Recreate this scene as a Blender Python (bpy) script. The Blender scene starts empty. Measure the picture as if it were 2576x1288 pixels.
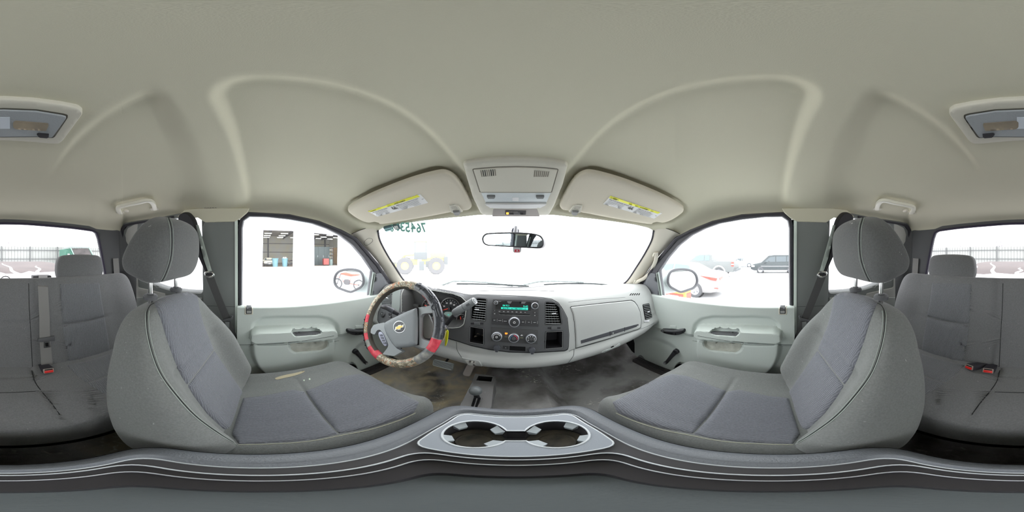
import bpy, math, random
import numpy as np
from mathutils import Vector as V, Matrix
from mathutils.bvhtree import BVHTree
from mathutils.geometry import delaunay_2d_cdt
random.seed(7)
R = math.radians
PXD = 2576/360.0
YAW = 9.5            # the photograph looks 1.3 degrees left of straight ahead
EYE = 1.75           # lens height above the ground outside
sc = bpy.context.scene
COL = sc.collection

# ------------------------------------------------------------------ camera, world, exposure
cam = bpy.data.cameras.new('camera'); cam.type = 'PANO'
try: cam.cycles.panorama_type = 'EQUIRECTANGULAR'
except Exception: cam.panorama_type = 'EQUIRECTANGULAR'
cam.clip_start = .01; cam.clip_end = 300
co = bpy.data.objects.new('camera', cam); COL.objects.link(co)
co.location = (0, 0, EYE); co.rotation_euler = (R(90), 0, R(YAW/PXD))
sc.camera = co
w = bpy.data.worlds.new('overcast_sky'); sc.world = w; w.use_nodes = True
SKY = 5.0
bg = w.node_tree.nodes['Background']
bg.inputs[0].default_value = (0.96, 0.98, 1.0, 1); bg.inputs[1].default_value = SKY
sc.view_settings.view_transform = 'Standard'; sc.view_settings.look = 'None'
sc.view_settings.exposure = 0.0; sc.view_settings.gamma = 1.0
sc.view_settings.use_curve_mapping = False
try:
    sc.cycles.max_bounces = 12; sc.cycles.diffuse_bounces = 7; sc.cycles.transparent_max_bounces = 16
    sc.cycles.sample_clamp_indirect = 6
except Exception: pass

# ------------------------------------------------------------------ pixel <-> direction
def D(u, v):
    lo = R((u-1288-YAW)/PXD); la = R((644-v)/PXD)
    return V((math.sin(lo)*math.cos(la), math.cos(lo)*math.cos(la), math.sin(la)))
def atx(u, v, x): d = D(u, v); return d*(x/d.x)
def aty(u, v, y): d = D(u, v); return d*(y/d.y)
def atz(u, v, z): d = D(u, v); return d*(z/d.z)
class Impl:                      # implicit surface F(p)=0
    def __init__(s, F, near=.05, far=2.5): s.F = F; s.near = near; s.far = far
    def __call__(s, u, v):
        d = D(u, v); F = s.F; a = s.near; fa = F(d*a); n = 120
        for i in range(1, n+1):
            b = s.near+(s.far-s.near)*i/n; fb = F(d*b)
            if (fa < 0) != (fb < 0):
                for _ in range(22):
                    m = (a+b)/2; fm = F(d*m)
                    if (fa < 0) != (fm < 0): b = m
                    else: a = m; fa = fm
                p = d*((a+b)/2); e = 1e-4
                g = V((F(p+V((e,0,0)))-F(p), F(p+V((0,e,0)))-F(p), F(p+V((0,0,e)))-F(p))).normalized()
                if g.dot(d) > 0: g = -g
                return p, g
            a = b; fa = fb
        return None
def plane(p0, n):
    p0 = V(p0); n = V(n).normalized()
    def f(u, v):
        d = D(u, v); k = d.dot(n)
        if abs(k) < 1e-6: return None
        t = p0.dot(n)/k
        if t <= 0: return None
        return d*t, (n if k < 0 else -n)
    return f
def bvhsurf(*mbs):
    bs = [BVHTree.FromPolygons(m.v, m.f) for m in mbs]
    def f(u, v):
        best = None
        for b in bs:
            h = b.ray_cast(V((0, 0, 0)), D(u, v))
            if h[0] is not None and (best is None or h[3] < best[2]): best = (h[0], h[1], h[3])
        if best is None: return None
        p, n = best[0], best[1]
        return p, (n if n.dot(p) < 0 else -n)
    return f
def pts(surf, pl, lift=0):
    o = []
    for q in pl:
        h = surf(*q)
        if h: o.append(h[0]+h[1]*lift)
    return o

# ------------------------------------------------------------------ materials
def lin(c):
    return tuple((x/255/12.92 if x/255 <= .04045 else ((x/255+.055)/1.055)**2.4) for x in c)
_m = {}
GAIN = [1.5]          # paint and plastic reflectance scale
def refl(c): return tuple(min(.82, x*GAIN[0]) for x in lin(c))
def mat(name, rgb, rough=.6, metal=0., bump=0., scale=200., var=0., vscale=8., rgb2=None, emit=0., spec=.5, detail=2., coat=0.):
    if name in _m: return _m[name]
    m = bpy.data.materials.new(name); m.use_nodes = True; _m[name] = m
    nt = m.node_tree; b = nt.nodes['Principled BSDF']; c = lin(rgb) if emit >= .5 else refl(rgb)
    b.inputs['Base Color'].default_value = (*c, 1); b.inputs['Roughness'].default_value = rough
    b.inputs['Metallic'].default_value = metal; b.inputs['Specular IOR Level'].default_value = spec
    b.inputs['Coat Weight'].default_value = coat
    tc = nt.nodes.new('ShaderNodeTexCoord')
    if bump:
        n = nt.nodes.new('ShaderNodeTexNoise'); n.inputs['Scale'].default_value = scale; n.inputs['Detail'].default_value = detail
        nt.links.new(tc.outputs['Object'], n.inputs['Vector'])
        bp = nt.nodes.new('ShaderNodeBump'); bp.inputs['Strength'].default_value = bump; bp.inputs['Distance'].default_value = .001
        nt.links.new(n.outputs[0], bp.inputs['Height']); nt.links.new(bp.outputs[0], b.inputs['Normal'])
    if var or rgb2:
        n2 = nt.nodes.new('ShaderNodeTexNoise'); n2.inputs['Scale'].default_value = vscale; n2.inputs['Detail'].default_value = 5
        nt.links.new(tc.outputs['Object'], n2.inputs['Vector'])
        r = nt.nodes.new('ShaderNodeValToRGB'); r.color_ramp.elements[0].position = .35; r.color_ramp.elements[1].position = .65
        c2 = refl(rgb2) if rgb2 else tuple(min(1, x*(1+var)) for x in c); c1 = c if rgb2 else tuple(x*(1-var) for x in c)
        r.color_ramp.elements[0].color = (*c1, 1); r.color_ramp.elements[1].color = (*c2, 1)
        nt.links.new(n2.outputs[0], r.inputs[0]); nt.links.new(r.outputs[0], b.inputs['Base Color'])
    if emit:
        b.inputs['Emission Color'].default_value = (*c, 1); b.inputs['Emission Strength'].default_value = emit
    return m
def fabric(name, rgb, stripe=0., lint=.0, ang=(1, 0, .25)):
    if name in _m: return _m[name]
    m = mat(name, rgb, .95, spec=.15); nt = m.node_tree; b = nt.nodes['Principled BSDF']
    tc = nt.nodes.new('ShaderNodeTexCoord')
    b.inputs['Sheen Weight'].default_value = .25; b.inputs['Sheen Roughness'].default_value = .5
    n = nt.nodes.new('ShaderNodeTexNoise'); n.inputs['Scale'].default_value = 900; nt.links.new(tc.outputs['Object'], n.inputs['Vector'])
    hh = n.outputs[0]
    if stripe:
        wv = nt.nodes.new('ShaderNodeTexWave'); wv.bands_direction = 'X'; wv.inputs['Scale'].default_value = stripe
        wv.inputs['Distortion'].default_value = 3.5; wv.inputs['Detail'].default_value = 1.5; wv.inputs['Detail Scale'].default_value = 1.2
        mp = nt.nodes.new('ShaderNodeMapping'); mp.inputs['Rotation'].default_value = ang
        nt.links.new(tc.outputs['Object'], mp.inputs[0]); nt.links.new(mp.outputs[0], wv.inputs['Vector'])
        mx = nt.nodes.new('ShaderNodeMath'); mx.operation = 'ADD'
        ml = nt.nodes.new('ShaderNodeMath'); ml.operation = 'MULTIPLY'; ml.inputs[1].default_value = 1.1
        nt.links.new(wv.outputs['Fac'], ml.inputs[0]); nt.links.new(ml.outputs[0], mx.inputs[0]); nt.links.new(n.outputs[0], mx.inputs[1]); hh = mx.outputs[0]
    bp = nt.nodes.new('ShaderNodeBump'); bp.inputs['Strength'].default_value = .5; bp.inputs['Distance'].default_value = .0015
    nt.links.new(hh, bp.inputs['Height']); nt.links.new(bp.outputs[0], b.inputs['Normal'])
    n2 = nt.nodes.new('ShaderNodeTexNoise'); n2.inputs['Scale'].default_value = 260; n2.inputs['Detail'].default_value = 3
    nt.links.new(tc.outputs['Object'], n2.inputs['Vector'])
    r = nt.nodes.new('ShaderNodeValToRGB'); c = refl(rgb)
    r.color_ramp.elements[0].position = .3; r.color_ramp.elements[0].color = (*[x*.88 for x in c], 1)
    r.color_ramp.elements[1].position = .7; r.color_ramp.elements[1].color = (*[x*1.12 for x in c], 1)
    nt.links.new(n2.outputs[0], r.inputs[0]); nt.links.new(r.outputs[0], b.inputs['Base Color'])
    if stripe:    # base colour lightens and darkens with the rib wave
        rm = nt.nodes.new('ShaderNodeMapRange'); rm.inputs[3].default_value = .80; rm.inputs[4].default_value = 1.12; nt.links.new(wv.outputs['Fac'], rm.inputs[0])
        vm = nt.nodes.new('ShaderNodeVectorMath'); vm.operation = 'SCALE'; nt.links.new(r.outputs[0], vm.inputs[0]); nt.links.new(rm.outputs[0], vm.inputs['Scale']); nt.links.new(vm.outputs[0], b.inputs['Base Color'])
    if lint:      # pale lint specks caught in the weave
        vo = nt.nodes.new('ShaderNodeTexVoronoi'); vo.inputs['Scale'].default_value = 45
        mp2 = nt.nodes.new('ShaderNodeMapping'); mp2.inputs['Scale'].default_value = (1, 1, .35)
        nz = nt.nodes.new('ShaderNodeTexNoise'); nz.inputs['Scale'].default_value = 30
        nt.links.new(tc.outputs['Object'], nz.inputs['Vector'])
        mv = nt.nodes.new('ShaderNodeMixRGB'); mv.inputs[0].default_value = .06
        nt.links.new(tc.outputs['Object'], mv.inputs[1]); nt.links.new(nz.outputs['Color'], mv.inputs[2])
        nt.links.new(mv.outputs[0], mp2.inputs[0]); nt.links.new(mp2.outputs[0], vo.inputs['Vector'])
        rr_ = nt.nodes.new('ShaderNodeValToRGB'); rr_.color_ramp.elements[0].position = .035; rr_.color_ramp.elements[0].color = (lint, lint, lint, 1)
        rr_.color_ramp.elements[1].position = .06; rr_.color_ramp.elements[1].color = (0, 0, 0, 1)
        nt.links.new(vo.outputs['Distance'], rr_.inputs[0])
        ad = nt.nodes.new('ShaderNodeMixRGB'); ad.inputs[2].default_value = (.5, .5, .48, 1)
        nt.links.new(rr_.outputs[0], ad.inputs[0]); nt.links.new(r.outputs[0], ad.inputs[1]); nt.links.new(ad.outputs[0], b.inputs['Base Color'])
    return m
def glass(name, haze, tint=(1, 1, 1)):
    m = bpy.data.materials.new(name); m.use_nodes = True; nt = m.node_tree; nt.nodes.clear()
    o = nt.nodes.new('ShaderNodeOutputMaterial'); t = nt.nodes.new('ShaderNodeBsdfTransparent'); t.inputs[0].default_value = (*tint, 1)
    d = nt.nodes.new('ShaderNodeBsdfTranslucent'); d.inputs[0].default_value = (.97, .97, .98, 1)
    g = nt.nodes.new('ShaderNodeBsdfGlossy'); g.inputs['Roughness'].default_value = .02
    a = nt.nodes.new('ShaderNodeMixShader'); b = nt.nodes.new('ShaderNodeMixShader')
    f = nt.nodes.new('ShaderNodeFresnel'); f.inputs[0].default_value = 1.12
    a.inputs[0].default_value = haze
    nt.links.new(t.outputs[0], a.inputs[1]); nt.links.new(d.outputs[0], a.inputs[2])
    nt.links.new(f.outputs[0], b.inputs[0]); nt.links.new(a.outputs[0], b.inputs[1]); nt.links.new(g.outputs[0], b.inputs[2])
    nt.links.new(b.outputs[0], o.inputs[0]); return m

# ------------------------------------------------------------------ mesh builder
MIR = [False]
class MB:
    def __init__(s): s.v = []; s.f = []
    def add(s, vs, fs):
        n = len(s.v); s.v += [V(p) for p in vs]; s.f += [tuple(i+n for i in f) for f in fs]; return s
    def grid(s, P, nu, nv, cu=False):          # P: list rows [nv][nu]
        n = len(s.v)
        for row in P: s.v += [V(p) for p in row]
        for j in range(nv-1):
            for i in range(nu if cu else nu-1):
                a = n+j*nu+i; b = n+j*nu+(i+1) % nu
                s.f.append((a, b, b+nu, a+nu))
        return s
    def prism(s, poly, z0, z1, M=None, bev=0.):
        M = M or Matrix.Identity(4); n = len(poly)
        P = [V((p[0], p[1])) for p in poly]
        if sum(P[i].x*P[(i+1) % n].y-P[(i+1) % n].x*P[i].y for i in range(n)) < 0: P = P[::-1]
        rings = [(P, z0)]
        if bev:
            I = []
            for i in range(n):
                a, b, c = P[i-1], P[i], P[(i+1) % n]; e1 = (b-a).normalized(); e2 = (c-b).normalized()
                nn = V((-(e1.y+e2.y), e1.x+e2.x)); k = nn.length
                nn = nn/k if k > 1e-6 else V((0, 0)); cs = max(.5, nn.dot(V((-e1.y, e1.x))))
                I.append(b+nn*bev/cs)
            rings += [(P, z1-bev), ([P[i]+(I[i]-P[i])*.3 for i in range(n)], z1-bev*.3), (I, z1)]
        else: rings += [(P, z1)]
        base = len(s.v)
        for ring, z in rings: s.v += [M @ V((p.x, p.y, z)) for p in ring]
        for r in range(len(rings)-1):
            for i in range(n):
                a = base+r*n+i; b = base+r*n+(i+1) % n; s.f.append((a, b, b+n, a+n))
        s.f.append(tuple(base+i for i in range(n))[::-1]); s.f.append(tuple(base+(len(rings)-1)*n+i for i in range(n)))
        return s
    def box(s, c, d, M=None, bev=0.):
        T = (M or Matrix.Identity(4)) @ Matrix.Translation(V(c)); x, y, z = d[0]/2, d[1]/2, d[2]/2
        return s.prism([(-x, -y), (x, -y), (x, y), (-x, y)], -z, z, T, bev)
    def tube(s, pl, r, n=8, closed=False, flat=None, up=(0, 0, 1), cap=True):
        pl = [V(p) for p in pl]; m = len(pl); up = V(up); base = len(s.v)
        if m < 2: return s
        prev = None
        for i, p in enumerate(pl):
            a = pl[i-1] if (i or closed) else p; b = pl[(i+1) % m] if (i < m-1 or closed) else p
            t = (b-a).normalized()
            if flat: x = t.cross(up)
            elif prev is None: x = t.cross(up if abs(t.dot(up)) < .95 else V((1, 0, 0)))
            else: x = prev-t*prev.dot(t)
            if x.length < 1e-6: x = t.orthogonal()
            x.normalize(); prev = x; y = t.cross(x); rr = r[i] if isinstance(r, (list, tuple)) else r
            for k in range(n):
                an = 2*math.pi*k/n
                if flat:
                    cx, cy = math.cos(an), math.sin(an)
                    cx = math.copysign(abs(cx)**.5, cx); cy = math.copysign(abs(cy)**.5, cy)
                    s.v.append(p+x*cx*rr*flat[0]+y*cy*rr*flat[1])
                else: s.v.append(p+(x*math.cos(an)+y*math.sin(an))*rr)
        for i in range(m if closed else m-1):
            for k in range(n):
                a = base+i*n+k; b = base+i*n+(k+1) % n; j = ((i+1) % m)*n
                s.f.append((a, base+j+k, base+j+(k+1) % n, b))
        if cap and not closed:
            s.f.append(tuple(base+k for k in range(n))); s.f.append(tuple(base+(m-1)*n+k for k in range(n))[::-1])
        return s
    def lathe(s, prof, M=None, n=24):
        M = M or Matrix.Identity(4); P = []
        for r, z in prof: P.append([M @ V((max(r, 1e-5)*math.cos(2*math.pi*k/n), max(r, 1e-5)*math.sin(2*math.pi*k/n), z)) for k in range(n)])
        return s.grid(P, n, len(prof), True)
    def pillow(s, M, outline, front, back, e=.35, nt=96, nr=20, c=None):
        o = resamp(outline, nt); o = np.array(o); c = np.array(c if c is not None else o.mean(0))
        ph = np.linspace(0, math.pi, 400); S = np.sin(ph)**e; Z = np.sign(np.cos(ph))*abs(np.cos(ph))**e
        L = np.r_[0, np.cumsum(np.hypot(np.diff(S), np.diff(Z)))]; q = np.linspace(0, L[-1], 2*nr+1)
        S = np.interp(q, L, S); Z = np.interp(q, L, Z); P = []
        for a, z in zip(S, Z):
            xy = c+(o-c)*max(a, .002); h = front(xy[:, 0], xy[:, 1])*z if z >= 0 else back(xy[:, 0], xy[:, 1])*z
            P.append([M @ V((x, y, k)) for (x, y), k in zip(xy, h)])
        return s.grid(P, nt, len(P), True)
    def fix(s):
        if MIR[0]: s.v = [V((-p.x, p.y, p.z)) for p in s.v]; s.f = [f[::-1] for f in s.f]
        return s
    def build(s, name, m, parent=None, smooth=35, solid=0., label=None, raw=False):
        vs = s.v; fs = s.f
        if MIR[0] and not raw: vs = [V((-p.x, p.y, p.z)) for p in vs]; fs = [f[::-1] for f in fs]
        me = bpy.data.meshes.new(name); me.from_pydata([tuple(p) for p in vs], [], fs)
        me.materials.append(m)
        if smooth:
            me.polygons.foreach_set('use_smooth', [True]*len(me.polygons)); me.set_sharp_from_angle(angle=R(smooth))
        o = bpy.data.objects.new(name, me); COL.objects.link(o)
        if parent is not None:
            o.parent = parent
            if parent.type == 'EMPTY': o.location = -parent.location
        if label: o['label'] = label
        if solid:
            md = o.modifiers.new('solid', 'SOLIDIFY'); md.thickness = solid; md.offset = -1
        return o
def resamp(poly, n, closed=True):
    P = np.array([tuple(p)[:3] for p in poly], float)
    if closed: P = np.vstack([P, P[:1]])
    L = np.r_[0, np.cumsum(np.linalg.norm(np.diff(P, axis=0), axis=1))]
    q = np.linspace(0, L[-1], n, endpoint=not closed)
    return [tuple(np.interp(a, L, P[:, k]) for k in range(P.shape[1])) for a in q]
def smooth_poly(pl, closed=True, k=8):       # Catmull-Rom
    n = len(pl); o = []; P = [np.array(p, float) for p in pl]
    for i in range(n if closed else n-1):
        p0 = P[i-1] if (closed or i) else P[0]; p1 = P[i]; p2 = P[(i+1) % n]; p3 = P[(i+2) % n] if (closed or i+2 < n) else P[-1]
        for j in range(k):
            t = j/k; o.append(tuple(.5*((2*p1)+(-p0+p2)*t+(2*p0-5*p1+4*p2-p3)*t*t+(-p0+3*p1-3*p2+p3)*t**3)))
    if not closed: o.append(tuple(P[-1]))
    return o
def rpoly(pl, r, k=4):                       # round the corners of a polygon
    o = []; n = len(pl)
    for i in range(n):
        a, b, c = V(pl[i-1]), V(pl[i]), V(pl[(i+1) % n]); d1 = (a-b); d2 = (c-b)
        q = min(r, d1.length*.45, d2.length*.45)
        if d1.length < 1e-9 or d2.length < 1e-9 or q < 1e-9: o.append(tuple(b)); continue
        s_ = b+d1.normalized()*q; e_ = b+d2.normalized()*q
        for j in range(k+1):
            t = j/k; o.append(tuple(s_*(1-t)**2+b*2*t*(1-t)+e_*t*t))
    return o
def rect(u0, v0, u1, v1, r=0, k=3):
    p = [(u0, v0), (u1, v0), (u1, v1), (u0, v1)]
    return rpoly(p, r, k) if r else p
def circ(u, v, r, n=24, ry=None):
    ry = ry or r; return [(u+r*math.cos(2*math.pi*i/n), v+ry*math.sin(2*math.pi*i/n)) for i in range(n)]
def quadpt(q, a, b):      # bilinear point in quad q (tl,tr,br,bl)
    tl, tr, br, bl = [np.array(x, float) for x in q]
    return tuple((tl*(1-a)+tr*a)*(1-b)+(bl*(1-a)+br*a)*b)
def inside(poly, X, Y):
    P = np.array(poly); X = np.asarray(X); Y = np.asarray(Y); c = np.zeros(X.shape, bool); n = len(P); j = n-1
    for i in range(n):
        xi, yi = P[i][:2]; xj, yj = P[j][:2]
        if yi != yj: c ^= ((yi > Y) != (yj > Y)) & (X < (xj-xi)*(Y-yi)/(yj-yi)+xi)
        j = i
    return c
def sdf(poly, X, Y, closed=True):           # >0 inside
    P = np.array([tuple(p)[:2] for p in poly], float); d = np.full(np.shape(X), 1e9); n = len(P)
    for i in range(n if closed else n-1):
        a = P[i]; b = P[(i+1) % n]; e = b-a; l = e@e
        if l < 1e-18: continue
        t = np.clip(((X-a[0])*e[0]+(Y-a[1])*e[1])/l, 0, 1); d = np.minimum(d, np.hypot(X-a[0]-t*e[0], Y-a[1]-t*e[1]))
    return np.where(inside(poly, X, Y), d, -d) if closed else d
def ss(x): x = np.clip(x, 0, 1); return x*x*(3-2*x)
# a piece laid on a surface: outline given as seen from the lens, carried by rays onto the real surface
def patch(name, poly, surf, m, parent=None, lift=.003, bev=0, holes=(), step=6, back=.004, skirt=True, label=None, smooth=35, drop=None, build=True):
    poly = [tuple(p)[:2] for p in poly]
    def dens(pl):
        o = []
        for i in range(len(pl)):
            a = pl[i]; b = pl[(i+1) % len(pl)]; k = max(1, int(math.hypot(b[0]-a[0], b[1]-a[1])/step+.5))
            o += [(a[0]+(b[0]-a[0])*j/k, a[1]+(b[1]-a[1])*j/k) for j in range(k)]
        return o
    loops = [dens(poly)]+[dens([tuple(p)[:2] for p in h]) for h in holes]
    P = []; E = []
    for lp in loops:
        n = len(P); P += lp; E += [(n+i, n+(i+1) % len(lp)) for i in range(len(lp))]
    nb = len(P); A = np.array(loops[0]); x0, y0 = A.min(0); x1, y1 = A.max(0)
    if bev:
        for li, lp in enumerate(loops):
            L = np.array(lp); t = np.roll(L, -1, 0)-np.roll(L, 1, 0); t /= np.maximum(np.linalg.norm(t, axis=1)[:, None], 1e-9)
            nn = np.c_[-t[:, 1], t[:, 0]]; q = L+nn*.01
            sgn = 1 if (inside(loops[0], q[:, 0], q[:, 1]).mean() > .5) == (li == 0) else -1
            if li: sgn = -1 if inside(lp, q[:, 0], q[:, 1]).mean() > .5 else 1
            for f in (.35, 1.0):
                for a in L+nn*sgn*bev*f: P.append(tuple(a))
    gx, gy = np.meshgrid(np.arange(x0+step/2, x1, step), np.arange(y0+step/2, y1, step)); gx = gx.ravel(); gy = gy.ravel()
    if len(gx):
        s_ = sdf(loops[0], gx, gy)
        for h in loops[1:]: s_ = np.minimum(s_, -sdf(h, gx, gy))
        k = s_ > (bev*1.25 if bev else 0)+step*.35
        P += list(zip(gx[k], gy[k]))
    X = np.array(P)
    s_ = sdf(loops[0], X[:, 0], X[:, 1])
    for h in loops[1:]: s_ = np.minimum(s_, -sdf(h, X[:, 0], X[:, 1]))
    ok = (s_ > -1e-3); ok[:nb] = True
    if bev:
        okb = ok & ((s_ > bev*.25) | (np.arange(len(P)) < nb)); ok = okb
    idx = np.cumsum(ok)-1; P = [P[i] for i in range(len(P)) if ok[i]]; s_ = s_[ok]
    r = delaunay_2d_cdt([V(p) for p in P], E, [], 0, 1e-5)
    vs, fs, orig = r[0], r[2], r[3]
    C = np.array([[sum(vs[i][k] for i in f)/len(f) for k in (0, 1)] for f in fs])
    keep = inside(loops[0], C[:, 0], C[:, 1])
    for h in loops[1:]: keep &= ~inside(h, C[:, 0], C[:, 1])
    fs = [f for f, k in zip(fs, keep) if k]
    Xv = np.array([tuple(p) for p in vs]); sv = sdf(loops[0], Xv[:, 0], Xv[:, 1])
    for h in loops[1:]: sv = np.minimum(sv, -sdf(h, Xv[:, 0], Xv[:, 1]))
    T = []; Bk = []; last = None
    for i, p in enumerate(vs):
        h = surf(p[0], p[1]) or last
        if h is None:
            for dd in (3, 8, 20):
                for q in ((dd, 0), (-dd, 0), (0, dd), (0, -dd)):
                    h = surf(p[0]+q[0], p[1]+q[1])
                    if h: break
                if h: break
        if h is None: h = (D(*p)*.6, -D(*p))
        last = h; L = lift
        if bev:
            a = max(0, min(1, sv[i]/bev)); L = lift*(1-(1-a)**2) if lift > 0 else lift
        if drop: L += drop(p[0], p[1])
        T.append(h[0]+h[1]*L); Bk.append(h[0]-h[1]*back)
    mb = MB()
    F = []
    for f in fs:
        a, b, c = T[f[0]], T[f[1]], T[f[2]]
        F.append(tuple(f) if (b-a).cross(c-a).dot(a) < 0 else tuple(f)[::-1])
    mb.add(T, F)
    if skirt:
        cnt = {}
        for f in F:
            for i in range(len(f)):
                e = (f[i], f[(i+1) % len(f)]); cnt[e] = 1
        B = [e for e in cnt if (e[1], e[0]) not in cnt]; n = len(mb.v); ids = {}
        for a, b in B:
            for q in (a, b):
                if q not in ids: ids[q] = len(mb.v); mb.v.append(Bk[q].copy())
        for a, b in B: mb.f.append((b, a, ids[a], ids[b]))
    if not build: return mb
    return mb.build(name, m, parent, smooth=smooth, label=label)
def seam(name, pl, surf, m, parent, r=.0012, lift=0., k=6, n=5, smooth=True, closed=False):
    q = smooth_poly(pl, closed, k) if smooth else pl
    P = pts(surf, q, lift)
    return MB().tube(P, r, n, closed).build(name, m, parent)
def mount(surf, u, v, roll=0, lift=0):
    p, n = surf(u, v); up = V((0, 0, 1)); x = up.cross(n)
    if x.length < .05: x = V((1, 0, 0))
    x.normalize(); y = n.cross(x)
    M = Matrix((( x.x, y.x, n.x, 0), (x.y, y.y, n.y, 0), (x.z, y.z, n.z, 0), (0, 0, 0, 1)))
    return Matrix.Translation(p+n*lift) @ M @ Matrix.Rotation(R(roll), 4, 'Z')
def frame(o, x, y, z):
    x, y, z = V(x).normalized(), V(y).normalized(), V(z).normalized()
    return Matrix(((x.x, y.x, z.x, o[0]), (x.y, y.y, z.y, o[1]), (x.z, y.z, z.z, o[2]), (0, 0, 0, 1)))
def basis(o, z, x=(1, 0, 0)):
    z = V(z).normalized(); x = V(x); x = (x-z*x.dot(z)).normalized(); return frame(o, x, z.cross(x), z)
def tmesh(txt, bold=.0):
    cu = bpy.data.curves.new('t', 'FONT'); cu.body = txt; cu.size = 1; cu.align_x = 'CENTER'; cu.align_y = 'CENTER'; cu.resolution_u = 2; cu.offset = bold
    o = bpy.data.objects.new('t', cu); me = bpy.data.meshes.new_from_object(o)
    vs = [v.co.copy() for v in me.vertices]; fs = [tuple(p.vertices) for p in me.polygons]
    bpy.data.objects.remove(o); bpy.data.meshes.remove(me); bpy.data.curves.remove(cu); return vs, fs
def text(txt, u, v, h, surf, m, parent, rot=0., mirror=False, lift=.0008, bold=.02, name='lettering', sx=1., shear=0., width=None):
    vs, fs = tmesh(txt, bold)
    if not vs: return
    xs = [p.x for p in vs]; ys = [p.y for p in vs]; hh = max(ys)-min(ys) or 1; ww = max(xs)-min(xs) or 1
    k = h/.7; kx = (width/ww) if width else k*sx; c, s_ = math.cos(R(rot)), math.sin(R(rot)); cx = (max(xs)+min(xs))/2; cy = (max(ys)+min(ys))/2
    T = []
    for p in vs:
        x = (p.x-cx)*kx*(-1 if mirror else 1); y = -(p.y-cy)*k; x += shear*y
        h_ = surf(u+x*c-y*s_, v+x*s_+y*c)
        if not h_: return
        T.append(h_[0]+h_[1]*lift)
    mb = MB(); F = []
    for f in fs:
        a, b, q = T[f[0]], T[f[1]], T[f[2]]; F.append(f if (b-a).cross(q-a).dot(a) < 0 else f[::-1])
    mb.add(T, F); return mb.build(name, m, parent, smooth=0, raw=True)
def text3(txt, M, h, m, parent, bold=.02, name='lettering', flip=False):
    vs, fs = tmesh(txt, bold); k = h/.7
    return MB().add([M @ V((p.x*k*(-1 if flip else 1), p.y*k, 0)) for p in vs], fs).build(name, m, parent, smooth=0, raw=True)
def thing(name, label, cat, loc=(0, 0, 0), group=None, kind=None):
    o = bpy.data.objects.new(name, None); COL.objects.link(o); o.location = V(loc); o.empty_display_size = .05
    if MIR[0]: o.location.x = -o.location.x
    tag(o, label, cat, group, kind); return o
def tag(o, label=None, cat=None, group=None, kind=None):
    if label: o['label'] = label
    if cat: o['category'] = cat
    if group: o['group'] = group
    if kind: o['kind'] = kind
    return o
def st(o, label=None): o['kind'] = 'structure'; (label and tag(o, label)); return o

# ------------------------------------------------------------------ materials used all over
HEAD = mat('headliner_cloth', (173, 170, 153), .95, bump=.2, scale=1400, spec=.1)
HPLAS = mat('pale_plastic', (170, 167, 155), .55, bump=.15, scale=900)
PILLAR = mat('pillar_plastic', (184, 179, 168), .6, bump=.15, scale=900)
DOORP = mat('door_grey_plastic', (163, 170, 166), .6, bump=.4, scale=500, spec=.4)
DASHP = mat('dash_grey_plastic', (156, 159, 158), .62, bump=.35, scale=600, spec=.4)
DARKP = mat('charcoal_plastic', (73, 74, 76), .55, bump=.3, scale=600, spec=.4)
SIDEG = mat('side_grey_plastic', (104, 107, 106), .6, bump=.3, scale=600, spec=.3)
BLACK = mat('black_plastic', (34, 34, 37), .5, spec=.4)
RUBBER = mat('black_rubber', (48, 47, 52), .7, spec=.3)
VOID = mat('black_void', (22, 22, 23), .9, spec=.1)
CHROME = mat('chrome', (215, 215, 220), .12, 1.)
SILVER = mat('silver_paint', (178, 182, 186), .35, .3)
WHITE = mat('white_print', (235, 235, 235), .6)
SEAMD = mat('seam_shadow', (38, 39, 40), .95, spec=.1)
FLOORM = mat('rubber_floor', (66, 66, 66), .85, bump=.6, scale=500, var=.25, vscale=9, spec=.2)

# ------------------------------------------------------------------ shapes of the cab
side = Impl(lambda p: p.x+.80-.2326*(p.z+.25))
def sidex(k): return Impl(lambda p: p.x+.80-k-.2326*(p.z+.25))
wshield = Impl(lambda p: p.y-(1.02-1.12*(p.z+.196)-.28*p.x*p.x), near=.2)
def wsh(k): return Impl(lambda p: p.y+k-(1.02-1.12*(p.z+.196)-.28*p.x*p.x), near=.2)
rear = Impl(lambda p: p.y+.86-.15*p.x*p.x, near=.3)
def rearx(k): return Impl(lambda p: p.y+.86-k-.15*p.x*p.x, near=.3)

# ---- headliner
per = [(rear, 9.5, 558), (rear, 60, 560), (rear, 120, 565), (rear, 180, 571), (rear, 225, 577), (rear, 243, 586)]
P = [f(u, v)[0] for f, u, v in per]
P += [V((-.635, -.80, .137)), V((-.69, -.79, .147))]
for u, v in ((307, 583), (309, 570), (316, 563), (330, 559.5), (360, 555), (400, 549), (440, 543), (452, 538), (464, 533), (480, 535), (495, 545), (517, 558), (550, 557), (588, 556),
             (600, 549), (621, 533.5), (660, 535.5), (729, 539.5), (803, 556), (859, 578), (897, 598)): P.append(side(u, v)[0])
P.append((side(897, 598)[0]+wshield(952, 580)[0])/2+V((.012, -.02, .0)))
for u, v in ((952, 580), (965, 573), (1000, 565), (1050, 557.5), (1100, 551), (1165, 545), (1200, 541), (1297.5, 540)): P.append(wshield(u, v)[0])
PERL = P[:]
full = PERL+[V((-p.x, p.y, p.z)) for p in PERL[-2:0:-1]]
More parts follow.
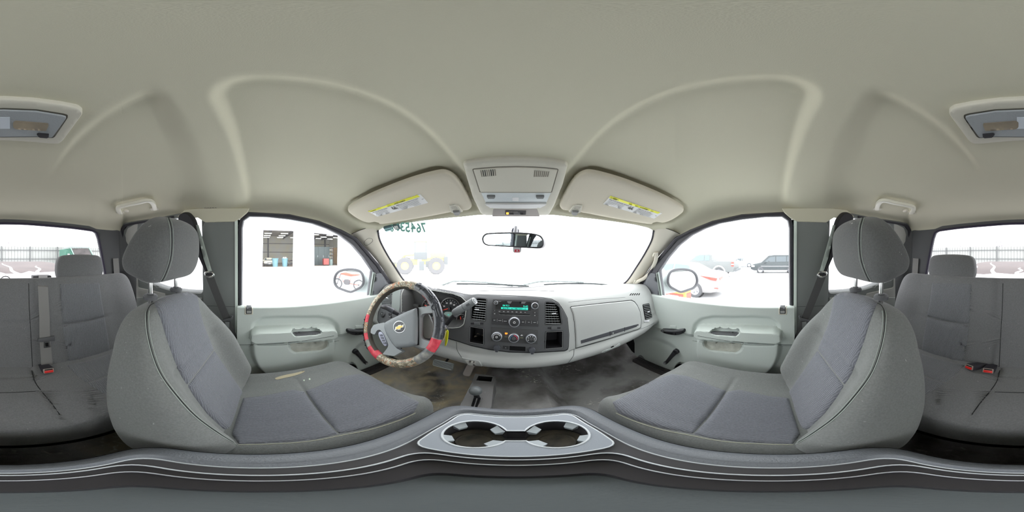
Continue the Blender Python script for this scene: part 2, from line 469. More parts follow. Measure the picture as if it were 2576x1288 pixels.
# sample the rim by arc length so that its corners stay
rim = resamp([tuple(p) for p in full], 460)
ZT = .245
visor_px = [(876, 530), (881, 520), (926, 495), (992, 467.5), (1045, 449), (1097.6, 435.5), (1122.7, 434.5), (1145, 446), (1163.6, 469), (1183, 504.5), (1186.7, 517.7), (1179, 527), (1163.6, 529.6),
            (1142.5, 532), (1058, 548), (966, 563), (953, 560.6), (942, 558), (926, 560), (906, 553.3), (884, 539)]
pocket_px = [(868, 524), (886, 504.5), (939, 475), (1018, 444), (1071, 426), (1104, 420), (1130.6, 428), (1150, 445), (1170, 477), (1188, 512), (1188, 530), (1060, 552), (960, 566), (900, 555), (872, 538)]
REARP = smooth_poly([(.14, -.11), (.135, -.20), (.14, -.31), (.24, -.46), (.45, -.55), (.60, -.50), (.58, -.40), (.40, -.26), (.22, -.14)], True, 5)
def ceil_mesh(relief=True):
    nt = len(rim); Rm = np.array(rim); S = np.r_[np.linspace(.01, .62, 62), np.linspace(.63, .9, 40)[0:], np.linspace(.907, 1, 26)]
    rows = []; ang = np.arctan2(Rm[:, 1], abs(Rm[:, 0]))
    fr = ss((Rm[:, 1]-.1)/.5); po = 5-2.6*fr; ex = .5+.3*fr
    for s_ in S:
        X = Rm[:, 0]*s_; Y = Rm[:, 1]*s_
        Z = Rm[:, 2]+(ZT-Rm[:, 2])*(np.maximum(1-s_**po, 0))**ex
        if relief:
            k = ss((1-s_)/.12)
            ax = abs(X)
            def rbox(x0, x1, y0, y1, r, wd):
                qx = np.maximum(x0+r-ax, ax-(x1-r)); qy = np.maximum(y0+r-Y, Y-(y1-r))
                dd = r-np.hypot(np.maximum(qx, 0), np.maximum(qy, 0))-np.minimum(np.maximum(qx, qy), 0)
                return ss(dd/wd+.5)
            Z = Z+.014*rbox(.128, .95, -.045, 1.2, .045, .022)*k
            Z = Z+.014*ss((ax-.124)/.024+.5)*ss((-.098-Y-.30*np.maximum(ax-.13, 0))/(.03+.28*np.maximum(ax-.12, 0))+.5)*(1-ss((-.29-Y)/.22))*k
        rows.append([V(q) for q in zip(X, Y, Z)])
    mb = MB().grid(rows, nt, len(rows), True); mb.f.append(tuple(range(nt))[::-1]); return mb
cb = ceil_mesh(False); base_ceil = bvhsurf(cb)
cm = ceil_mesh(True)
# visor pockets: the vertices behind each visor are pushed up
PA = np.array([tuple(p) for p in cm.v]); U = 1288+YAW-abs(np.degrees(np.arctan2(PA[:, 0], PA[:, 1])))*PXD; Vv = 644-np.degrees(np.arctan2(PA[:, 2], np.hypot(PA[:, 0], PA[:, 1])))*PXD
sd = sdf(smooth_poly(pocket_px, True, 4), U, Vv); m_ = (PA[:, 1] > .1)
up = np.where(m_, ss(sd/9+.3), 0)*.022
for i in np.nonzero(up > 1e-4)[0]: cm.v[i] = cm.v[i]+V((0, up[i]*.5, up[i]))
ceilsurf = bvhsurf(cm)
ceiling = st(cm.build('ceiling', HEAD, smooth=60), 'pale grey cloth headliner with sculpted recesses over the seats')
tag(ceiling, cat='ceiling')
# roof skin above the headliner keeps daylight out
roof = MB(); rs = resamp([tuple(p) for p in full], 80)
rows = [[V((x*k, y*k, z+dz)) for x, y, z in rs] for k, dz in ((1.0, .012), (1.03, .006), (1.045, .03), (.95, .14), (.6, .16), (.01, .165))]
roof.grid(rows, 80, 6, True).build('roof_skin', mat('white_car_paint', (225, 228, 230), .3), ceiling)
text('AIRBAG', 530, 523, 3.4, ceilsurf, mat('faint_print', (120, 116, 104), .8), ceiling, rot=-1, mirror=True, sx=1.9)
text('AIRBAG', 2066, 528, 3.4, ceilsurf, mat('faint_print', (120, 116, 104), .8), ceiling, rot=2, mirror=False, sx=1.9)

# ---- windshield
MIR[0] = False
ws_l = [(952, 580), (957, 605), (975, 640), (995, 672), (1018, 706), (1040, 722), (1100, 724), (1200, 724.5), (1297.5, 724.5)]
wt_l = [(965, 573), (1000, 565), (1050, 557.5), (1100, 551), (1165, 545), (1200, 541), (1297.5, 540)]
mirpx = lambda pl: [(2*(1288+YAW)-u, v) for u, v in pl]
wpoly = [(952, 580)]+wt_l+mirpx(wt_l)[::-1][1:]+mirpx([(952, 580)])+mirpx(ws_l[1:])+ws_l[::-1][1:-1]
big = [(u+(u-1297.5)*.03, v+(v-640)*.10) for u, v in wpoly]
GL_W = glass('windshield_glass', .10); GL_S = glass('side_glass', .02, (.97, 1, .99)); GL_R = glass('rear_glass', .006, (.62, .61, .62))
win1 = st(patch('window_1', big, wsh(-.022), GL_W, lift=0, back=0, step=12, skirt=False), 'curved windshield, hazy and washed out by daylight')
wl = [wshield(u, v)[0] for u, v in smooth_poly(ws_l[:6], False, 5)]; wl += [wshield(u, v)[0] for u, v in ws_l[6:]]
wl += [V((-p.x, p.y, p.z)) for p in wl[::-1][1:]]
MB().tube([p+V((0, -.004, 0)) for p in wl], .006, 6).build('rubber_seal', RUBBER, win1)

# ---- A pillar trims (one per side)
def a_pillar():
    Wc = smooth_poly([(944, 568), (952, 582), (957, 605), (975, 640), (995, 672), (1018, 706), (1040, 726), (1052, 740)], False, 4)
    Sc = smooth_poly([(884, 589), (899, 601), (915, 619), (935, 642), (953, 664), (975, 697), (988, 718), (1004, 742)], False, 4)
    A = [wshield(*q)[0] for q in Wc]; B = [side(*q)[0] for q in Sc]; rows = []
    for a, b in zip(A, B):
        mid = (a+b)/2; out = V((0, 0, 0))-mid; out.z = 0; out.normalize(); r = []
        for j in range(13):
            t = j/12; p = a*(1-t)+b*t+out*.024*(math.sin(math.pi*t)**.7); r.append(p)
        rows.append(r)
    mb = MB().grid(rows, 13, len(rows)); o = mb.build('trim', PILLAR)
    mid = [rows[i][6] for i in range(len(rows))]
    MB().tube([p+V((0, 0, 0)) for p in rows[0]], .0012, 5).build('joint_line', SEAMD, o)
    return o, bvhsurf(mb), rows
for s_ in (0, 1):
    MIR[0] = bool(s_); o, aps, rows = a_pillar(); o.name = 'trim_%d' % (s_+1)
    st(o, ['pale left windshield pillar trim beside the driver', 'pale right windshield pillar trim carrying a grab handle'][s_])
    if s_ == 0:
        seam('joint_line', [(918, 606), (926, 600), (936, 601), (937, 607), (928, 615), (920, 617), (916, 612)], aps, SEAMD, o, .0008, closed=True)
    else:
        # long grab handle on the passenger pillar (right side: mirrored pixels)
        h = thing('grab_handle', 'pale vertical grab handle on the right windshield pillar', 'grab handle', rows[18][6])
        mp = lambda q: (2*(1288+YAW)-q[0], q[1])
        pl = [aps(*mp(q)) for q in ((1651, 634), (1648, 645), (1640, 662), (1630, 678), (1618, 692), (1606, 702), (1596, 712))]
        lf = [.002, .016, .022, .024, .022, .014, .002]
        MB().tube(smooth_poly([tuple(a[0]+a[1]*l) for a, l in zip(pl, lf)], False, 4), .011, 12, flat=(1.0, .8), up=(-.6, .6, .3)).build('grip', PILLAR, h)
        for q in ((1648, 640), (1600, 707)):
            M_ = mount(aps, *mp(q)); MB().prism(rpoly([(-.014, -.016), (.014, -.016), (.014, .016), (-.014, .016)], .008), -.002, .010, M_, .003).build('end_cap', HPLAS, h)
MIR[0] = False

# ---- side walls: door frames, glass, door panels, rear access doors
fr_out = [(599, 790), (598.5, 570), (603, 553), (621, 533), (660, 535), (729, 539), (803, 555.5), (859, 577.5), (897, 597.5), (915, 618.5), (953, 664), (975, 697), (992, 722), (1010, 750), (1010, 790)]
fr_in = [(609, 785), (610, 574.5), (613.5, 556), (628, 546), (673, 547), (729, 553), (785, 563), (822, 576), (856, 593), (889, 619), (915, 649), (938, 683), (934, 716), (925, 785)]
FRAME = mat('door_frame_black', (56, 55, 60), .5, bump=.1, scale=400)
def door_height(Yg, Zg):
    """inner face of the door: returns x (left side, negative)"""
    X0 = -.765+.012*ss((-.25-Zg)/.5)
    def reg(px, x, rnd=3):
        q = [atx(u, v, x) for u, v in rpoly(px, rnd)]; return sdf([(p.y, p.z) for p in q], Yg, Zg)
    up_ = reg([(560, 700), (1060, 700), (1060, 790), (915, 830), (725, 862), (602, 867), (560, 868)], -.76, 1)
    sc_ = reg([(632, 880), (636, 812), (656, 798), (700, 795), (800, 794.5), (830, 800), (848, 815), (852, 850), (850, 880)], -.76, 8)
    X = X0+.014*ss(up_/.012+.5)*(1-ss(sc_/.022+.4))
    pad = reg([(625, 862), (628, 842), (645, 836), (740, 831), (845, 828), (854, 834), (855, 850), (842, 858), (740, 864), (640, 870)], -.70, 5)
    low = reg([(626, 862), (740, 862), (852, 850), (851, 900), (838, 920), (790, 935), (735, 945), (690, 952), (662, 947), (640, 925), (628, 895)], -.71, 14)
    X = np.maximum(X, X0+.048*ss(low/.03+.2)); X = np.maximum(X, X0+.062*ss(pad/.018+.35))
    X = np.maximum(X, X0+.012*ss(reg([(602, 880), (640, 960), (700, 985), (600, 990)], -.74, 10)/.03+.3))
    pul = reg([(733, 836), (742, 847), (798, 843), (811, 838), (808, 833), (796, 832), (740, 834)], -.70, 4)
    X = X-.05*ss(pul/.006+.3)
    mpk = reg([(726, 866), (828, 860), (824, 874), (810, 882), (742, 888), (731, 882)], -.71, 6)
    X = X-.028*ss(mpk/.01+.5)
    # speaker bowl at the front foot, pocket beside it
    bowl = reg([(865, 905), (900, 860), (960, 840), (1040, 860), (1040, 1000), (905, 990)], -.76, 20)
    X = X-.012*ss(bowl/.05)
    pk = reg([(862, 916), (888, 913), (898, 920), (905, 936), (870, 948)], -.75, 6); X = X-.04*ss(pk/.006+.3)
    return X
def build_side(lbl, n):
    dr = st(bpy.data.objects.new('door_%d' % n, None)); COL.objects.link(dr); dr.location = (-.76 if not MIR[0] else .76, .3, -.85)
    tag(dr, 'grey moulded front door on the %s with armrest and window crank' % lbl)
    patch('door_frame', fr_out, sidex(.012), FRAME, dr, lift=.008, holes=[fr_in], step=7, back=.03, bev=2)
    patch('frame_seal', [(601, 785), (601.5, 570), (606, 554), (622, 536.5), (660, 538.5), (729, 542.5), (802, 559), (857, 581), (895, 601), (912, 621), (950, 667), (972, 700), (975, 704), (970, 705), (947, 669), (909, 624), (892, 604), (855, 584), (801, 561.5), (729, 545), (660, 541), (624, 539.5), (609, 556), (604.5, 571), (604, 785)], sidex(.022), RUBBER, dr, lift=.004, step=8, back=.004)
    patch('mirror_sail', rpoly([(945, 688), (957, 686), (978, 716), (990, 745), (985, 765), (929, 765), (935, 730)], 3), sidex(.022), mat('sail_grey', (92, 94, 98), .6, bump=.3, scale=500), dr, lift=.006, step=8)
    patch('run_channel', [(938, 684), (943, 686), (936, 730), (931, 770), (926, 770), (931, 728)], sidex(.02), mat('channel_grey', (120, 128, 124), .5), dr, lift=.008, step=8)
    wn = st(patch('window_%d' % (n+1), [(u+(6 if u < 650 else -6) * -1, v+(-5 if v < 700 else 0)) for u, v in fr_in], sidex(-.004), GL_S, lift=0, back=0, skirt=False, step=30))
    tag(wn, 'clear side window glass in the front %s door' % lbl)
    ys = np.arange(-.105, .86, .0042); zs = np.arange(-.88, -.2485, .0042); Yg, Zg = np.meshgrid(ys, zs); X = door_height(Yg, Zg)
    rows = [[V((X[j, i], ys[i], zs[j])) for i in range(len(ys))] for j in range(len(zs))]
    top = [V((X[-1, i]-d, ys[i], zs[-1]+h)) for d, h in ((.003, .003),) for i in range(len(ys))]
    rows.append(top); rows.append([p+V((-.03, 0, .003)) for p in top]); rows.append([p+V((-.06, 0, -.02)) for p in top])
    mb = MB().grid(rows, len(ys), len(rows)); panel = mb.build('door_panel', DOORP, dr, smooth=50); ds = bvhsurf(mb)
    SE = mat('panel_joint', (70, 74, 73), .8)
    seam('joint_line', [(602, 867), (660, 866), (725, 862), (800, 852), (915, 831)], ds, SE, panel, .0012)
    seam('joint_line', [(629, 869), (700, 868), (728, 866)], ds, SE, panel, .0010)
    seam('joint_line', [(829, 861), (853, 857)], ds, SE, panel, .0010)
    patch('map_pocket', rpoly([(728, 864), (826, 858), (822, 873), (810, 880), (744, 886), (733, 880)], 5), ds, mat('worn_grey', (158, 160, 152), .7, rgb2=(138, 139, 131), vscale=25), dr, lift=.0015, step=5)
    patch('pull_cup', rpoly([(735, 837), (744, 846), (797, 842), (809, 838), (806, 834), (796, 833), (742, 835)], 2), ds, DARKP, dr, lift=.0012, step=4)
    patch('door_pocket', rpoly([(864, 917), (887, 914.5), (897, 921), (903, 935), (872, 944)], 5), ds, VOID, dr, lift=.001, step=6)
    patch('speaker_grille', [(u, v) for u, v in circ(966, 905, 20, 28, 27)] if False else smooth_poly([(983, 893), (992, 898), (996, 910), (993, 925), (984, 935), (974, 934), (969, 922), (972, 905)], True, 4), ds, SIDEG, dr, lift=.004, bev=3, step=5)
    lk = patch('lock_bezel', rect(615, 769, 636.5, 792, 3), ds, HPLAS, dr, lift=.003, bev=1.5, step=4); lk.name = 'lock_bezel'
    patch('lock_recess', rect(618.5, 773, 633.5, 789, 2), ds, BLACK, lk, lift=.0035, step=4)
    patch('lock_slider', rect(620, 771, 632, 779, 1), ds, DARKP, lk, lift=.007, step=3); patch('lock_slider', rect(621, 781, 632, 787, 1), ds, mat('lock_grey', (128, 128, 126), .5), lk, lift=.005, step=3)
    patch('trim_plate', rect(893, 818, 910, 827, 2), ds, DOORP, dr, lift=.002, bev=1, step=4)
    # inside pull handle
    hb = patch('door_handle', smooth_poly([(870, 829), (874, 826), (890, 828), (918, 826), (928, 827), (928, 834), (918, 839), (895, 843), (880, 840), (872, 835)], True, 3), ds, BLACK, dr, lift=.022, bev=4, step=4)
    patch('handle_top', smooth_poly([(872, 828), (878, 826), (898, 829), (924, 827), (924, 829), (898, 832), (878, 830)], True, 3), ds, DARKP, hb, lift=.024, step=4)
    # window crank
    M1 = mount(ds, 891, 882); p1 = V(M1.translation); M2 = mount(ds, 909, 905); p2 = V(M2.translation)
    n_ = V((1, 0, 0)); a = p1+n_*.022; b = p2+n_*.034
    ck = MB().lathe([(0, 0), (.017, 0), (.017, .018), (.013, .022), (0, .022)], basis(p1, n_, (0, 1, 0)), 20)
    ck.tube([a, a*.6+b*.4+V((.006, 0, 0)), b], [.015, .0115, .010], 12)
    cr = ck.build('window_crank', BLACK, dr)
    MB().lathe([(0, -.004), (.010, -.004), (.011, .0), (.0115, .016), (.008, .021), (0, .021)], basis(b, n_, (0, 1, 0)), 18).build('crank_knob', mat('knob_black', (44, 44, 46), .35), cr)
    MB().lathe([(.0085, .0195), (.0085, .0215), (0, .0218)], basis(b, n_, (0, 1, 0)), 14).build('knob_cap', mat('cap_grey', (120, 122, 124), .3), cr)
    # outer door skin
    MB().box((-.835, .35, -.60), (.05, 1.0, .68)).build('door_skin', mat('white_car_paint', (225, 228, 230), .3), dr)
    return dr, ds
DS = {}
for s_ in (0, 1):
    MIR[0] = bool(s_); DS[s_] = build_side(['left', 'right'][s_], s_+1)
MIR[0] = False

def build_rear_side(lbl, n):
    dr = st(bpy.data.objects.new('door_%d' % n, None)); COL.objects.link(dr); dr.location = (-.76 if not MIR[0] else .76, -.45, -.85)
    tag(dr, 'dark grey %s rear access door with its small window' % lbl)
    # B pillar face of the access door
    bp_ = [(594, 950), (594, 553), (517, 553), (512, 570), (509, 600), (511, 690), (512, 740), (512, 950)]
    patch('pillar_panel', bp_, sidex(.02), SIDEG, dr, lift=.012, step=10, back=.03, bev=2)
    patch('light_edge', [(592, 905), (591, 556), (594, 553), (597.5, 556), (598, 905)], sidex(.03), mat('pale_edge', (186, 196, 188), .5), dr, lift=.006, step=12, back=.02)
    patch('dark_gap', [(598, 905), (597, 553), (603, 553), (603, 905)], sidex(.005), VOID, dr, lift=0, step=12)
    bs_ = sidex(.034)
    seam('joint_line', [(513, 769), (540, 770), (592, 772)], bs_, SEAMD, dr, .0008)
    patch('pillar_cap', rpoly([(446, 545), (464, 528), (500, 524), (560, 523), (628, 524), (622, 535), (606, 549), (590, 558), (517, 560), (497, 547), (470, 550)], 3), sidex(.034), HEAD, dr, lift=.004, back=.04, step=8, bev=1.5)
    # window frame around the small pane
    out = [(303, 880), (303, 600), (305, 575), (314, 561), (332, 557), (400, 547), (455, 536), (517, 530), (517, 900)]
    inn = rpoly([(350, 700), (349, 610), (352, 585), (362, 562), (440, 551), (508, 540), (511, 735), (470, 733), (420, 725)], 8)
    patch('rear_door_frame', out, side, SIDEG, dr, lift=.012, holes=[inn], step=9, back=.03, bev=2)
    patch('door_seal', [(312, 860), (307, 600), (309, 576), (318, 564), (334, 560), (400, 550), (440, 543), (440, 548), (400, 555), (337, 565), (323, 569), (315, 580), (314, 602), (326, 730), (338, 860)], side, RUBBER, dr, lift=.02, step=8, back=.01)
    pl_ = mat('rear_frame_pale', (150, 150, 146), .6)
    patch('inner_frame', rpoly([(318, 590), (324, 572), (343, 562), (352, 560), (348, 600), (350, 655), (352, 720), (420, 735), (420, 760), (345, 752), (328, 680)], 4), side, pl_, dr, lift=.016, step=8, bev=2)
    patch('lower_panel', [(330, 760), (345, 745), (420, 740), (512, 745), (512, 900), (345, 900)], side, mat('rear_panel_grey', (142, 145, 142), .6), dr, lift=.018, step=9, bev=2)
    wn = st(patch('window_%d' % (n+3), inn, sidex(-.004), glass('rear_side_glass%d' % n, .004, (.62, .61, .62)), lift=0, back=0, skirt=False, step=30))
    tag(wn, 'small quarter window pane in the %s rear access door' % lbl)
    # corner pillar and cab rear wall
    tr = MB()
    prof = [(-.74, -.70), (-.715, -.735), (-.70, -.775), (-.67, -.80), (-.635, -.805), (-.61, -.805)]
    zr = [-.9, -.5, -.14, -.02, .05, .10, .145, .19]
    rows = [[V((x+.03*max(0, z+.05) + (.025 if z < -.03 and i > 1 else 0) * (-1), y-(.02 if z < -.03 and i > 1 else 0), z)) for i, (x, y) in enumerate(prof)] for z in zr]
    tr.grid(rows, len(prof), len(zr)); t = tr.build('trim_%d' % (n+2), DARKP, smooth=60); st(t, 'charcoal %s rear corner pillar trim with belt outlet' % lbl)
    return dr
for s_ in (0, 1):
    MIR[0] = bool(s_); build_rear_side(['left', 'right'][s_], s_+3)
MIR[0] = False

# ---- rear wall with its wide window
ro = [(9.5, 545), (60, 546), (120, 550), (180, 556), (228, 562), (256, 575), (285, 575), (300, 580), (302, 720), (302, 1000), (9.5, 1000)]
ri = smooth_poly([(9.5, 562), (60, 563), (120, 567.5), (180, 573), (225, 579)], False, 3)+[(236, 581), (243, 586), (248, 600), (256, 640), (264, 683), (265, 690), (262, 694), (256, 696), (200, 703), (120, 703), (9.5, 704)]
def unwrap(pl): return pl+[(2*9.5-u, v) for u, v in pl[::-1] if abs(u-9.5) > .1]
rw = st(patch('wall_rear', unwrap(ro), rearx(.0), mat('rear_wall_charcoal', (70, 71, 73), .7), lift=.008, holes=[unwrap(ri)], step=12, back=.03, bev=2)); tag(rw, 'charcoal rear cab wall around the wide back window')
rg = st(patch('window_8', unwrap([(u, v) for u, v in ri]), rearx(-.01), GL_R, lift=0, back=0, skirt=False, step=30)); tag(rg, 'wide rear window glass behind the bench')
q = unwrap([(u, v) for u, v in ri]); e = [rearx(.012)(*p)[0] for p in q]
MB().tube(e, .007, 6, True).build('window_gasket', mat('gasket_violet_black', (46, 42, 58), .5), rg)
lf = [rearx(.02)(u, v)[0] for u, v in unwrap([(9.5, 712), (120, 711), (265, 700), (300, 697)])]
MB().tube([rearx(.02)(9.5+k, 709 if abs(k) < 120 else 709-(abs(k)-120)*.06)[0] for k in range(-290, 291, 10)], .006, 6, flat=(1, 1.)).build('sill_strip', mat('sill_grey', (130, 130, 130), .4), rw)

# ---- floor, toe board, tunnel, firewall, sills
ys = np.r_[np.arange(-.9, .55, .06), np.arange(.55, 1.35, .02)]; xs = np.arange(-.80, .801, .02); rows = []
def floor_z(x, y):
    z = -.83+.0*x; hump = .12*ss(np.array((.20-abs(x))/.09))*ss(np.array((y-.2)/.2))
    toe = .75*max(0, y-.90)*ss(np.array((y-.86)/.08)); k = .03*ss(np.array((abs(x)-.68)/.05))
    rearst = .09*ss(np.array((-.30-y)/.1))
    return float(z+hump*(1-min(1, max(0, (y-.95)/.3)))+toe+k+rearst)
for y in ys: rows.append([V((x, y, floor_z(x, y))) for x in xs])
fl = MB().grid(rows, len(xs), len(ys)); floorsurf = bvhsurf(fl)
FM = mat('worn_rubber_floor', (60, 60, 61), .85, bump=.8, scale=420, spec=.2)
nt = FM.node_tree; b = nt.nodes['Principled BSDF']; tc = nt.nodes.new('ShaderNodeTexCoord')
def noise_ramp(nt, tc, scale, lo, hi, dist=0., det=6):
    n = nt.nodes.new('ShaderNodeTexNoise'); n.inputs['Scale'].default_value = scale; n.inputs['Detail'].default_value = det; n.inputs['Distortion'].default_value = dist
    nt.links.new(tc.outputs['Object'], n.inputs['Vector']); r = nt.nodes.new('ShaderNodeValToRGB')
    r.color_ramp.elements[0].position = lo; r.color_ramp.elements[1].position = hi; nt.links.new(n.outputs[0], r.inputs[0]); return r
def mixc(nt, fac, a, b_):
    m = nt.nodes.new('ShaderNodeMixRGB')
    for s0, i in ((fac, 0), (a, 1), (b_, 2)):
        if isinstance(s0, (tuple, float, int)): m.inputs[i].default_value = s0
        else: nt.links.new(s0, m.inputs[i])
    return m.outputs[0]
c0 = (*refl((142, 141, 141)), 1); mud = (*refl((186, 172, 142)), 1); dk = (*refl((92, 89, 88)), 1); salt = (*refl((205, 200, 188)), 1)
a1 = mixc(nt, noise_ramp(nt, tc, 5, .42, .62).outputs[0], c0, dk)
sep = nt.nodes.new('ShaderNodeSeparateXYZ'); nt.links.new(tc.outputs['Object'], sep.inputs[0])
mr = nt.nodes.new('ShaderNodeMapRange'); mr.inputs[1].default_value = -.12; mr.inputs[2].default_value = -.22; nt.links.new(sep.outputs[0], mr.inputs[0])
g1 = noise_ramp(nt, tc, 7, .36, .72, .8); mm = nt.nodes.new('ShaderNodeMath'); mm.operation = 'MULTIPLY'; nt.links.new(g1.outputs[0], mm.inputs[0]); nt.links.new(mr.outputs[0], mm.inputs[1])
a2 = mixc(nt, mm.outputs[0], a1, mud)
g2 = noise_ramp(nt, tc, 26, .58, .74, 2.5); g3 = noise_ramp(nt, tc, 4, .50, .62)
mm2 = nt.nodes.new('ShaderNodeMath'); mm2.operation = 'MULTIPLY'; nt.links.new(g2.outputs[0], mm2.inputs[0]); nt.links.new(g3.outputs[0], mm2.inputs[1])
a3 = mixc(nt, mm2.outputs[0], a2, salt); nt.links.new(a3, b.inputs['Base Color'])
fo = st(fl.build('floor', FM)); tag(fo, 'charcoal rubber cab floor caked with dried mud', 'floor')
fwl = MB().box((0, 1.28, -.66), (1.7, .03, .84)); fwl = st(fwl.build('wall_front', mat('firewall_grey', (96, 94, 96), .9))); tag(fwl, 'dark firewall behind the dashboard')
for s_ in (-1, 1):
    w_ = MB().box((s_*.81, .98, -.60), (.05, .64, .55)).box((s_*.80, -.45, -.75), (.04, .72, .35)); w_.box((s_*.86, .2, -.93), (.2, 2.4, .2))
    o = st(w_.build('wall_%s' % ('left' if s_ < 0 else 'right'), VOID)); tag(o, 'dark %s inner cab side below the doors' % ('left' if s_ < 0 else 'right'))
    sl = MB().box((s_*.735, .36, -.80), (.06, .9, .025), bev=.006)
    for k in range(4): sl.box((s_*(.715+k*.012), .36, -.785), (.004, .88, .006))
    tag(sl.build('sill_plate', mat('sill_black', (52, 50, 50), .6)), 'ribbed black sill plate below the %s front door' % ('left' if s_ < 0 else 'right'), 'sill plate')

# ------------------------------------------------------------------ front bucket seats
FABH = fabric('seat_cloth_shaded', (78, 79, 79), lint=.6)  # seat cloth darkened so the headrests' shade sits in the colour
FAB = fabric('seat_cloth_plain', (97, 99, 98), lint=.6)
FABI = fabric('seat_cloth_ribbed', (93, 95, 101), stripe=58)
FABR = fabric('bench_cloth_plain', (98, 99, 100), lint=.6)
FABRI = fabric('bench_cloth_ribbed', (100, 102, 105), stripe=62)
STITCH = mat('grey_stitching', (128, 134, 130), .9, spec=.1)
BELT = mat('belt_webbing_black', (62, 62, 62), .75, bump=.5, scale=700)
BELTG = mat('belt_webbing_grey', (112, 111, 110), .75, bump=.5, scale=700)
def bump1(x, a, b): return ss((x-a)/(b-a))
SEATC = -.397
BK0 = V((SEATC, -.150, -.60)); BKU = V((0, -.112, .50)).normalized(); BKF = V((0, .50, .112)).normalized()
BM = frame(BK0, (1, 0, 0), BKU, BKF)      # left handed on purpose for the bend; faces are set by the light side only
def backrest_mb():
    half = [(0, -.03), (.12, -.03), (.20, -.02), (.230, .03), (.236, .10), (.233, .18), (.224, .26), (.207, .34), (.186, .39), (.168, .43), (.142, .460), (.11, .478), (.06, .487), (0, .489)]
    ol = [(x*1.0, y) for x, y in half]+[(-x, y) for x, y in half[-2:0:-1]]
    ol = smooth_poly(ol, True, 6)
    def front(x, y):
        ax = abs(x); base = .112-.128*np.clip(y, 0, .5)-.00*ax
        g = bump1(y, -.02, .10)*(1-bump1(y, .24, .47)); bol = .052*bump1(ax, .115, .195)*g
        f = base+bol-.012*(1-bump1(ax, .09, .17))*bump1(y, .02, .1)*(1-bump1(y, .38, .5))
        f -= .006*np.exp(-((y-.315+.02*0)/.008)**2)*(1-bump1(ax, .13, .16))
        return f
    def back(x, y): return .012+.043*bump1(y, -.03, .30)+.03*(1-(x/.25)**2)-.055*np.clip(y-.15, 0, .5)
    # mirrored x handedness: build in a right handed frame (x outboard = -X)
    M = frame(BK0, (-1, 0, 0), BKU, BKF)
    return MB().pillow(M, ol, front, back, .34, 150, 44, c=(0, .25))
def headrest_mb():
    c = V((SEATC-.005, -.262, .022)); M = frame(c, (-1, 0, 0), V((0, .30, 1)), V((0, 1, -.30)))
    half = [(0, -.080), (.07, -.081), (.114, -.076), (.136, -.052), (.140, -.018), (.131, .022), (.112, .054), (.082, .076), (.042, .087), (0, .090)]
    ol = smooth_poly(half+[(-x, y) for x, y in half[-2:0:-1]], True, 6)
    fr = lambda x, y: .066-.00*y+.010*np.exp(-(y+.03)**2/.004)-.35*x*x
    bk = lambda x, y: .058-.8*x*x-.34*np.clip(y+.04, 0, .13)
    return MB().pillow(M, ol, fr, bk, .42, 110, 30, c=(0, 0))
def cushion_mb():
    M = frame(V((SEATC-.012, .10, -.585)), (1, 0, 0), (0, 1, 0), (0, 0, 1))
    ol = rpoly([(-.225, -.2), (.236, -.2), (.236, .10), (.225, .262), (-.20, .262), (-.215, .10)], .05, 6)
    def top(x, y):
        z = .060+.16*np.clip(y+.16, 0, .5)*1.0-.06*ss((y-.18)/.1)*.4
        z = z+.018*bump1(abs(x), .15, .2)-.010*(1-bump1(abs(x), .08, .16))-.042*bump1(-x, .02, .20)
        z = z-.005*np.exp(-((y-.028)/.007)**2)*(1-bump1(abs(x), .145, .165))
        return z
    return MB().pillow(M, ol, top, lambda x, y: .12+0*x, .28, 150, 40)
seatlab = {0: ('front bucket seat behind the steering wheel, with a small tear on its outer bolster', 'driver'), 1: ('front bucket seat on the right, facing the glove box', 'passenger')}
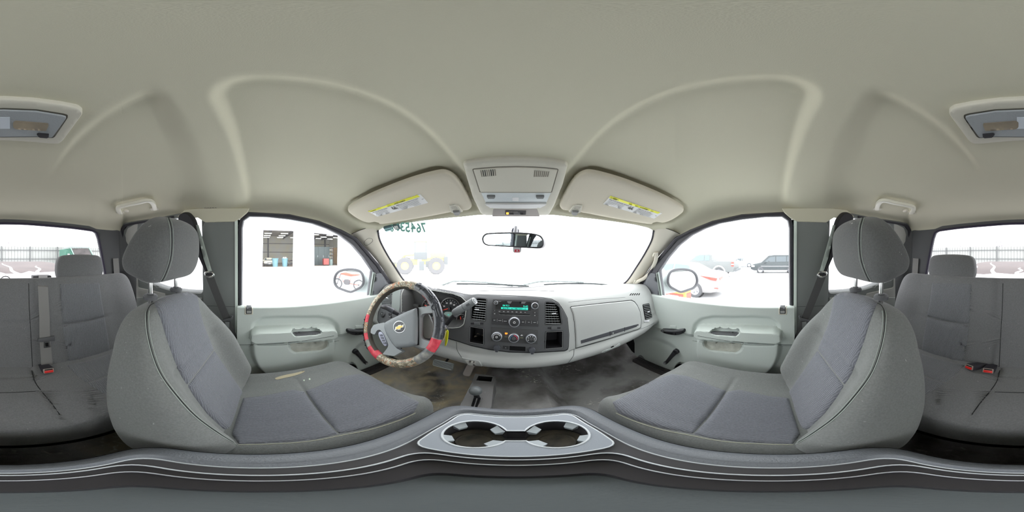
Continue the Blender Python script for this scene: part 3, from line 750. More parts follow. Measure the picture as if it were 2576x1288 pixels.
def build_seat(i):
    t = thing('bucket_seat', seatlab[i][0], 'seat', (SEATC, 0, -.83), 'front bucket seats')
    bm = backrest_mb(); hm = headrest_mb(); cm_ = cushion_mb()
    bo = bm.build('backrest', FAB, t, smooth=70); ho = hm.build('headrest', FABH, t, smooth=80); cu = cm_.build('cushion', FAB, t, smooth=70)
    bs, hs, cs = bvhsurf(bm), bvhsurf(hm), bvhsurf(cm_)
    # ribbed inserts of the backrest, upper and lower
    up_ = [(388, 763), (400, 752), (440, 738), (480, 729), (492, 729), (497, 745), (503, 780), (512, 815), (526, 850), (538, 879), (505, 924), (470, 968), (452, 940), (436, 900), (420, 855), (405, 805)]
    lo_ = [(539, 882), (572, 930), (610, 985), (614, 1000), (604, 1040), (588, 1090), (560, 1078), (520, 1040), (490, 1000), (472, 971), (506, 927)]
    patch('back_insert', rpoly(up_, 4), bs, FABI, bo, lift=.0055, bev=7, step=7, back=.002, smooth=70)
    patch('back_insert', rpoly(lo_, 4), bs, FABI, bo, lift=.0055, bev=7, step=7, back=.002, smooth=70)
    # twin stitched seam down the inner edge
    for du in (-4, 4):
        seam('stitching', [(372+du, 782), (370+du, 800), (373+du, 840), (385+du, 890), (405+du, 940), (440+du, 990), (490+du, 1045), (550+du, 1090), (612+du*.6, 1128)], bs, STITCH, bo, .0011, .0004)
    seam('seam', [(388, 763), (378, 768), (371, 782), (369, 800), (372, 840), (384, 890), (404, 940), (440, 990), (490, 1045), (550, 1090), (614, 1130)], bs, SEAMD, bo, .0009, .0002)
    # headrest
    for du in (-3.5, 0, 3.5):
        seam('stitching' if du else 'seam', [(424+du, 548), (431+du, 575), (432+du, 620), (428+du, 655), (416+du, 690), (405+du, 710)], hs, STITCH if du else SEAMD, ho, .0010 if du else .0008, .0004)
    for u, v0 in ((374, 716), (442, 704)):
        x, y = (-.336, -.270) if u < 400 else (-.458, -.262)
        MB().tube([(x, y+.006, -.16), (x, y, -.01)], .0062, 14).build('headrest_post', CHROME, ho)
        MB().lathe([(0, -.004), (.019, -.004), (.02, .004), (.016, .009), (.009, .010), (.009, .012), (0, .012)], frame(V((x, y+.003, -.112)), (1, 0, 0), (0, 1, 0), (0, 0, 1)), 18).build('post_guide', DARKP, ho)
    # cushion inserts and seams
    rc = [(612, 1001), (660, 996), (700, 988), (735, 980), (766, 985), (790, 1020), (818, 1058), (850, 1092), (800, 1104), (740, 1111), (660, 1115), (600, 1117), (583, 1092), (598, 1045)]
    fc = [(768, 983), (800, 972), (835, 957), (866, 946), (905, 940), (950, 955), (1000, 982), (1055, 1012), (1040, 1040), (1000, 1056), (930, 1077), (853, 1091), (820, 1055), (792, 1018)]
    patch('cushion_insert', rpoly(rc, 4), cs, FABI, cu, lift=.005, bev=7, step=7, back=.002, smooth=70)
    patch('cushion_insert', rpoly(fc, 4), cs, FABI, cu, lift=.005, bev=7, step=7, back=.002, smooth=70)
    seam('stitching', [(600, 1119), (660, 1118), (740, 1114), (800, 1107), (860, 1095), (930, 1081), (1000, 1059), (1045, 1039)], cs, mat('pale_stitch', (170, 170, 150), .9), cu, .0008, .0006)
    MB().box((SEATC, .10, -.755), (.40, .42, .15), bev=.02).build('seat_base', VOID, t)
    MB().box((SEATC-.232, .06, -.62), (.025, .34, .07), bev=.01).build('side_shield', DARKP, t)
    if i == 0:
        patch('fabric_tear', smooth_poly([(693, 951), (715, 944), (745, 938), (765, 933), (763, 937), (742, 945), (715, 951), (697, 955)], True, 3), cs, mat('torn_foam', (150, 142, 120), .95, bump=.8, scale=300), cu, lift=.0015, step=3)
        for q in ((765, 957, 2.0), (779, 954, 2.4)): patch('paint_spot', circ(q[0], q[1], q[2], 8), cs, mat('spot', (165, 175, 160), .9), cu, lift=.0012, step=2, label='pale dried spot')
    return t, bs, cs
SEATS = {}
for s_ in (0, 1):
    MIR[0] = bool(s_); SEATS[s_] = build_seat(s_)
MIR[0] = False

# ------------------------------------------------------------------ rear bench
def bench():
    t = thing('rear_bench', 'dark cloth rear bench seat below the back window', 'seat', (0, -.5, -.83))
    F = V((0, 1, .25)).normalized(); U = V((0, -.25, 1)).normalized()
    M = frame(V((0, -.66, -.33)), (-1, 0, 0), U, F)
    ol = rpoly([(-.665, -.20), (.665, -.20), (.665, .10), (.63, .235), (-.63, .235), (-.665, .10)], .075, 8)
    def fr(x, y):
        ax = abs(x); f = .055-.06*(y+.2)*0
        f = f-.010*np.exp(-((ax-.125)/.007)**2)-.006*np.exp(-((ax-.235)/.006)**2)*1-.006*np.exp(-((ax-.50)/.007)**2)+.012*ss((ax-.5)/.1)
        f = f-.004*np.exp(-((y-.045+.02*0)/.006)**2)*(ax < .10)-.006*np.exp(-((y-.02)/.006)**2)*((ax > .24) & (ax < .495))
        return f+.012*ss((.0-y)/.2)
    bm = MB().pillow(M, ol, fr, lambda x, y: .05+0*x, .22, 240, 40); bs = bvhsurf(bm)
    bo = bm.build('backrest', FABR, t, smooth=70)
    M = frame(V((0, -.44, -.545)), (1, 0, 0), (0, 1, 0), (0, 0, 1))
    ol = rpoly([(-.66, -.17), (.66, -.17), (.66, .08), (.60, .178), (-.60, .178), (-.66, .08)], .05, 8)
    def tp(x, y):
        ax = abs(x); f = .088-.05*ss((y-.05)/.12)*.4
        k = .125+.06*ss((.12-y)/.3)*0+.0*y
        f = f-.008*np.exp(-((ax-.10-.25*np.clip(-(y), -.2, .2)*-.3)/.006)**2)-.007*np.exp(-((ax-.30+.35*(y+.17))/.006)**2)*(ax > .1)-.005*np.exp(-((y+.055)/.005)**2)*(ax < .10)
        return f
    cmb = MB().pillow(M, ol, tp, lambda x, y: .09+0*x, .25, 240, 40); cs = bvhsurf(cmb)
    co_ = cmb.build('cushion', FABR, t, smooth=70)
    for s_ in (0, 1):
        MIR[0] = bool(s_)
        patch('back_insert', rpoly([(151, 714), (200, 713), (250, 712), (256, 760), (263, 795), (211, 808), (156, 813)], 3), bs, FABRI, bo, lift=.003, bev=4, step=8, smooth=70)
        patch('back_insert', rpoly([(156, 816), (211, 811), (263, 798), (268, 825), (274, 865), (276, 882), (245, 895), (172, 909), (164, 870)], 3), bs, FABRI, bo, lift=.003, bev=4, step=8, smooth=70)
        patch('cushion_insert', rpoly([(168, 919), (230, 905), (276, 890), (277, 940), (250, 952), (216, 962), (190, 942)], 3), cs, FABRI, co_, lift=.003, bev=4, step=8, smooth=70)
        patch('cushion_insert', rpoly([(219, 964), (250, 955), (280, 943), (284, 1005), (262, 990), (240, 977)], 3), cs, FABRI, co_, lift=.003, bev=4, step=8, smooth=70)
        seam('seam', [(72, 713), (74, 780), (78, 850), (82, 930)], bs, SEAMD, bo, .0014)
        seam('seam', [(80, 932), (88, 960), (105, 985), (130, 1015), (150, 1043)], cs, SEAMD, co_, .0014)
        # rear headrests
        c = V((-.366, -.725, -.055)); Mh = frame(c, (-1, 0, 0), V((0, -.1, 1)), V((0, 1, .1)))
        half = [(0, -.062), (.09, -.062), (.118, -.055), (.131, -.03), (.130, .01), (.120, .042), (.10, .056), (.05, .061), (0, .062)]
        ol = smooth_poly([(x*.97, y) for x, y in half]+[(-x*.97, y) for x, y in half[-2:0:-1]], True, 5)
        h = thing('rear_headrest', ['rear bench headrest on the left, in front of the green container', 'rear bench headrest on the right side of the back window'][s_], 'headrest', c, 'rear headrests')
        MB().pillow(Mh, ol, lambda x, y: .040-.6*x*x, lambda x, y: .035+0*x, .45, 90, 22, c=(0, 0)).build('cushion', FABR, h, smooth=80)
        MB().box((-.366, -.715, -.119), (.15, .02, .006), bev=.002).build('mounting_strip', mat('strip_grey', (120, 120, 118), .4), h)
    MIR[0] = False
    seam('seam', [(-70, 823), (-20, 825), (9.5, 826), (40, 825), (76, 822)], bs, SEAMD, bo, .0008, smooth=False) if False else None
    seam('seam', [(9.5-83, 986), (9.5, 988), (98, 984)], cs, SEAMD, co_, .0012)
    MB().tube([(-.6, -.272, -.585), (.6, -.272, -.585)], .003, 6).build('piping', DARKP, co_)
    MB().box((0, -.48, -.70), (1.25, .30, .2)).build('seat_base', VOID, t)
    # seat buckles, with red release buttons
    def buckle(u, v, name, lab, yaw=0):
        b = cs(u, v)[0]; o = thing('seat_buckle', lab, 'buckle', b, 'red rear seat belt buckles')
        d = V((math.sin(yaw), .85, .35)).normalized(); Mb = basis(b+V((0, -.012, .012)), d, (1, 0, 0))
        MB().prism(rect(-.019, -.011, .019, .011, .004), -.06, .014, Mb, .002).build('buckle_body', RUBBER, o)
        MB().prism(rect(-.0175, -.0095, .0175, .0095, .003), .012, .0165, Mb, .001).build('bezel', mat('buckle_rim', (140, 128, 120), .4), o)
        MB().prism(rect(-.0145, -.002, .0145, .0075, .002), .016, .0195, Mb, .001).build('release_button', mat('buckle_red', (226, 34, 30), .4), o)
        MB().prism(rect(-.0135, -.0075, .0135, -.0035, .001), .0160, .0172, Mb).build('slot', VOID, o)
    buckle(122, 940, 'l', 'single red and black buckle under the hanging centre belt')
    buckle(2443, 932, 'a', 'left one of the two red buckles in the bench crease, turned sideways', .5)
    buckle(2486, 940, 'b', 'right one of the two red buckles in the bench crease', .0)
    # centre shoulder belt hanging over the bench back
    o = thing('centre_seat_belt', 'grey centre lap and shoulder belt hanging down the bench back', 'seat belt', bs(113, 735)[0])
    rt = rearx(.05)(104, 690); 
    cbx = MB().box(rearx(.06)(103.5, 703)[0]+V((0, 0, 0)), (.092, .05, .045), bev=.005); cbx.build('belt_outlet', DARKP, o)
    top = rearx(.06)(105, 693)[0]+V((0, .028, .002))
    pl = [top+V((0, -.035, .0)), top]+pts(bs, [(107, 722), (109, 760), (111, 800), (113, 850), (116, 900), (118, 928)], .006)
    MB().tube(pl, 1, 8, flat=(.021, .0012), up=(1, 0, 0)) if False else None
    def strap(P, w, th, ax=(1, 0, 0)):
        mb = MB(); ax = V(ax); rows = []
        for i, p in enumerate(P):
            t_ = (P[min(i+1, len(P)-1)]-P[max(i-1, 0)]).normalized(); x = (ax-t_*ax.dot(t_)).normalized(); n_ = x.cross(t_)
            rows.append([p-x*w+n_*th, p+x*w+n_*th, p+x*w-n_*th, p-x*w-n_*th])
        return mb.grid(rows, 4, len(rows), True)
    strap(pl, .021, .0011).build('webbing', BELTG, o)
    Ml = mount(bs, 115, 853, 0, .008)
    tg = MB().prism(rpoly([(-.033, -.007), (.033, -.010), (.033, .012), (-.033, .009)], .005), 0, .008, Ml, .002).build('latch_tongue', DARKP, o)
    MB().prism(rpoly([(-.011, -.006), (-.013, -.036), (.013, -.036), (.011, -.006)], .003), .001, .004, Ml).build('tongue_plate', CHROME, tg)
    MB().prism(rect(-.006, -.030, .006, -.014, .002), .0041, .0046, Ml).build('tongue_slot', VOID, tg)
    # wire loop standing at the middle of the sill
    a0 = rearx(.05)(0, 709)[0]
    lp = [rearx(.05)(14+13.5*math.cos(x), 709-14*math.sin(x))[0] for x in np.linspace(0, math.pi, 16)]
    tag(MB().tube(lp, .0022, 8).build('tether_loop', RUBBER), 'thin black wire tether loop standing behind the bench middle', 'loop')
    return strap
strap = bench()

# ------------------------------------------------------------------ side belts
def belts(i):
    S_ = sidex(.05); o = thing('shoulder_belt', ['black front shoulder belt on the left pillar with a chrome guide ring', 'black front shoulder belt on the right pillar, its latch plate catching the light'][i], 'seat belt', (-.72, -.25, 0), 'front shoulder belts')
    sl = [S_(*q)[0] for q in ((472, 548), (488, 590), (505, 640), (524, 688))]
    patch('upper_guide', smooth_poly([(452, 542), (464, 534), (478, 536), (490, 550), (496, 566), (505, 600), (515, 640), (530, 684), (520, 690), (505, 655), (470, 585), (452, 562)], True, 4), sidex(.045), BLACK, o, lift=.022, bev=4, step=6, back=.01)
    S2 = sidex(.075)
    patch('sleeve_edge', [(494, 566), (499, 566), (533, 684), (526, 687), (513, 650)], sidex(.065), mat('sleeve_grey', (130, 138, 132), .4), o, lift=.006, step=7)
    g = V(S2(527, 690)[0]); R_ = .021
    MB().tube([g+V((.004, R_*.95*math.cos(a), R_*.55*math.sin(a))) for a in np.linspace(0, 2*math.pi, 22)[:-1]], .0052, 8, True).build('guide_ring', CHROME, o)
    MB().tube([g+V((.006, -.016, -.002)), g+V((.006, .016, .002))], .0048, 8).build('belt_roller', BLACK, o)
    P = [g+V((.006, 0, .0))]+[sidex(.07)(*q)[0] for q in ((537, 720), (553, 760), (572, 805))]
    strap(P, .018, .001, (0, 1, .25)).build('webbing', BELT, o)
    P2 = [sidex(.07)(*q)[0] for q in ((574, 808), (588, 845), (600, 880), (606, 930))]
    strap(P2, .013, .001, (0, 1, .25)).build('webbing', BELT, o)
    e = sidex(.078)(573, 804)[0]
    MB().tube([e+V((0, -.024, -.008)), e+V((0, .018, .008)), e+V((0, .020, .022))], .0055, 8).build('latch_tongue', DARKP, o)
    MB().box(e+V((0, -.002, -.034)), (.004, .020, .045), bev=.001).build('tongue_plate', CHROME, o)
    # rear outboard belt on the corner pillar
    q = thing('rear_side_belt', ['grey rear side belt on the left corner pillar', 'grey rear side belt on the right corner pillar'][i], 'seat belt', (-.68, -.78, -.1), 'rear side belts')
    pr = plane((-.66, -.77, 0), (.35, 1, 0))
    P = [pr(*k)[0] for k in ((291, 650), (293, 680), (296, 722))]; strap(P, .018, .001, (.9, -.35, 0)).build('webbing', BELTG, q)
    e = pr(298, 724)[0]+V((0.006, .006, 0)); MB().tube([e+V((-.026, .012, .012)), e+V((-.014, .006, -.006)), e+V((.016, 0, -.004)), e+V((.022, 0, .01))], .0055, 8).build('latch_tongue', mat('tongue_grey', (96, 96, 94), .5), q)
    strap([pr(299, 727)[0], pr(304, 790)[0]], .012, .001, (.9, -.35, 0)).build('webbing', BELT, q)
    # ceiling handle over the rear door
    h = thing('ceiling_handle', ['pale ceiling grab handle above the left rear door', 'pale ceiling grab handle above the right rear door'][i], 'grab handle', (-.55, -.45, .2), 'ceiling grab handles')
    A, B = ceilsurf(300, 524), ceilsurf(384, 512); m1 = ceilsurf(320, 521); m2 = ceilsurf(362, 511)
    pp = plane(A[0]*.93, (A[1]+B[1]).normalized())
    gp_ = [ceilsurf(303, 536)[0]]+[pp(u, v)[0] for u, v in ((297, 527), (301, 520), (320, 515), (345, 510), (366, 505), (378, 506), (386, 514))]+[ceilsurf(389, 526)[0]]
    MB().tube(smooth_poly([tuple(p) for p in gp_], False, 5), .0095, 14, flat=(1.15, .8)).build('grip', mat('handle_pale', (190, 188, 176), .5), h)
    for q in ((302, 534), (388, 524)): MB().prism(rpoly([(-.02, -.013), (.02, -.013), (.02, .013), (-.02, .013)], .008), -.004, .006, mount(ceilsurf, *q), .002).build('handle_foot', HPLAS, h)
    p0 = pp(318, 530)[0]; MB().pillow(basis(p0, pp(318, 530)[1], (0, 1, 0)), circ(0, 0, .008, 16, .014), lambda x, y: .006+0*x, lambda x, y: .006+0*x, .7, 20, 8).build('coat_hook', PILLAR, h)
for s_ in (0, 1):
    MIR[0] = bool(s_); belts(s_)
MIR[0] = False

# ------------------------------------------------------------------ folded centre console
CON = mat('console_soft_grey', (86, 89, 94), .42, bump=.9, scale=330, spec=.5)
TRAY = mat('tray_silver_grey', (118, 123, 130), .38, bump=.2, scale=500, spec=.5)
CDK = mat('console_dark', (54, 53, 56), .42, spec=.5)
def console():
    t = thing('centre_console', 'folded centre seat console with twin cup holders and open storage bin', 'console', (0, .1, -.83))
    hol = []
    X0, X1, Y0, Y1 = -.164, .164, -.130, .318
    n = 150; ol = rpoly([(X0+.012, Y0), (X1-.012, Y0), (X1, .0), (X1-.004, .2), (X1-.024, Y1), (X0+.024, Y1), (X0+.004, .2), (X0, .0)], .05, 10)
    tray = rpoly([(-.110, .150), (-.112, .20), (-.096, .277), (.096, .277), (.112, .20), (.110, .150)], .02, 5)
    binp = rpoly([(-.098, -.098), (.098, -.098), (.098, .142), (-.098, .142)], .03, 8)
    o2 = resamp(ol, n); i2 = resamp(rpoly([(-.116, -.103), (.116, -.103), (.118, .10), (.118, .2), (.100, .284), (-.100, .284), (-.118, .2), (-.118, .10)], .03, 8), n)
    # align start points
    def align(a, b): a = np.array(a); b = np.array(b); k = min(range(n), key=lambda s: ((np.roll(b, -s, 0)-a)**2).sum()); return np.roll(b, -k, 0)
    i2 = align(o2, i2); o2 = np.array(o2); rows = []
    zt = -.418
    for k, z in ((0, -.60), (0, -.47), (0, -.445)): rows.append([V((x, y, z)) for x, y in o2])
    for s_ in np.linspace(0, 1, 16):
        z = zt-.027*(1-math.sqrt(max(0, 1-(1-s_)**2.4)))-(.012*ss((s_-.72)/.28)); rows.append([V((*(o2[j]*(1-s_)+i2[j]*s_), float(z))) for j in range(n)])
    MB().grid(rows, n, len(rows), True).build('padded_rim', CON, t, smooth=60)
    seam('joint_line', [(620, 1143)], plane((0, 0, -.43), (0, 0, 1)), SEAMD, t) if False else None
    MB().tube([V((x*1.0, y, -.4405)) for x, y in o2], .0012, 5, True).build('rim_stitching', SEAMD, t)
    # top plate: delaunay plate with tray + bin + holders
    top = plane((0, 0, -.428), (0, 0, 1))
    def P2(pl): return [((1288+YAW)+math.degrees(math.atan2(x, y))*PXD, 644+math.degrees(math.atan2(.428, math.hypot(x, y)))*PXD) for x, y in pl]
    def plate(name, outer, holes, z, m, th=.004, bev=.0):
        # flat plate with holes, straight in plan
        loops = [outer]+holes; P = []; E = []
        for lp in loops: k = len(P); P += [V(p) for p in lp]; E += [(k+i, k+(i+1) % len(lp)) for i in range(len(lp))]
        r = delaunay_2d_cdt(P, E, [], 0, 1e-6); vs, fs = r[0], r[2]
        C = np.array([[sum(vs[i][q] for i in f)/len(f) for q in (0, 1)] for f in fs]); keep = inside(outer, C[:, 0], C[:, 1])
        for h in holes: keep &= ~inside(h, C[:, 0], C[:, 1])
        mb = MB(); mb.add([V((p.x, p.y, z)) for p in vs], [f for f, k in zip(fs, keep) if k])
        for lp in loops:
            L = len(lp); a = len(mb.v); mb.v += [V((p[0], p[1], z)) for p in lp]+[V((p[0], p[1], z-th)) for p in lp]
            mb.f += [(a+i, a+(i+1) % L, a+L+(i+1) % L, a+L+i) for i in range(L)]
        return mb.build(name, m, t, smooth=30)
    a = .0445; cxs = .054; yc = .213
    cup = []
    for th in np.linspace(R(32), R(328), 30): cup.append((-cxs-a*math.cos(th)*-1*-1 if False else -cxs+a*math.cos(th), yc+a*math.sin(th)))
    right = [(-x, y) for x, y in cup]
    # joined figure-eight opening
    neck = .016
    L_ = [(-cxs+a*math.cos(th), yc+a*math.sin(th)) for th in np.linspace(R(22), R(338), 34)]
    opening = L_+[(-x, y) for x, y in L_[::-1]]
    opening = rpoly(opening, .004, 2) if False else opening
    outerp = rpoly([(-.117, -.104), (.117, -.104), (.119, .10), (.119, .2), (.101, .285), (-.101, .285), (-.119, .2), (-.119, .10)], .03, 8)
    tr_ = plate('cup_tray', tray, [opening], -.4225, TRAY, .010)
    plate('top_panel', outerp, [rpoly([(-.104, .150), (-.104, .2), (-.09, .268), (.09, .268), (.104, .2), (.104, .150)], .02, 5), binp], -.430, CDK, .01)
    MB().tube([V((x, y, -.4222)) for x, y in opening], .0020, 6, True).build('opening_rim', SILVER, tr_)
    MB().tube([V((x, y, -.4235)) for x, y in tray], .0016, 6, True).build('tray_edge', SILVER, tr_)
    MB().tube([V((x*1.008, y, -.4285)) for x, y in outerp], .0014, 6, True).build('panel_edge', SILVER, t)
    MB().tube([V((x, y, -.4290)) for x, y in binp], .0016, 6, True).build('bin_edge', SILVER, t)
    # wells
    n2 = len(opening); rows = [[V((x, y, z)) for x, y in opening] for z in (-.424, -.475)]; MB().grid(rows, n2, 2, True).build('well_wall', CDK, tr_)
    WELL = mat('dirty_well_floor', (52, 52, 50), .6, rgb2=(82, 76, 68), vscale=40, bump=.3, scale=200)
    MB().add([V((x, y, -.474)) for x, y in opening], [tuple(range(n2))]).build('well_floor', CDK, tr_, smooth=0)
    for sx in (-1, 1):
        ch = MB().lathe([(0, .0), (.024, .0), (.0255, .002), (.0275, .002), (.0285, .0), (.041, .001), (.042, .0)], Matrix.Translation((sx*cxs, yc, -.4735)), 32); ch.build('cup_well', WELL, tr_)
        for k, an in enumerate((35, 140, 215, 325) if sx < 0 else (145, 40, 325, 215)):
            c_, s__ = math.cos(R(an)), math.sin(R(an)); o = V((sx*cxs+c_*a, yc+s__*a, -.432)); 
            if abs(o.x) < .02: o.x += .004*sx
            Mf = frame(o, (-s__, c_, 0), (0, 0, 1), (c_, s__, 0))
            MB().add([Mf @ V(p) for p in ((-.012, .006, 0), (.012, .006, 0), (.011, -.010, -.004), (-.011, -.010, -.004), (-.008, 0.0, -.014), (.008, 0.0, -.014), (.007, -.010, -.013), (-.007, -.010, -.013))],
                     [(0, 1, 5, 4), (4, 5, 6, 7), (0, 4, 7, 3), (1, 2, 6, 5), (3, 7, 6, 2)]).build('grip_finger', mat('finger_pale', (132, 138, 142), .5), tr_, smooth=0)
    # stepped bin
    def ring(k, z, dy=0): 
        c = (0, .022); return [V((c[0]+(x-c[0])*k[0], c[1]+dy+(y-c[1])*k[1], z)) for x, y in binp]
    rows = [ring((1, 1), -.430), ring((1, 1), -.438), ring((.87, .90), -.440), ring((.86, .89), -.452), ring((.60, .66), -.455), ring((.58, .64), -.478)]
    MB().grid(rows, len(binp), len(rows), True).build('storage_bin', mat('bin_dark', (40, 38, 41), .4), t, smooth=30)
    MB().tube(ring((.865, .895), -.4395), .0013, 6, True).build('step_edge', SILVER, t)
    MB().add(ring((.60, .66), -.476), [tuple(range(len(binp)))]).build('bin_mat', mat('bin_floor_grey', (78, 83, 85), .8, bump=.4, scale=300), t, smooth=0)
    MB().box((0, .09, -.70), (.27, .36, .22)).build('console_base', VOID, t)
    lt = MB().box((.07, -.088, -.444), (.05, .008, .006), bev=.002).build('bin_latch', BLACK, t)
console()

# ------------------------------------------------------------------ dashboard
prof = [(1.07, -.205, 0), (.95, -.197, 0), (.86, -.190, 0), (.78, -.186, 0), (.735, -.188, 0), (.705, -.197, 0), (.685, -.213, 0), (.672, -.235, .1), (.660, -.27, .2), (.650, -.31, .4), (.642, -.35, .6), (.634, -.39, .8), (.626, -.42, 1), (.622, -.436, 1),
        (.612, -.450, 1), (.603, -.466, 1), (.603, -.484, 1), (.615, -.500, 1), (.645, -.514, 1), (.70, -.522, 1), (.80, -.53, 1), (1.0, -.55, 1)]
pr_ = np.array(smooth_poly(prof, False, 4))
def dash_pt(x, k):
    y, z, w_ = pr_[k]; ax = abs(x)
    cen = ss((.28-ax)/.10)*1.0                   # centre stack stands proud
    lift = ss((y-.60)/.08)*ss((.80-y)/.06)*ss((-.12-z)/.1)
    up = .020*cen*ss((.80-y)/.08)*ss((z+.30)/.10)
    brow = .022*ss((.17-abs(x+.40))/.10)*ss((.80-y)/.08)*ss((z+.27)/.06)
    return V((x, y+.02*ss((ax-.60)/.15)-.008*cen, z+w_*.050*(min(ax, .7)/.6)**2+up+brow))
xs = np.arange(-.752, .7521, .008); N = len(pr_)
rows = [[dash_pt(x, k) for x in xs] for k in range(N)]
db = MB().grid(rows, len(xs), N); dsurf = bvhsurf(db)
DASH = thing('dashboard', 'grey dashboard with charcoal centre stack, instrument binnacle and glove box', 'dashboard', (0, .8, -.5))
bezel = [(1186, 743.5), (1200, 742), (1250, 743.5), (1320, 746), (1365, 749.5), (1388, 753), (1404, 762), (1416, 779), (1427, 800), (1431, 840), (1430, 870), (1428, 878), (1420, 882), (1342, 886.5), (1280, 885), (1230, 878.5), (1187, 869.5), (1151, 858), (1110, 846), (1060, 838),
         (1000, 834), (962, 826), (950, 806), (952, 785), (962, 765), (985, 766), (985, 742), (1003, 729), (1016, 722), (1045, 717), (1091, 726.5), (1140, 735), (1168, 741)]
clus = [(1012, 800), (1011, 742), (1016, 729), (1045, 723.5), (1091, 733), (1138, 741), (1162, 749), (1176, 761), (1173, 790), (1168, 816), (1158, 823), (1140, 825), (1100, 822), (1040, 818)]
ventL = rpoly([(1200, 751), (1224.6, 753.4), (1221, 808.5), (1185, 804), (1187, 772)], 4)
ventR = rpoly([(1371.4, 760.4), (1395, 762), (1407, 773), (1412.5, 815), (1371, 817)], 4)
ventE = rpoly([(1616, 766), (1633, 763), (1641, 799), (1622.6, 805)], 2.5)
ventD = rpoly([(967, 744), (989, 736), (984, 768), (959, 764)], 2.5)
cubL = rpoly([(1183.5, 821), (1217, 826.4), (1217, 866), (1182, 860)], 2)
cubR = rpoly([(1373, 834), (1414, 832.6), (1414, 873.7), (1371, 876.8)], 2)
PV = np.array([tuple(p) for p in db.v]); U = 1288+YAW+np.degrees(np.arctan2(PV[:, 0], PV[:, 1]))*PXD; W = 644-np.degrees(np.arctan2(PV[:, 2], np.hypot(PV[:, 0], PV[:, 1])))*PXD
# openings cut through the carcass behind the fascia
grow = lambda pl, k: [((u-sum(p[0] for p in pl)/len(pl))*k+sum(p[0] for p in pl)/len(pl), (v-sum(p[1] for p in pl)/len(pl))*k+sum(p[1] for p in pl)/len(pl)) for u, v in pl]
cut = np.zeros(len(PV), bool)
for pl, k in ((clus, 1.0), (ventL, 1.0), (ventR, 1.0), (cubL, 1.0), (cubR, 1.0)): cut |= (sdf(pl, U, W) > -1.5) & (PV[:, 1] < .80)
dbody = MB(); dbody.v = db.v; dbody.f = [f for f in db.f if not (cut[list(f)].any())]
DP = mat('dash_pad_grey', (150, 152, 151), .62, bump=.35, scale=600, spec=.4)
carc = dbody.build('dash_pad', DP, DASH, smooth=50)
for s_ in (-1, 1):   # end caps
    MB().add([V((s_*.752, dash_pt(s_*.752, k).y, dash_pt(s_*.752, k).z)) for k in range(N)], [tuple(range(N))]).build('end_cap', DP, DASH, smooth=0)
bz = patch('centre_fascia', rpoly(bezel, 3), dsurf, DARKP, DASH, lift=.005, bev=2, holes=[clus, ventL, ventR, cubL, cubR], step=6)
patch('fascia_joint', rpoly([(u+(u-1200)*.003, v+(v-806)*.02) for u, v in bezel], 3), dsurf, SEAMD, DASH, lift=.0012, holes=[clus, ventL, ventR, cubL, cubR], step=8)
JT = mat('dash_joint', (60, 62, 62), .85)
seam('joint_line', [(1148, 860), (1150, 880), (1158, 894), (1166, 905), (1172, 915)], dsurf, JT, carc, .0010)
seam('joint_line', [(1444, 878), (1443, 893), (1437, 903), (1428, 914)], dsurf, JT, carc, .0013)
seam('joint_line', [(1431, 884), (1448, 877), (1520, 857), (1611, 828), (1646, 812)], dsurf, JT, carc, .0010)
seam('joint_line', [(1200, 732.5), (1240, 731.2), (1297, 731), (1350, 731.2), (1394, 733)], dsurf, JT, carc, .0022)
seam('joint_line', [(1430, 760), (1500, 753), (1573, 748)], dsurf, JT, carc, .0007)
# glove box
gbx = [(1434.5, 774.5), (1437, 772), (1500, 765), (1588, 756), (1596, 760), (1603, 769), (1609.6, 784), (1613, 805), (1611.5, 825), (1605, 828.6), (1530, 852), (1448.4, 875.5), (1447.5, 840), (1445, 812), (1441, 789)]
patch('glove_joint', [(u+(u-1523)*.008, v+(v-815)*.03) for u, v in gbx], dsurf, SEAMD, DASH, lift=.0008, step=9)
gl = patch('glove_box_door', rpoly(gbx, 2), dsurf, DP, DASH, lift=.006, bev=2.2, step=8)
GSURF = dsurf
patch('pull_strip', rpoly([(1458, 855), (1532, 833), (1605, 813.5), (1606.5, 821), (1532, 845), (1459, 865.5)], 2), dsurf, mat('strip_charcoal', (52, 53, 58), .5), gl, lift=.0075, bev=1.5, step=5)
for a, b in (((1532.7, 833), (1532.9, 845)), ((1569, 823), (1569.3, 834))): seam('joint_line', [a, b], dsurf, VOID, gl, .001, .0078, smooth=False)
M_ = mount(dsurf, 1540, 838, 0, .0075); MB().lathe([(0, 0), (.004, 0), (.004, .0015), (.0015, .0015), (.0015, .0005), (0, .0005)], M_, 14).build('key_lock', CHROME, gl)
lo = patch('latch_recess', smooth_poly([(1514, 887), (1520, 882), (1545, 873), (1557, 864), (1560, 867), (1552, 876), (1530, 884)], True, 3), dsurf, mat('recess_light', (176, 180, 180), .5), carc, lift=.002, step=4)
patch('latch_slot', rpoly([(1536, 873), (1543, 869.5), (1544, 871), (1537, 874.5)], .6), dsurf, VOID, lo, lift=.0032, step=3)
patch('coin_tray', rpoly([(1160, 898), (1178, 902), (1206, 907), (1214, 920), (1212, 922), (1176, 917), (1167, 912)], 3), dsurf, mat('tray_face', (140, 142, 141), .6), carc, lift=.003, bev=1.5, step=5)
patch('tray_pull', rpoly([(1171, 905), (1196, 909), (1200, 919), (1178, 916)], 2), dsurf, mat('recess_light2', (160, 160, 156), .6), carc, lift=.0045, step=5)
# defroster / corner grille
for k in range(5): patch('corner_slot', [(1583+k*5.5, 743.5-k*.2), (1586+k*5.5, 743.2-k*.2), (1590+k*5, 738), (1587.5+k*5, 738)], dsurf, VOID, carc, lift=.001, step=4)

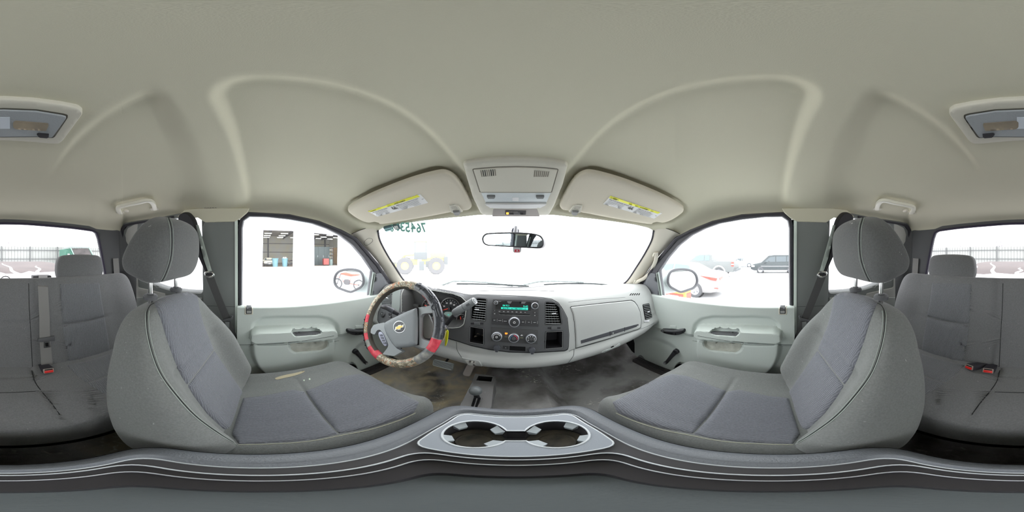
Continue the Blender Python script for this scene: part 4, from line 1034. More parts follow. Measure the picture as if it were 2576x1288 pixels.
# vents: dark throat, slats, centre tab
def vent(name, pl, surf, nsl, tl, tr, bl, br, tab=None, frame_m=None):
    C = [surf(u, v) for u, v in pl]; C = [c for c in C if c]; n = len(C)
    A = [c[0]+c[1]*.006 for c in C]; nd = sum((c[1] for c in C), V((0, 0, 0))).normalized()
    B = [c[0]-nd*.035 for c in C]; mb = MB(); mb.v = A+B; mb.f = [(i, (i+1) % n, n+(i+1) % n, n+i) for i in range(n)]+[tuple(range(n, 2*n))]
    o = mb.build(name, VOID, DASH, smooth=0)
    MB().tube([a-nd*.001 for a in A], .0013, 6, True).build('vent_rim', frame_m or DARKP, o)
    for k in range(nsl):
        t = (k+.6)/nsl; a = (tl[0]+(bl[0]-tl[0])*t, tl[1]+(bl[1]-tl[1])*t); b = (tr[0]+(br[0]-tr[0])*t, tr[1]+(br[1]-tr[1])*t)
        p = surf(*a); q = surf(*b)
        P0 = p[0]-nd*.004; P1 = q[0]-nd*.004; d = (P1-P0).normalized(); up = nd.cross(d)
        M = frame((P0+P1)/2, d, nd, d.cross(nd)); L = (P1-P0).length
        MB().box((0, -.004, 0), (L, .013, .0017), M).build('slat', mat('slat_grey', (168, 170, 172), .5), o)
    for k in range(5):
        t = (k+.5)/5; a = surf(tl[0]+(tr[0]-tl[0])*t, tl[1]+(tr[1]-tl[1])*t); b = surf(bl[0]+(br[0]-bl[0])*t, bl[1]+(br[1]-bl[1])*t)
        MB().tube([a[0]-nd*.016, b[0]-nd*.016], .0009, 4).build('vane', DARKP, o)
    if tab:
        M = mount(surf, *tab, 0, .001); MB().prism(rect(-.009, -.0022, .009, .0022, .0015), 0, .006, M, .001).build('vent_tab', mat('tab_pale', (190, 190, 198), .35), o)
    return o
vent('air_vent', ventL, dsurf, 9, (1199, 752), (1224, 754), (1186, 804), (1220, 808), (1200, 778.5))
vent('air_vent', ventR, dsurf, 9, (1373, 762), (1397, 763), (1373, 816), (1411, 816), (1393, 789))
for vv, t4, tb in ((ventE, ((1617, 766), (1632, 764), (1624, 804), (1640, 799)), (1630, 784)), (ventD, ((968, 744), (988, 737), (960, 765), (984, 768)), (976, 750))):
    pl = patch('vent_back', vv, dsurf, VOID, DASH, lift=.0015, step=4); pl.name = 'air_vent'
    for k in range(9):
        t = (k+.5)/9; a = (t4[0][0]+(t4[2][0]-t4[0][0])*t, t4[0][1]+(t4[2][1]-t4[0][1])*t); b = (t4[1][0]+(t4[3][0]-t4[1][0])*t, t4[1][1]+(t4[3][1]-t4[1][1])*t)
        P = pts(dsurf, [a, ((a[0]+b[0])/2, (a[1]+b[1])/2), b], .0035); MB().tube(P, .0012, 6).build('slat', mat('slat_pale', (150, 152, 154), .5), pl)
    M = mount(dsurf, *tb, 0, .004); MB().prism(rect(-.010, -.0025, .010, .0025, .0015), 0, .005, M, .001).build('vent_tab', mat('tab_pale', (190, 190, 198), .35), pl)
for c in ((1201, 813.5), (1393, 824.5)):
    a = patch('vent_slider', rect(c[0]-16, c[1]-2, c[0]+16, c[1]+2, 1), dsurf, BLACK, bz, lift=.006, step=4); patch('slider_knob', rect(c[0]-8, c[1]-4, c[0]+8, c[1]+4, 1.5), dsurf, DARKP, a, lift=.011, bev=1.2, step=3)
for c in ((1626, 808),): patch('vent_slider', rect(c[0]-6, c[1]-1.8, c[0]+6, c[1]+1.8, 1), dsurf, mat('tab_pale', (190, 190, 198), .35), carc, lift=.006, step=3)
# open cubbies
for cu in (cubL, cubR):
    C = [dsurf(u, v) for u, v in cu]; n = len(C); A = [c[0]+c[1]*.006 for c in C]; B = [c[0]+V((0, .085, -.004)) for c in C]
    mb = MB(); mb.v = A+B; mb.f = [(i, (i+1) % n, n+(i+1) % n, n+i) for i in range(n)]+[tuple(range(n, 2*n))]; o = mb.build('storage_cubby', BLACK, DASH, smooth=0)
    MB().tube([a-(a*0) for a in A], .0011, 6, True).build('cubby_rim', mat('rim_grey', (104, 105, 106), .5), o)
pk = thing('loose_papers', 'crumpled pale slips lying in the left dashboard cubby', 'paper', dsurf(1200, 858)[0]+V((0, .03, .0)))
for k, (u, v) in enumerate(((1192, 856), (1197, 852), (1209, 859))):
    b = dsurf(u, v)[0]+V((0, .025+.01*k, .004)); mb = MB().grid([[b+V((.006*i, .006*j, .002*math.sin(i*2+j+k))) for i in range(-1, 2)] for j in range(3)], 3, 3); mb.build('slip', mat('slip_pale', (150, 140, 130), .7), pk, smooth=0)
# instrument binnacle
C = [dsurf(u, v) for u, v in rpoly(clus, 3)]; n = len(C); A = [c[0]+c[1]*.006 for c in C]; YB = .755
B = [V((p.x*.97-.012*0, YB, p.z*.93-.018)) for p in [c[0] for c in C]]
mb = MB(); mid = [a*.5+b*.5 for a, b in zip(A, B)]; mb.v = A+mid+B; mb.f = [(r*n+i, r*n+(i+1) % n, (r+1)*n+(i+1) % n, (r+1)*n+i) for r in (0, 1) for i in range(n)]+[tuple(range(2*n, 3*n))]
CL = mb.build('instrument_cluster', mat('binnacle_dark', (58, 58, 58), .7), DASH, smooth=50)
MB().tube(A, .0022, 6, True).build('binnacle_lip', mat('lip_pale', (132, 134, 130), .5), CL)
gp = plane((0, YB-.006, 0), (0, -1, 0)); gp2 = plane((0, YB-.02, 0), (0, -1, 0)); gp3 = plane((0, YB-.0085, 0), (0, -1, 0))
GRING = mat('gauge_ring', (92, 92, 92), .35, .3); NEED = mat('needle_red', (235, 66, 52), .4, emit=.25); GW = mat('gauge_print', (196, 204, 204), .6, emit=.1); GT = mat('lcd_teal', (70, 190, 176), .5, emit=.35)
def gauge(u, v, r, n0, labels, a0, a1, na, small=False):
    g = patch('gauge', circ(u, v, r, 36), gp, mat('gauge_face', (38, 40, 42), .6), CL, lift=.001, step=8)
    MB().tube([gp2(*q)[0]+V((0, .008, 0)) for q in circ(u, v, r+.5, 40)], .0035, 8, True).build('gauge_ring', GRING, g)
    for k in range(n0):
        an = R(a0+(a1-a0)*k/(n0-1)); c_, s__ = math.cos(an), -math.sin(an); r0 = r*(.80 if k % 2 else .74)
        w_ = .28; nx, ny = -s__*w_, c_*w_
        patch('tick', [(u+c_*r0+nx, v+s__*r0+ny), (u+c_*r*.9+nx, v+s__*r*.9+ny), (u+c_*r*.9-nx, v+s__*r*.9-ny), (u+c_*r0-nx, v+s__*r0-ny)], gp, GW, g, lift=.002, step=9, skirt=False)
    for t_, an in labels: text(t_, u+math.cos(R(an))*r*.60, v-math.sin(R(an))*r*.60, r*.15 if not small else r*.22, gp, GW, g, lift=.0022, name='numeral')
    c_, s__ = math.cos(R(na)), -math.sin(R(na)); k = r*.72
    patch('needle', [(u-s__*.9, v+c_*.9), (u+c_*k-s__*.4, v+s__*k+c_*.4), (u+c_*k+s__*.4, v+s__*k-c_*.4), (u+s__*.9, v-c_*.9)], gp, NEED, g, lift=.005, step=5)
    patch('needle_hub', circ(u, v, r*.13, 14), gp, mat('hub_dark', (70, 68, 68), .4), g, lift=.008, step=5)
    return g
gs = gauge(1131, 775, 24, 13, [('20', 160), ('40', 118), ('60', 75), ('80', 35)], 190, -20, 196)
gauge(1084, 775, 24, 9, [('0', 178), ('1', 148), ('2', 118), ('3', 88)], 190, -20, 152)
gauge(1160, 804, 11.5, 5, [('F', 20), ('E', -60)], 60, -80, 100, True)
text('MPH', 1135, 764, 2.2, gp, GW, CL, lift=.0022)
patch('odometer_display', smooth_poly([(1118, 787), (1126, 784), (1140, 786), (1141, 793), (1134, 798), (1122, 796)], True, 3), gp, mat('lcd_glass', (150, 170, 165), .3), CL, lift=.006, step=5)
text('PR', 1130, 791, 3, gp, GT, CL, lift=.0075)
patch('binnacle_step', smooth_poly([(1015, 794), (1016, 772), (1025, 766), (1042, 766), (1052, 772), (1050, 800)], True, 4), gp2, mat('binnacle_dark', (58, 58, 58), .7), CL, lift=.004, bev=3, step=5, back=.02)

# radio
RD = mat('radio_black', (52, 52, 54), .4); BT = mat('button_dark', (40, 41, 43), .45); KN = mat('knob_silver', (158, 160, 166), .3, .5)
Q = [(1240, 754), (1355, 756.5), (1353.5, 822), (1237.5, 815.5)]
radio = patch('radio', rpoly(Q, 1.5), dsurf, RD, DASH, lift=.0085, bev=1.2, step=7)
def qz(x, y):      # zoomed reading position to pixel
    return (1140+x/6.44, 720+y/6.44)
def zp(*a): return [qz(*p) for p in a]
def pq(name, z, m, par, lift, r=1, **k): return patch(name, rpoly(zp(*z), r), dsurf, m, par, lift=lift, step=5, **k)
pq('screen', [(695, 250), (1260, 265), (1255, 395), (690, 375)], mat('screen_black', (22, 22, 24), .4), radio, .0092)
TL = mat('display_teal', (36, 196, 172), .5, emit=.8)
text('FM 95.3', *qz(857, 316), 3.8, dsurf, TL, radio, lift=.0096, width=16)
text('9:45', *qz(1172, 330), 4.2, dsurf, TL, radio, lift=.0096, width=12)
pq('display_bar', [(780, 340), (1210, 352), (1207, 386), (778, 368)], TL, radio, .0096, 0)
for k, t_ in enumerate(('95.3', '93.7', '96.1', '98.3', '101', '105')): text(t_, *qz(832+k*66, 358+k*2.2), 3.0, dsurf, mat('lcd_dark', (8, 60, 56), .5), radio, lift=.0101, width=8)
for k in range(7):
    x = 727+k*68; pq('preset_button', [(x, 388+k*2.2), (x+58, 390+k*2.2), (x+57, 425+k*2.4), (x-1, 421+k*2.4)], BT, radio, .0112, .5, bev=.6)
    pq('button_print', [(x+14, 403+k*2.2), (x+42, 404+k*2.2), (x+42, 410+k*2.2), (x+14, 409+k*2.2)], WHITE, radio, .0116, 0)
for z in ([(645, 375), (713, 380), (712, 412), (643, 408)], [(642, 422), (710, 426), (709, 462), (640, 457)], [(1285, 410), (1352, 412), (1351, 440), (1284, 437)], [(1284, 455), (1352, 457), (1351, 484), (1283, 481)]):
    b_ = pq('side_button', z, BT, radio, .0112, .5, bev=.6); cx = sum(p[0] for p in z)/4; cy = sum(p[1] for p in z)/4
    text('+' if cy < 430 and cx < 700 else ('CD' if cx > 900 else 'AM'), *qz(cx, cy), 1.8, dsurf, WHITE, radio, lift=.0117)
pq('disc_slot', [(755, 436), (1240, 452), (1238, 464), (752, 448)], VOID, radio, .0098, .5)
pq('slot_lip', [(745, 452), (1245, 468), (1243, 474), (743, 458)], mat('rim_grey', (104, 105, 106), .5), radio, .0105, .3)
lab = [('SRC', 675), ('TONE', 760), ('BAND', 848), ('SEEK', 1130), ('FAV', 1224), ('INFO', 1315)]
for z, (t_, x) in zip(([(635, 512), (712, 517), (711, 573), (632, 568)], [(722, 518), (800, 523), (798, 580), (720, 574)], [(810, 524), (890, 530), (893, 596), (808, 586)], [(1090, 543), (1168, 546), (1165, 600), (1085, 603)], [(1182, 547), (1262, 550), (1260, 605), (1180, 602)], [(1276, 551), (1356, 554), (1354, 610), (1274, 606)]), lab):
    pq('function_button', z, BT, radio, .0112, .6, bev=.7); text(t_, *qz(x, sum(p[1] for p in z)/4), 1.9, dsurf, WHITE, radio, lift=.0118)
    pq('button_divider', [(z[1][0]+2, z[1][1]+6), (z[1][0]+7, z[1][1]+6), (z[2][0]+7, z[2][1]-6), (z[2][0]+2, z[2][1]-6)], mat('divider_pale', (150, 150, 152), .5), radio, .0100, 0)
def knob(name, x, y, rpx, par, h=.014, ring=KN, face=BT, lift=.0085, z=True, surf=None, ridge=0):
    u, v = qz(x, y) if z else (x, y); s_ = surf or dsurf; M = mount(s_, u, v, 0, lift); r = R(rpx/PXD)*s_(u, v)[0].length
    o = MB().lathe([(r, 0), (r, h*.6), (r*.93, h*.9), (r*.86, h), (r*.8, h), (r*.78, h*.9), (0, h*.9)], M, 28).build(name, ring, par)
    MB().lathe([(r*.79, h*.9), (r*.77, h*1.0), (r*.3, h*1.05), (0, h*1.05)], M, 24).build('knob_face', face, o)
    return o, M, r
kv, M, r = knob('volume_knob', 992, 570, 13, radio, .018)
MB().lathe([(r*.22, .0192), (r*.22, .0205), (r*.13, .0205), (r*.13, .0192)], M, 16).build('power_mark', WHITE, kv)
k2, M, r = knob('tune_knob', 1318, 322, 8.6, radio, .013); MB().lathe([(0, .0138), (r*.35, .0138), (r*.3, .0155), (0, .0155)], M, 14).build('button', mat('hub_dark', (70, 68, 68), .4), k2)
k3, M, r = knob('eject_knob', 698, 278, 4.8, radio, .006); text('>', *qz(698, 278), 2.6, dsurf, WHITE, k3, lift=.016)
# climate controls
cl = patch('climate_panel', rpoly([(1235.5, 821.5), (1353.5, 829), (1352, 866), (1234.7, 858)], 1), dsurf, mat('climate_dark', (60, 60, 61), .5), DASH, lift=.0068, step=7, bev=1)
for x, y, kd in ((713, 802, 'fan_dial'), (982, 825, 'temperature_dial'), (1258, 835, 'mode_dial')):
    o, M, r = knob(kd, x, y, 12, cl, .013, lift=.007)
    def arc(a0, a1, m, name, rr=.66, wd=.07, z=.0137):
        a = [(r*rr*math.cos(R(t)), r*rr*math.sin(R(t))) for t in np.linspace(a0, a1, 12)]+[(r*(rr-wd)*math.cos(R(t)), r*(rr-wd)*math.sin(R(t))) for t in np.linspace(a1, a0, 12)]
        MB().prism(a, z-.0012, z+.0004, M).build(name, m, o)
    if kd == 'fan_dial':
        arc(210, 20, mat('dial_white', (225, 228, 235), .5), 'dial_print', .68, .10); MB().lathe([(r*.22, .0135), (r*.22, .0148), (r*.12, .0148), (r*.12, .0135)], M, 14).build('power_mark', WHITE, o)
    elif kd == 'temperature_dial':
        arc(200, 95, mat('dial_blue', (90, 130, 170), .5), 'cold_scale'); arc(88, -20, mat('dial_red', (230, 60, 90), .5, emit=.3), 'hot_scale'); MB().lathe([(0, .0135), (r*.38, .0135), (r*.36, .0145), (0, .0145)], M, 18).build('push_centre', DARKP, o)
    else:
        for t in (200, 150, 105, 60, 15, -20):
            c = (r*.56*math.cos(R(t)), r*.56*math.sin(R(t))); MB().prism([(c[0]-.0022, c[1]-.0015), (c[0]+.0022, c[1]-.0015), (c[0]+.0018, c[1]+.0018), (c[0]-.001, c[1]+.0022)], .0125, .0143, M).build('mode_mark', mat('dial_white', (225, 228, 235), .5), o)
        MB().lathe([(0, .0135), (r*.3, .0135), (r*.28, .0145), (0, .0145)], M, 18).build('push_centre', DARKP, o)
    an = {713: 165, 982: 170, 1258: -20}[x]; MB().prism(circ(r*.9*math.cos(R(an)), r*.9*math.sin(R(an)), .0011, 8), .008, .0128, M).build('pointer_mark', WHITE, o)
b1 = pq('heater_button', [(820, 725), (915, 730), (912, 810), (818, 803)], mat('climate_dark', (60, 60, 61), .5), cl, .0085, .5, bev=.6)
patch('amber_lamp', rpoly(zp((842, 745), (882, 747), (881, 766), (841, 764)), .6), dsurf, mat('amber_glow', (255, 120, 30), .5, emit=3.), cl, lift=.0092, step=4); text('A/C', *qz(860, 776), 1.8, dsurf, mat('amber_print', (220, 150, 100), .5, emit=.5), cl, lift=.0092)
pq('button_line', [(835, 808), (885, 811), (884, 817), (834, 814)], mat('line_olive', (160, 158, 120), .5), cl, .0082, 0)
pq('recirculate_button', [(1072, 742), (1152, 747), (1150, 820), (1070, 815)], mat('climate_dark', (60, 60, 61), .5), cl, .0085, .5, bev=.6)
pq('button_mark', [(1090, 786), (1105, 776), (1118, 778), (1128, 790), (1120, 794), (1092, 793)], WHITE, cl, .0092, 0); pq('button_line', [(1085, 824), (1133, 827), (1132, 833), (1084, 830)], mat('line_olive', (160, 158, 120), .5), cl, .0082, 0)
# accessory outlets row
for x, y in ((712, 988), (1272, 1024)):
    u, v = qz(x, y); M = mount(dsurf, u, v, 0, .004); r = .0125
    o = MB().lathe([(r*1.1, 0), (r*1.1, .004), (r, .005), (r, .014), (r*.9, .016), (0, .017)], M, 22).build('outlet_cap', mat('cap_dark', (62, 64, 70), .5), DASH)
    MB().prism(rect(-.005, -.018, .005, -.011, .002), .004, .014, M).build('cap_tab', mat('cap_dark', (62, 64, 70), .5), o)
pq('traction_button', [(808, 955), (905, 962), (903, 1022), (806, 1012)], BT, bz, .0075, .6, bev=.7); text('*', *qz(853, 992), 4.0, dsurf, WHITE, bz, lift=.0082, bold=.06)
pq('open_slot', [(915, 962), (1170, 975), (1168, 1048), (912, 1032)], VOID, bz, .0056, 1)
# driver side switches left of the column
sw, M, r = knob('headlamp_knob', 966, 791, 7.5, bz, .012, DARKP, BT, lift=.004, z=False); MB().lathe([(0, .012), (r*.1, .012), (r*.1, .0135), (0, .0135)], M, 8).build('pointer_mark', WHITE, sw)
for u, v in ((992, 779), (983, 790), (984, 797)): patch('dimmer_switch', rect(u-4, v-3, u+4, v+3, 1), dsurf, BT, bz, lift=.009, bev=1, step=3)
text('o', 983, 797, 2.5, dsurf, WHITE, bz, lift=.0098)
patch('vent_surround', rpoly([(988, 735), (1009, 729), (1009, 770), (1004, 800), (986, 775)], 3), dsurf, mat('surround_green_grey', (104, 110, 108), .6, bump=.3, scale=600), DASH, lift=.0075, bev=1.5, step=6)
# lower dark support behind the dash edge
MB().box((0, .95, -.556), (1.30, .40, .02)).build('under_cover', mat('under_cover_dark', (62, 58, 60), .8), DASH)

# ------------------------------------------------------------------ pedals, transfer case lever, tunnel tray
pd = thing('brake_pedal', 'wide ribbed brake pedal hanging under the dash', 'pedal', atz(1115, 915, -.70))
pc = plane(atz(1115, 915, -.68), (0, -.75, .66)); 
o = patch('pad', rpoly([(1090, 906), (1094, 903), (1141, 914), (1139, 926), (1135, 932), (1088, 919)], 3), pc, mat('pedal_grey', (176, 182, 180), .6), pd, lift=.002, back=.016, bev=1.2, step=5)
for k in range(5): P = [pc(1092+.0-k*.4, 906.5+k*2.6)[0]+pc(1092, 906)[1]*.003, pc(1139-k*.6, 917.5+k*2.7)[0]+pc(1092, 906)[1]*.003]; MB().tube(P, .0018, 6).build('rib', mat('rib_dark', (84, 88, 88), .7), pd)
MB().tube([pc(1122, 910)[0], pc(1127, 905)[0]+V((0, .1, .03)), pc(1130, 898)[0]+V((0, .2, .15))], .007, 8).build('pedal_arm', BLACK, pd)
ac = thing('accelerator_pedal', 'plain grey accelerator pedal right of the brake pedal', 'pedal', atz(1180, 935, -.72))
pc = plane(atz(1180, 932, -.70), (0, -.8, .6)); patch('pad', rpoly([(1177, 914), (1195, 917), (1183, 943), (1180, 947), (1167, 945), (1164, 940)], 3), pc, mat('pedal_taupe', (160, 152, 148), .6), ac, lift=.002, back=.014, bev=1.2, step=5)
MB().tube([pc(1185, 917)[0], pc(1188, 905)[0]+V((0, .12, .06))], .006, 8).build('pedal_arm', BLACK, ac)
tr = thing('transfer_case_shifter', 'charcoal transfer case lever with ball knob in its floor console', 'shifter', atz(1200, 990, -.75))
SH = mat('shifter_plastic', (92, 91, 91), .6, bump=.4, scale=500)
def hz(x, y): return (920+x/3.578, 880+y/3.578)
tp = plane((0, 0, -.655), (0, -.10, 1))
o = patch('shifter_console', rpoly([hz(*p) for p in ((850, 500), (950, 305), (985, 215), (1165, 232), (1170, 260), (1150, 330), (1130, 520), (1060, 560), (830, 560))], 2), tp, SH, tr, lift=0, back=.12, bev=1.2, step=7, holes=[[hz(*p) for p in ((1015, 235), (1142, 245), (1130, 286), (995, 275))]])
q = [tp(*hz(*p))[0] for p in ((1015, 235), (1142, 245), (1130, 286), (995, 275))]; B = [p+V((0, 0, -.035)) for p in q]; mb = MB(); mb.v = q+B; mb.f = [(i, (i+1) % 4, 4+(i+1) % 4, 4+i) for i in range(4)]+[(4, 5, 6, 7)]; mb.build('coin_well', VOID, tr, smooth=0)
patch('lever_gate', rpoly([hz(*p) for p in ((975, 425), (1035, 430), (990, 555), (935, 550))], 1.5), tp, VOID, tr, lift=.001, step=5)
patch('gate_ridge', rpoly([hz(*p) for p in ((1000, 430), (1010, 432), (975, 540), (962, 540))], .5), tp, SH, tr, lift=.004, step=5)
patch('gate_ridge', rpoly([hz(*p) for p in ((1042, 430), (1052, 432), (1010, 550), (996, 550))], .5), tp, SH, tr, lift=.004, step=5)
for q, t_ in ((( 935, 410), '2H'), ((1075, 382), '4L')): text(t_, *hz(*q), 2.6, tp, mat('rim_grey', (104, 105, 106), .5), tr, lift=.0015)
kp = tp(*hz(1000, 425))[0]; kc = atz(*hz(988, 368), kp.z+.055); 
MB().tube([kp, kc], [.010, .007], 10).build('lever_stem', BLACK, tr)
MB().pillow(Matrix.Translation(kc), circ(0, 0, .0215, 24), lambda x, y: .021+0*x, lambda x, y: .024+0*x, .95, 28, 12).build('lever_knob', mat('knob_gloss_grey', (92, 96, 98), .3), tr)
for k, q in enumerate(((1045, 262), (1060, 270), (1085, 275), (1105, 280), (1030, 275), (1070, 262))):
    p = atz(*hz(*q), -.668); tag(MB().lathe([(0, 0), (.008, 0), (.008, .0015), (0, .0015)], basis(p, (.3*math.sin(k*2), .4*math.cos(k*3), 1)), 12).build('coin', mat('coin_metal', (168, 158, 140), .35, .7)), ['coin at the far left corner of the tunnel tray', 'coin in the middle of the tunnel tray', 'coin right of centre in the tunnel tray', 'coin nearest the right wall of the tunnel tray', 'coin at the near left of the tunnel tray', 'coin at the far edge of the tunnel tray'][k], 'coin', 'coins in the tunnel tray')

# ------------------------------------------------------------------ steering wheel
TI = R(25); WC = V((-.42, .48, -.28)); WX = V((1, 0, 0)); WY = V((0, math.sin(TI), math.cos(TI))); WZ = V((0, -math.cos(TI), math.sin(TI)))
WH = thing('steering_wheel', 'steering wheel in a worn camouflage, red and black rubber cover', 'steering wheel', WC)
RM = .1715; TR = .0180
CAMO = mat('camo_vinyl', (150, 140, 118), .45, bump=.3, scale=90); nt = CAMO.node_tree; b = nt.nodes['Principled BSDF']; tc = nt.nodes.new('ShaderNodeTexCoord')
k1 = mixc(nt, noise_ramp(nt, tc, 55, .46, .52, 1.5).outputs[0], (*refl((168, 160, 140)), 1), (*refl((112, 104, 88)), 1))
k2 = mixc(nt, noise_ramp(nt, tc, 38, .56, .60, 2.5).outputs[0], k1, (*refl((160, 112, 84)), 1)); k3 = mixc(nt, noise_ramp(nt, tc, 80, .60, .64, 3).outputs[0], k2, (*refl((58, 56, 54)), 1)); nt.links.new(k3, b.inputs['Base Color'])
CRED = mat('cover_red', (176, 44, 62), .5, bump=.4, scale=120, rgb2=(206, 74, 84), vscale=60); CGR = mat('cover_worn_grey', (92, 94, 96), .5, rgb2=(140, 138, 132), vscale=45); CRB = mat('grip_rubber', (50, 52, 58), .28, spec=.6)
def rimpt(a, ph, r=TR, R0=RM): a = R(a); ph = R(ph); d = WX*math.cos(a)+WY*math.sin(a); return WC+d*(R0+r*math.cos(ph))+WZ*(r*math.sin(ph))
def rimseg(a0, a1, m, name, r=TR, p0=0, p1=360, parent=WH, np_=16):
    n = max(3, int(abs(a1-a0)/2.5)); full_ = (p1-p0 >= 360)
    rows = [[rimpt(a0+(a1-a0)*i/n, p0+(p1-p0)*j/(np_ if full_ else np_-1), r) for j in range(np_)] for i in range(n+1)]
    return MB().grid(rows, np_, n+1, full_).build(name, m, parent, smooth=60)
for a0, a1, m, nm in ((78, 183, CAMO, 'camouflage_cover'), (183, 196, CRED, 'red_cover_panel'), (196, 214, CAMO, 'camouflage_cover'), (214, 226, CRED, 'red_cover_panel'), (226, 238, CGR, 'grey_cover_panel'), (238, 260, CRED, 'red_cover_panel'), (260, 316, CAMO, 'camouflage_cover'), (316, 338, CGR, 'grey_cover_panel'), (338, 354, CRED, 'red_cover_panel'), (354, 438, CGR, 'grey_cover_panel')):
    rimseg(a0, a1, m, nm)
rimseg(88, 250, mat('inner_dark', (62, 58, 52), .6), 'inner_band', TR+.0006, 130, 215)
rimseg(28, 60, CRED, 'red_inner_stripe', TR+.0008, 150, 190); rimseg(-4, 24, CRED, 'red_inner_stripe', TR+.0008, 160, 195)
grp = rimseg(-5, 76, CRB, 'rubber_grip', TR+.0022, -70, 122, np_=18); g2 = rimseg(186, 240, CRB, 'rubber_grip', TR+.0022, -90, 48, np_=16)
def ondeck(a, ph, r=TR+.0022):
    p = rimpt(a, ph, r); z = (p-rimpt(a, ph, 0)).normalized(); t = (rimpt(a+1, ph, r)-p).normalized(); return frame(p, t, z.cross(t), z)
def star(r): return [(r*(1 if k % 2 == 0 else .42)*math.cos(R(90+36*k)), r*(1 if k % 2 == 0 else .42)*math.sin(R(90+36*k))) for k in range(10)]
for a, ph in ((0, 25), (1, 75), (6, 50), (9, 12), (10, 90), (14, 60), (16, 28), (71, 60), (67, 95), (73, 20), (62, 70)):
    M = ondeck(a, ph) @ Matrix.Rotation(R(a*13), 4, 'Z'); MB().prism(star(.0062), -.001, .0016, M, .0004).build('raised_star', CRB, grp)
for a0, a1, ph in ((20, 36, 30), (20, 36, 52), (21, 37, 74), (38, 46, 20), (40, 54, 96), (42, 58, 30), (44, 60, 50)):
    P = [rimpt(a, ph+6*math.sin((a-a0)/(a1-a0)*3.1), TR+.0028) for a in np.linspace(a0, a1, 9)]; MB().tube(P, .0022, 6).build('raised_rib', CRB, grp)
for a, ph in ((37, 60), (47, 70), (33, 90)):
    P = [ondeck(a, ph) @ V((.009*math.cos(t), .009*math.sin(t), .0008)) for t in np.linspace(0, 5, 12)]; MB().tube(P, .0017, 6).build('raised_curl', CRB, grp)
for k in range(13):
    a = 188+k*4; M = ondeck(a, -10+20*(k % 2)); MB().box((0, 0, .0012), (.006, .020, .003), M, .0008).build('tread_block', CRB, g2)
def wpl(k): return plane(WC+WZ*k, WZ)
HUB = mat('wheel_grey', (112, 116, 119), .5, bump=.3, scale=600); SPK = mat('spoke_grey', (134, 138, 141), .5, bump=.2, scale=600)
pad = [(967, 812), (985, 802), (1005, 792.5), (1027, 782), (1048, 774.5), (1050, 800), (1050, 840), (1049, 867), (1030, 872), (998, 876), (986, 863), (973, 842), (966.5, 824)]
sl_ = [(933, 828), (940, 817), (967, 811), (966.4, 824), (972.5, 842), (985.5, 863), (997.5, 876), (1012, 884), (990, 896), (962, 891), (974, 876), (977, 868), (970, 850), (962, 836), (955, 829), (948, 831), (942, 842), (932, 838)]
sr_ = [(1050, 774), (1080, 769), (1086, 770), (1090, 787), (1070, 788), (1062, 790), (1057, 798), (1056.5, 845), (1060, 852), (1070, 856), (1082, 860), (1072, 876), (1060, 875), (1050, 868)]
patch('spoke', rpoly(sl_, 3), wpl(.012), SPK, WH, lift=0, bev=2, back=.022, step=6); sp = patch('spoke', rpoly(sr_, 3), wpl(.012), SPK, WH, lift=.0, back=.022, step=6)
patch('airbag_cover', rpoly(pad, 4), wpl(.022), HUB, WH, lift=.007, bev=5, back=.03, step=5, smooth=60)
patch('pad_joint', [(1049, 774), (1051.2, 774), (1052, 868), (1049, 868)], wpl(.018), VOID, WH, lift=0, back=.01, step=8)
patch('centre_body', rpoly([(975, 830), (1010, 800), (1045, 800), (1046, 850), (1030, 868), (1000, 868)], 5), wpl(.0), BLACK, WH, lift=0, back=.05, step=8)
eb = wpl(.0292)
em = patch('emblem_ring', circ(1004.8, 823, 16.2, 36), eb, mat('emblem_ring', (150, 152, 154), .3, .6), WH, lift=.001, bev=1.5, back=.004, step=6, holes=[circ(1004.8, 823, 13.2, 30)])
patch('emblem_disc', circ(1004.8, 823, 13.6, 34), eb, mat('emblem_black', (62, 62, 66), .35), em, lift=.0003, step=6)
bw = [(994, 831.5), (995.5, 822.5), (1001.5, 821), (1002.2, 818.4), (1009.3, 817), (1009, 819.6), (1016.3, 816.2), (1015.2, 823.5), (1008.8, 825), (1008.2, 828.8), (1000.8, 830), (1001.2, 827.6)]
patch('emblem_bowtie', bw, eb, mat('bowtie_silver', (225, 215, 190), .35, .2), em, lift=.0018, step=5); patch('emblem_gold', [(u*.74+1004.8*.26, v*.70+823.6*.30) for u, v in bw], eb, mat('bowtie_gold', (206, 164, 92), .35, .4), em, lift=.0024, step=5)
bp = wpl(.016); po = patch('switch_pod', smooth_poly([(952, 838), (958, 834.5), (964, 841), (972, 862), (971, 870), (965, 868), (955, 851)], True, 3), bp, mat('pod_grey', (150, 152, 168), .45), WH, lift=.001, bev=1, back=.02, step=4)
for k in range(4):
    c = (959+k*2.9, 843.5+k*6.6); patch('wheel_button', rpoly([(c[0]-4, c[1]-2.2), (c[0]+3, c[1]-2.8), (c[0]+5, c[1]+2.2), (c[0]-2, c[1]+2.6)], 1), bp, mat('button_slate', (92, 94, 104), .5), po, lift=.0035, bev=.6, step=3)
rp = patch('spoke_recess', rpoly([(1061, 792), (1078, 790), (1087, 812), (1088, 838), (1082, 852), (1066, 850), (1060, 842)], 4), wpl(-.012), mat('recess_grey', (98, 100, 98), .6), WH, lift=0, bev=2, back=.01, step=6)
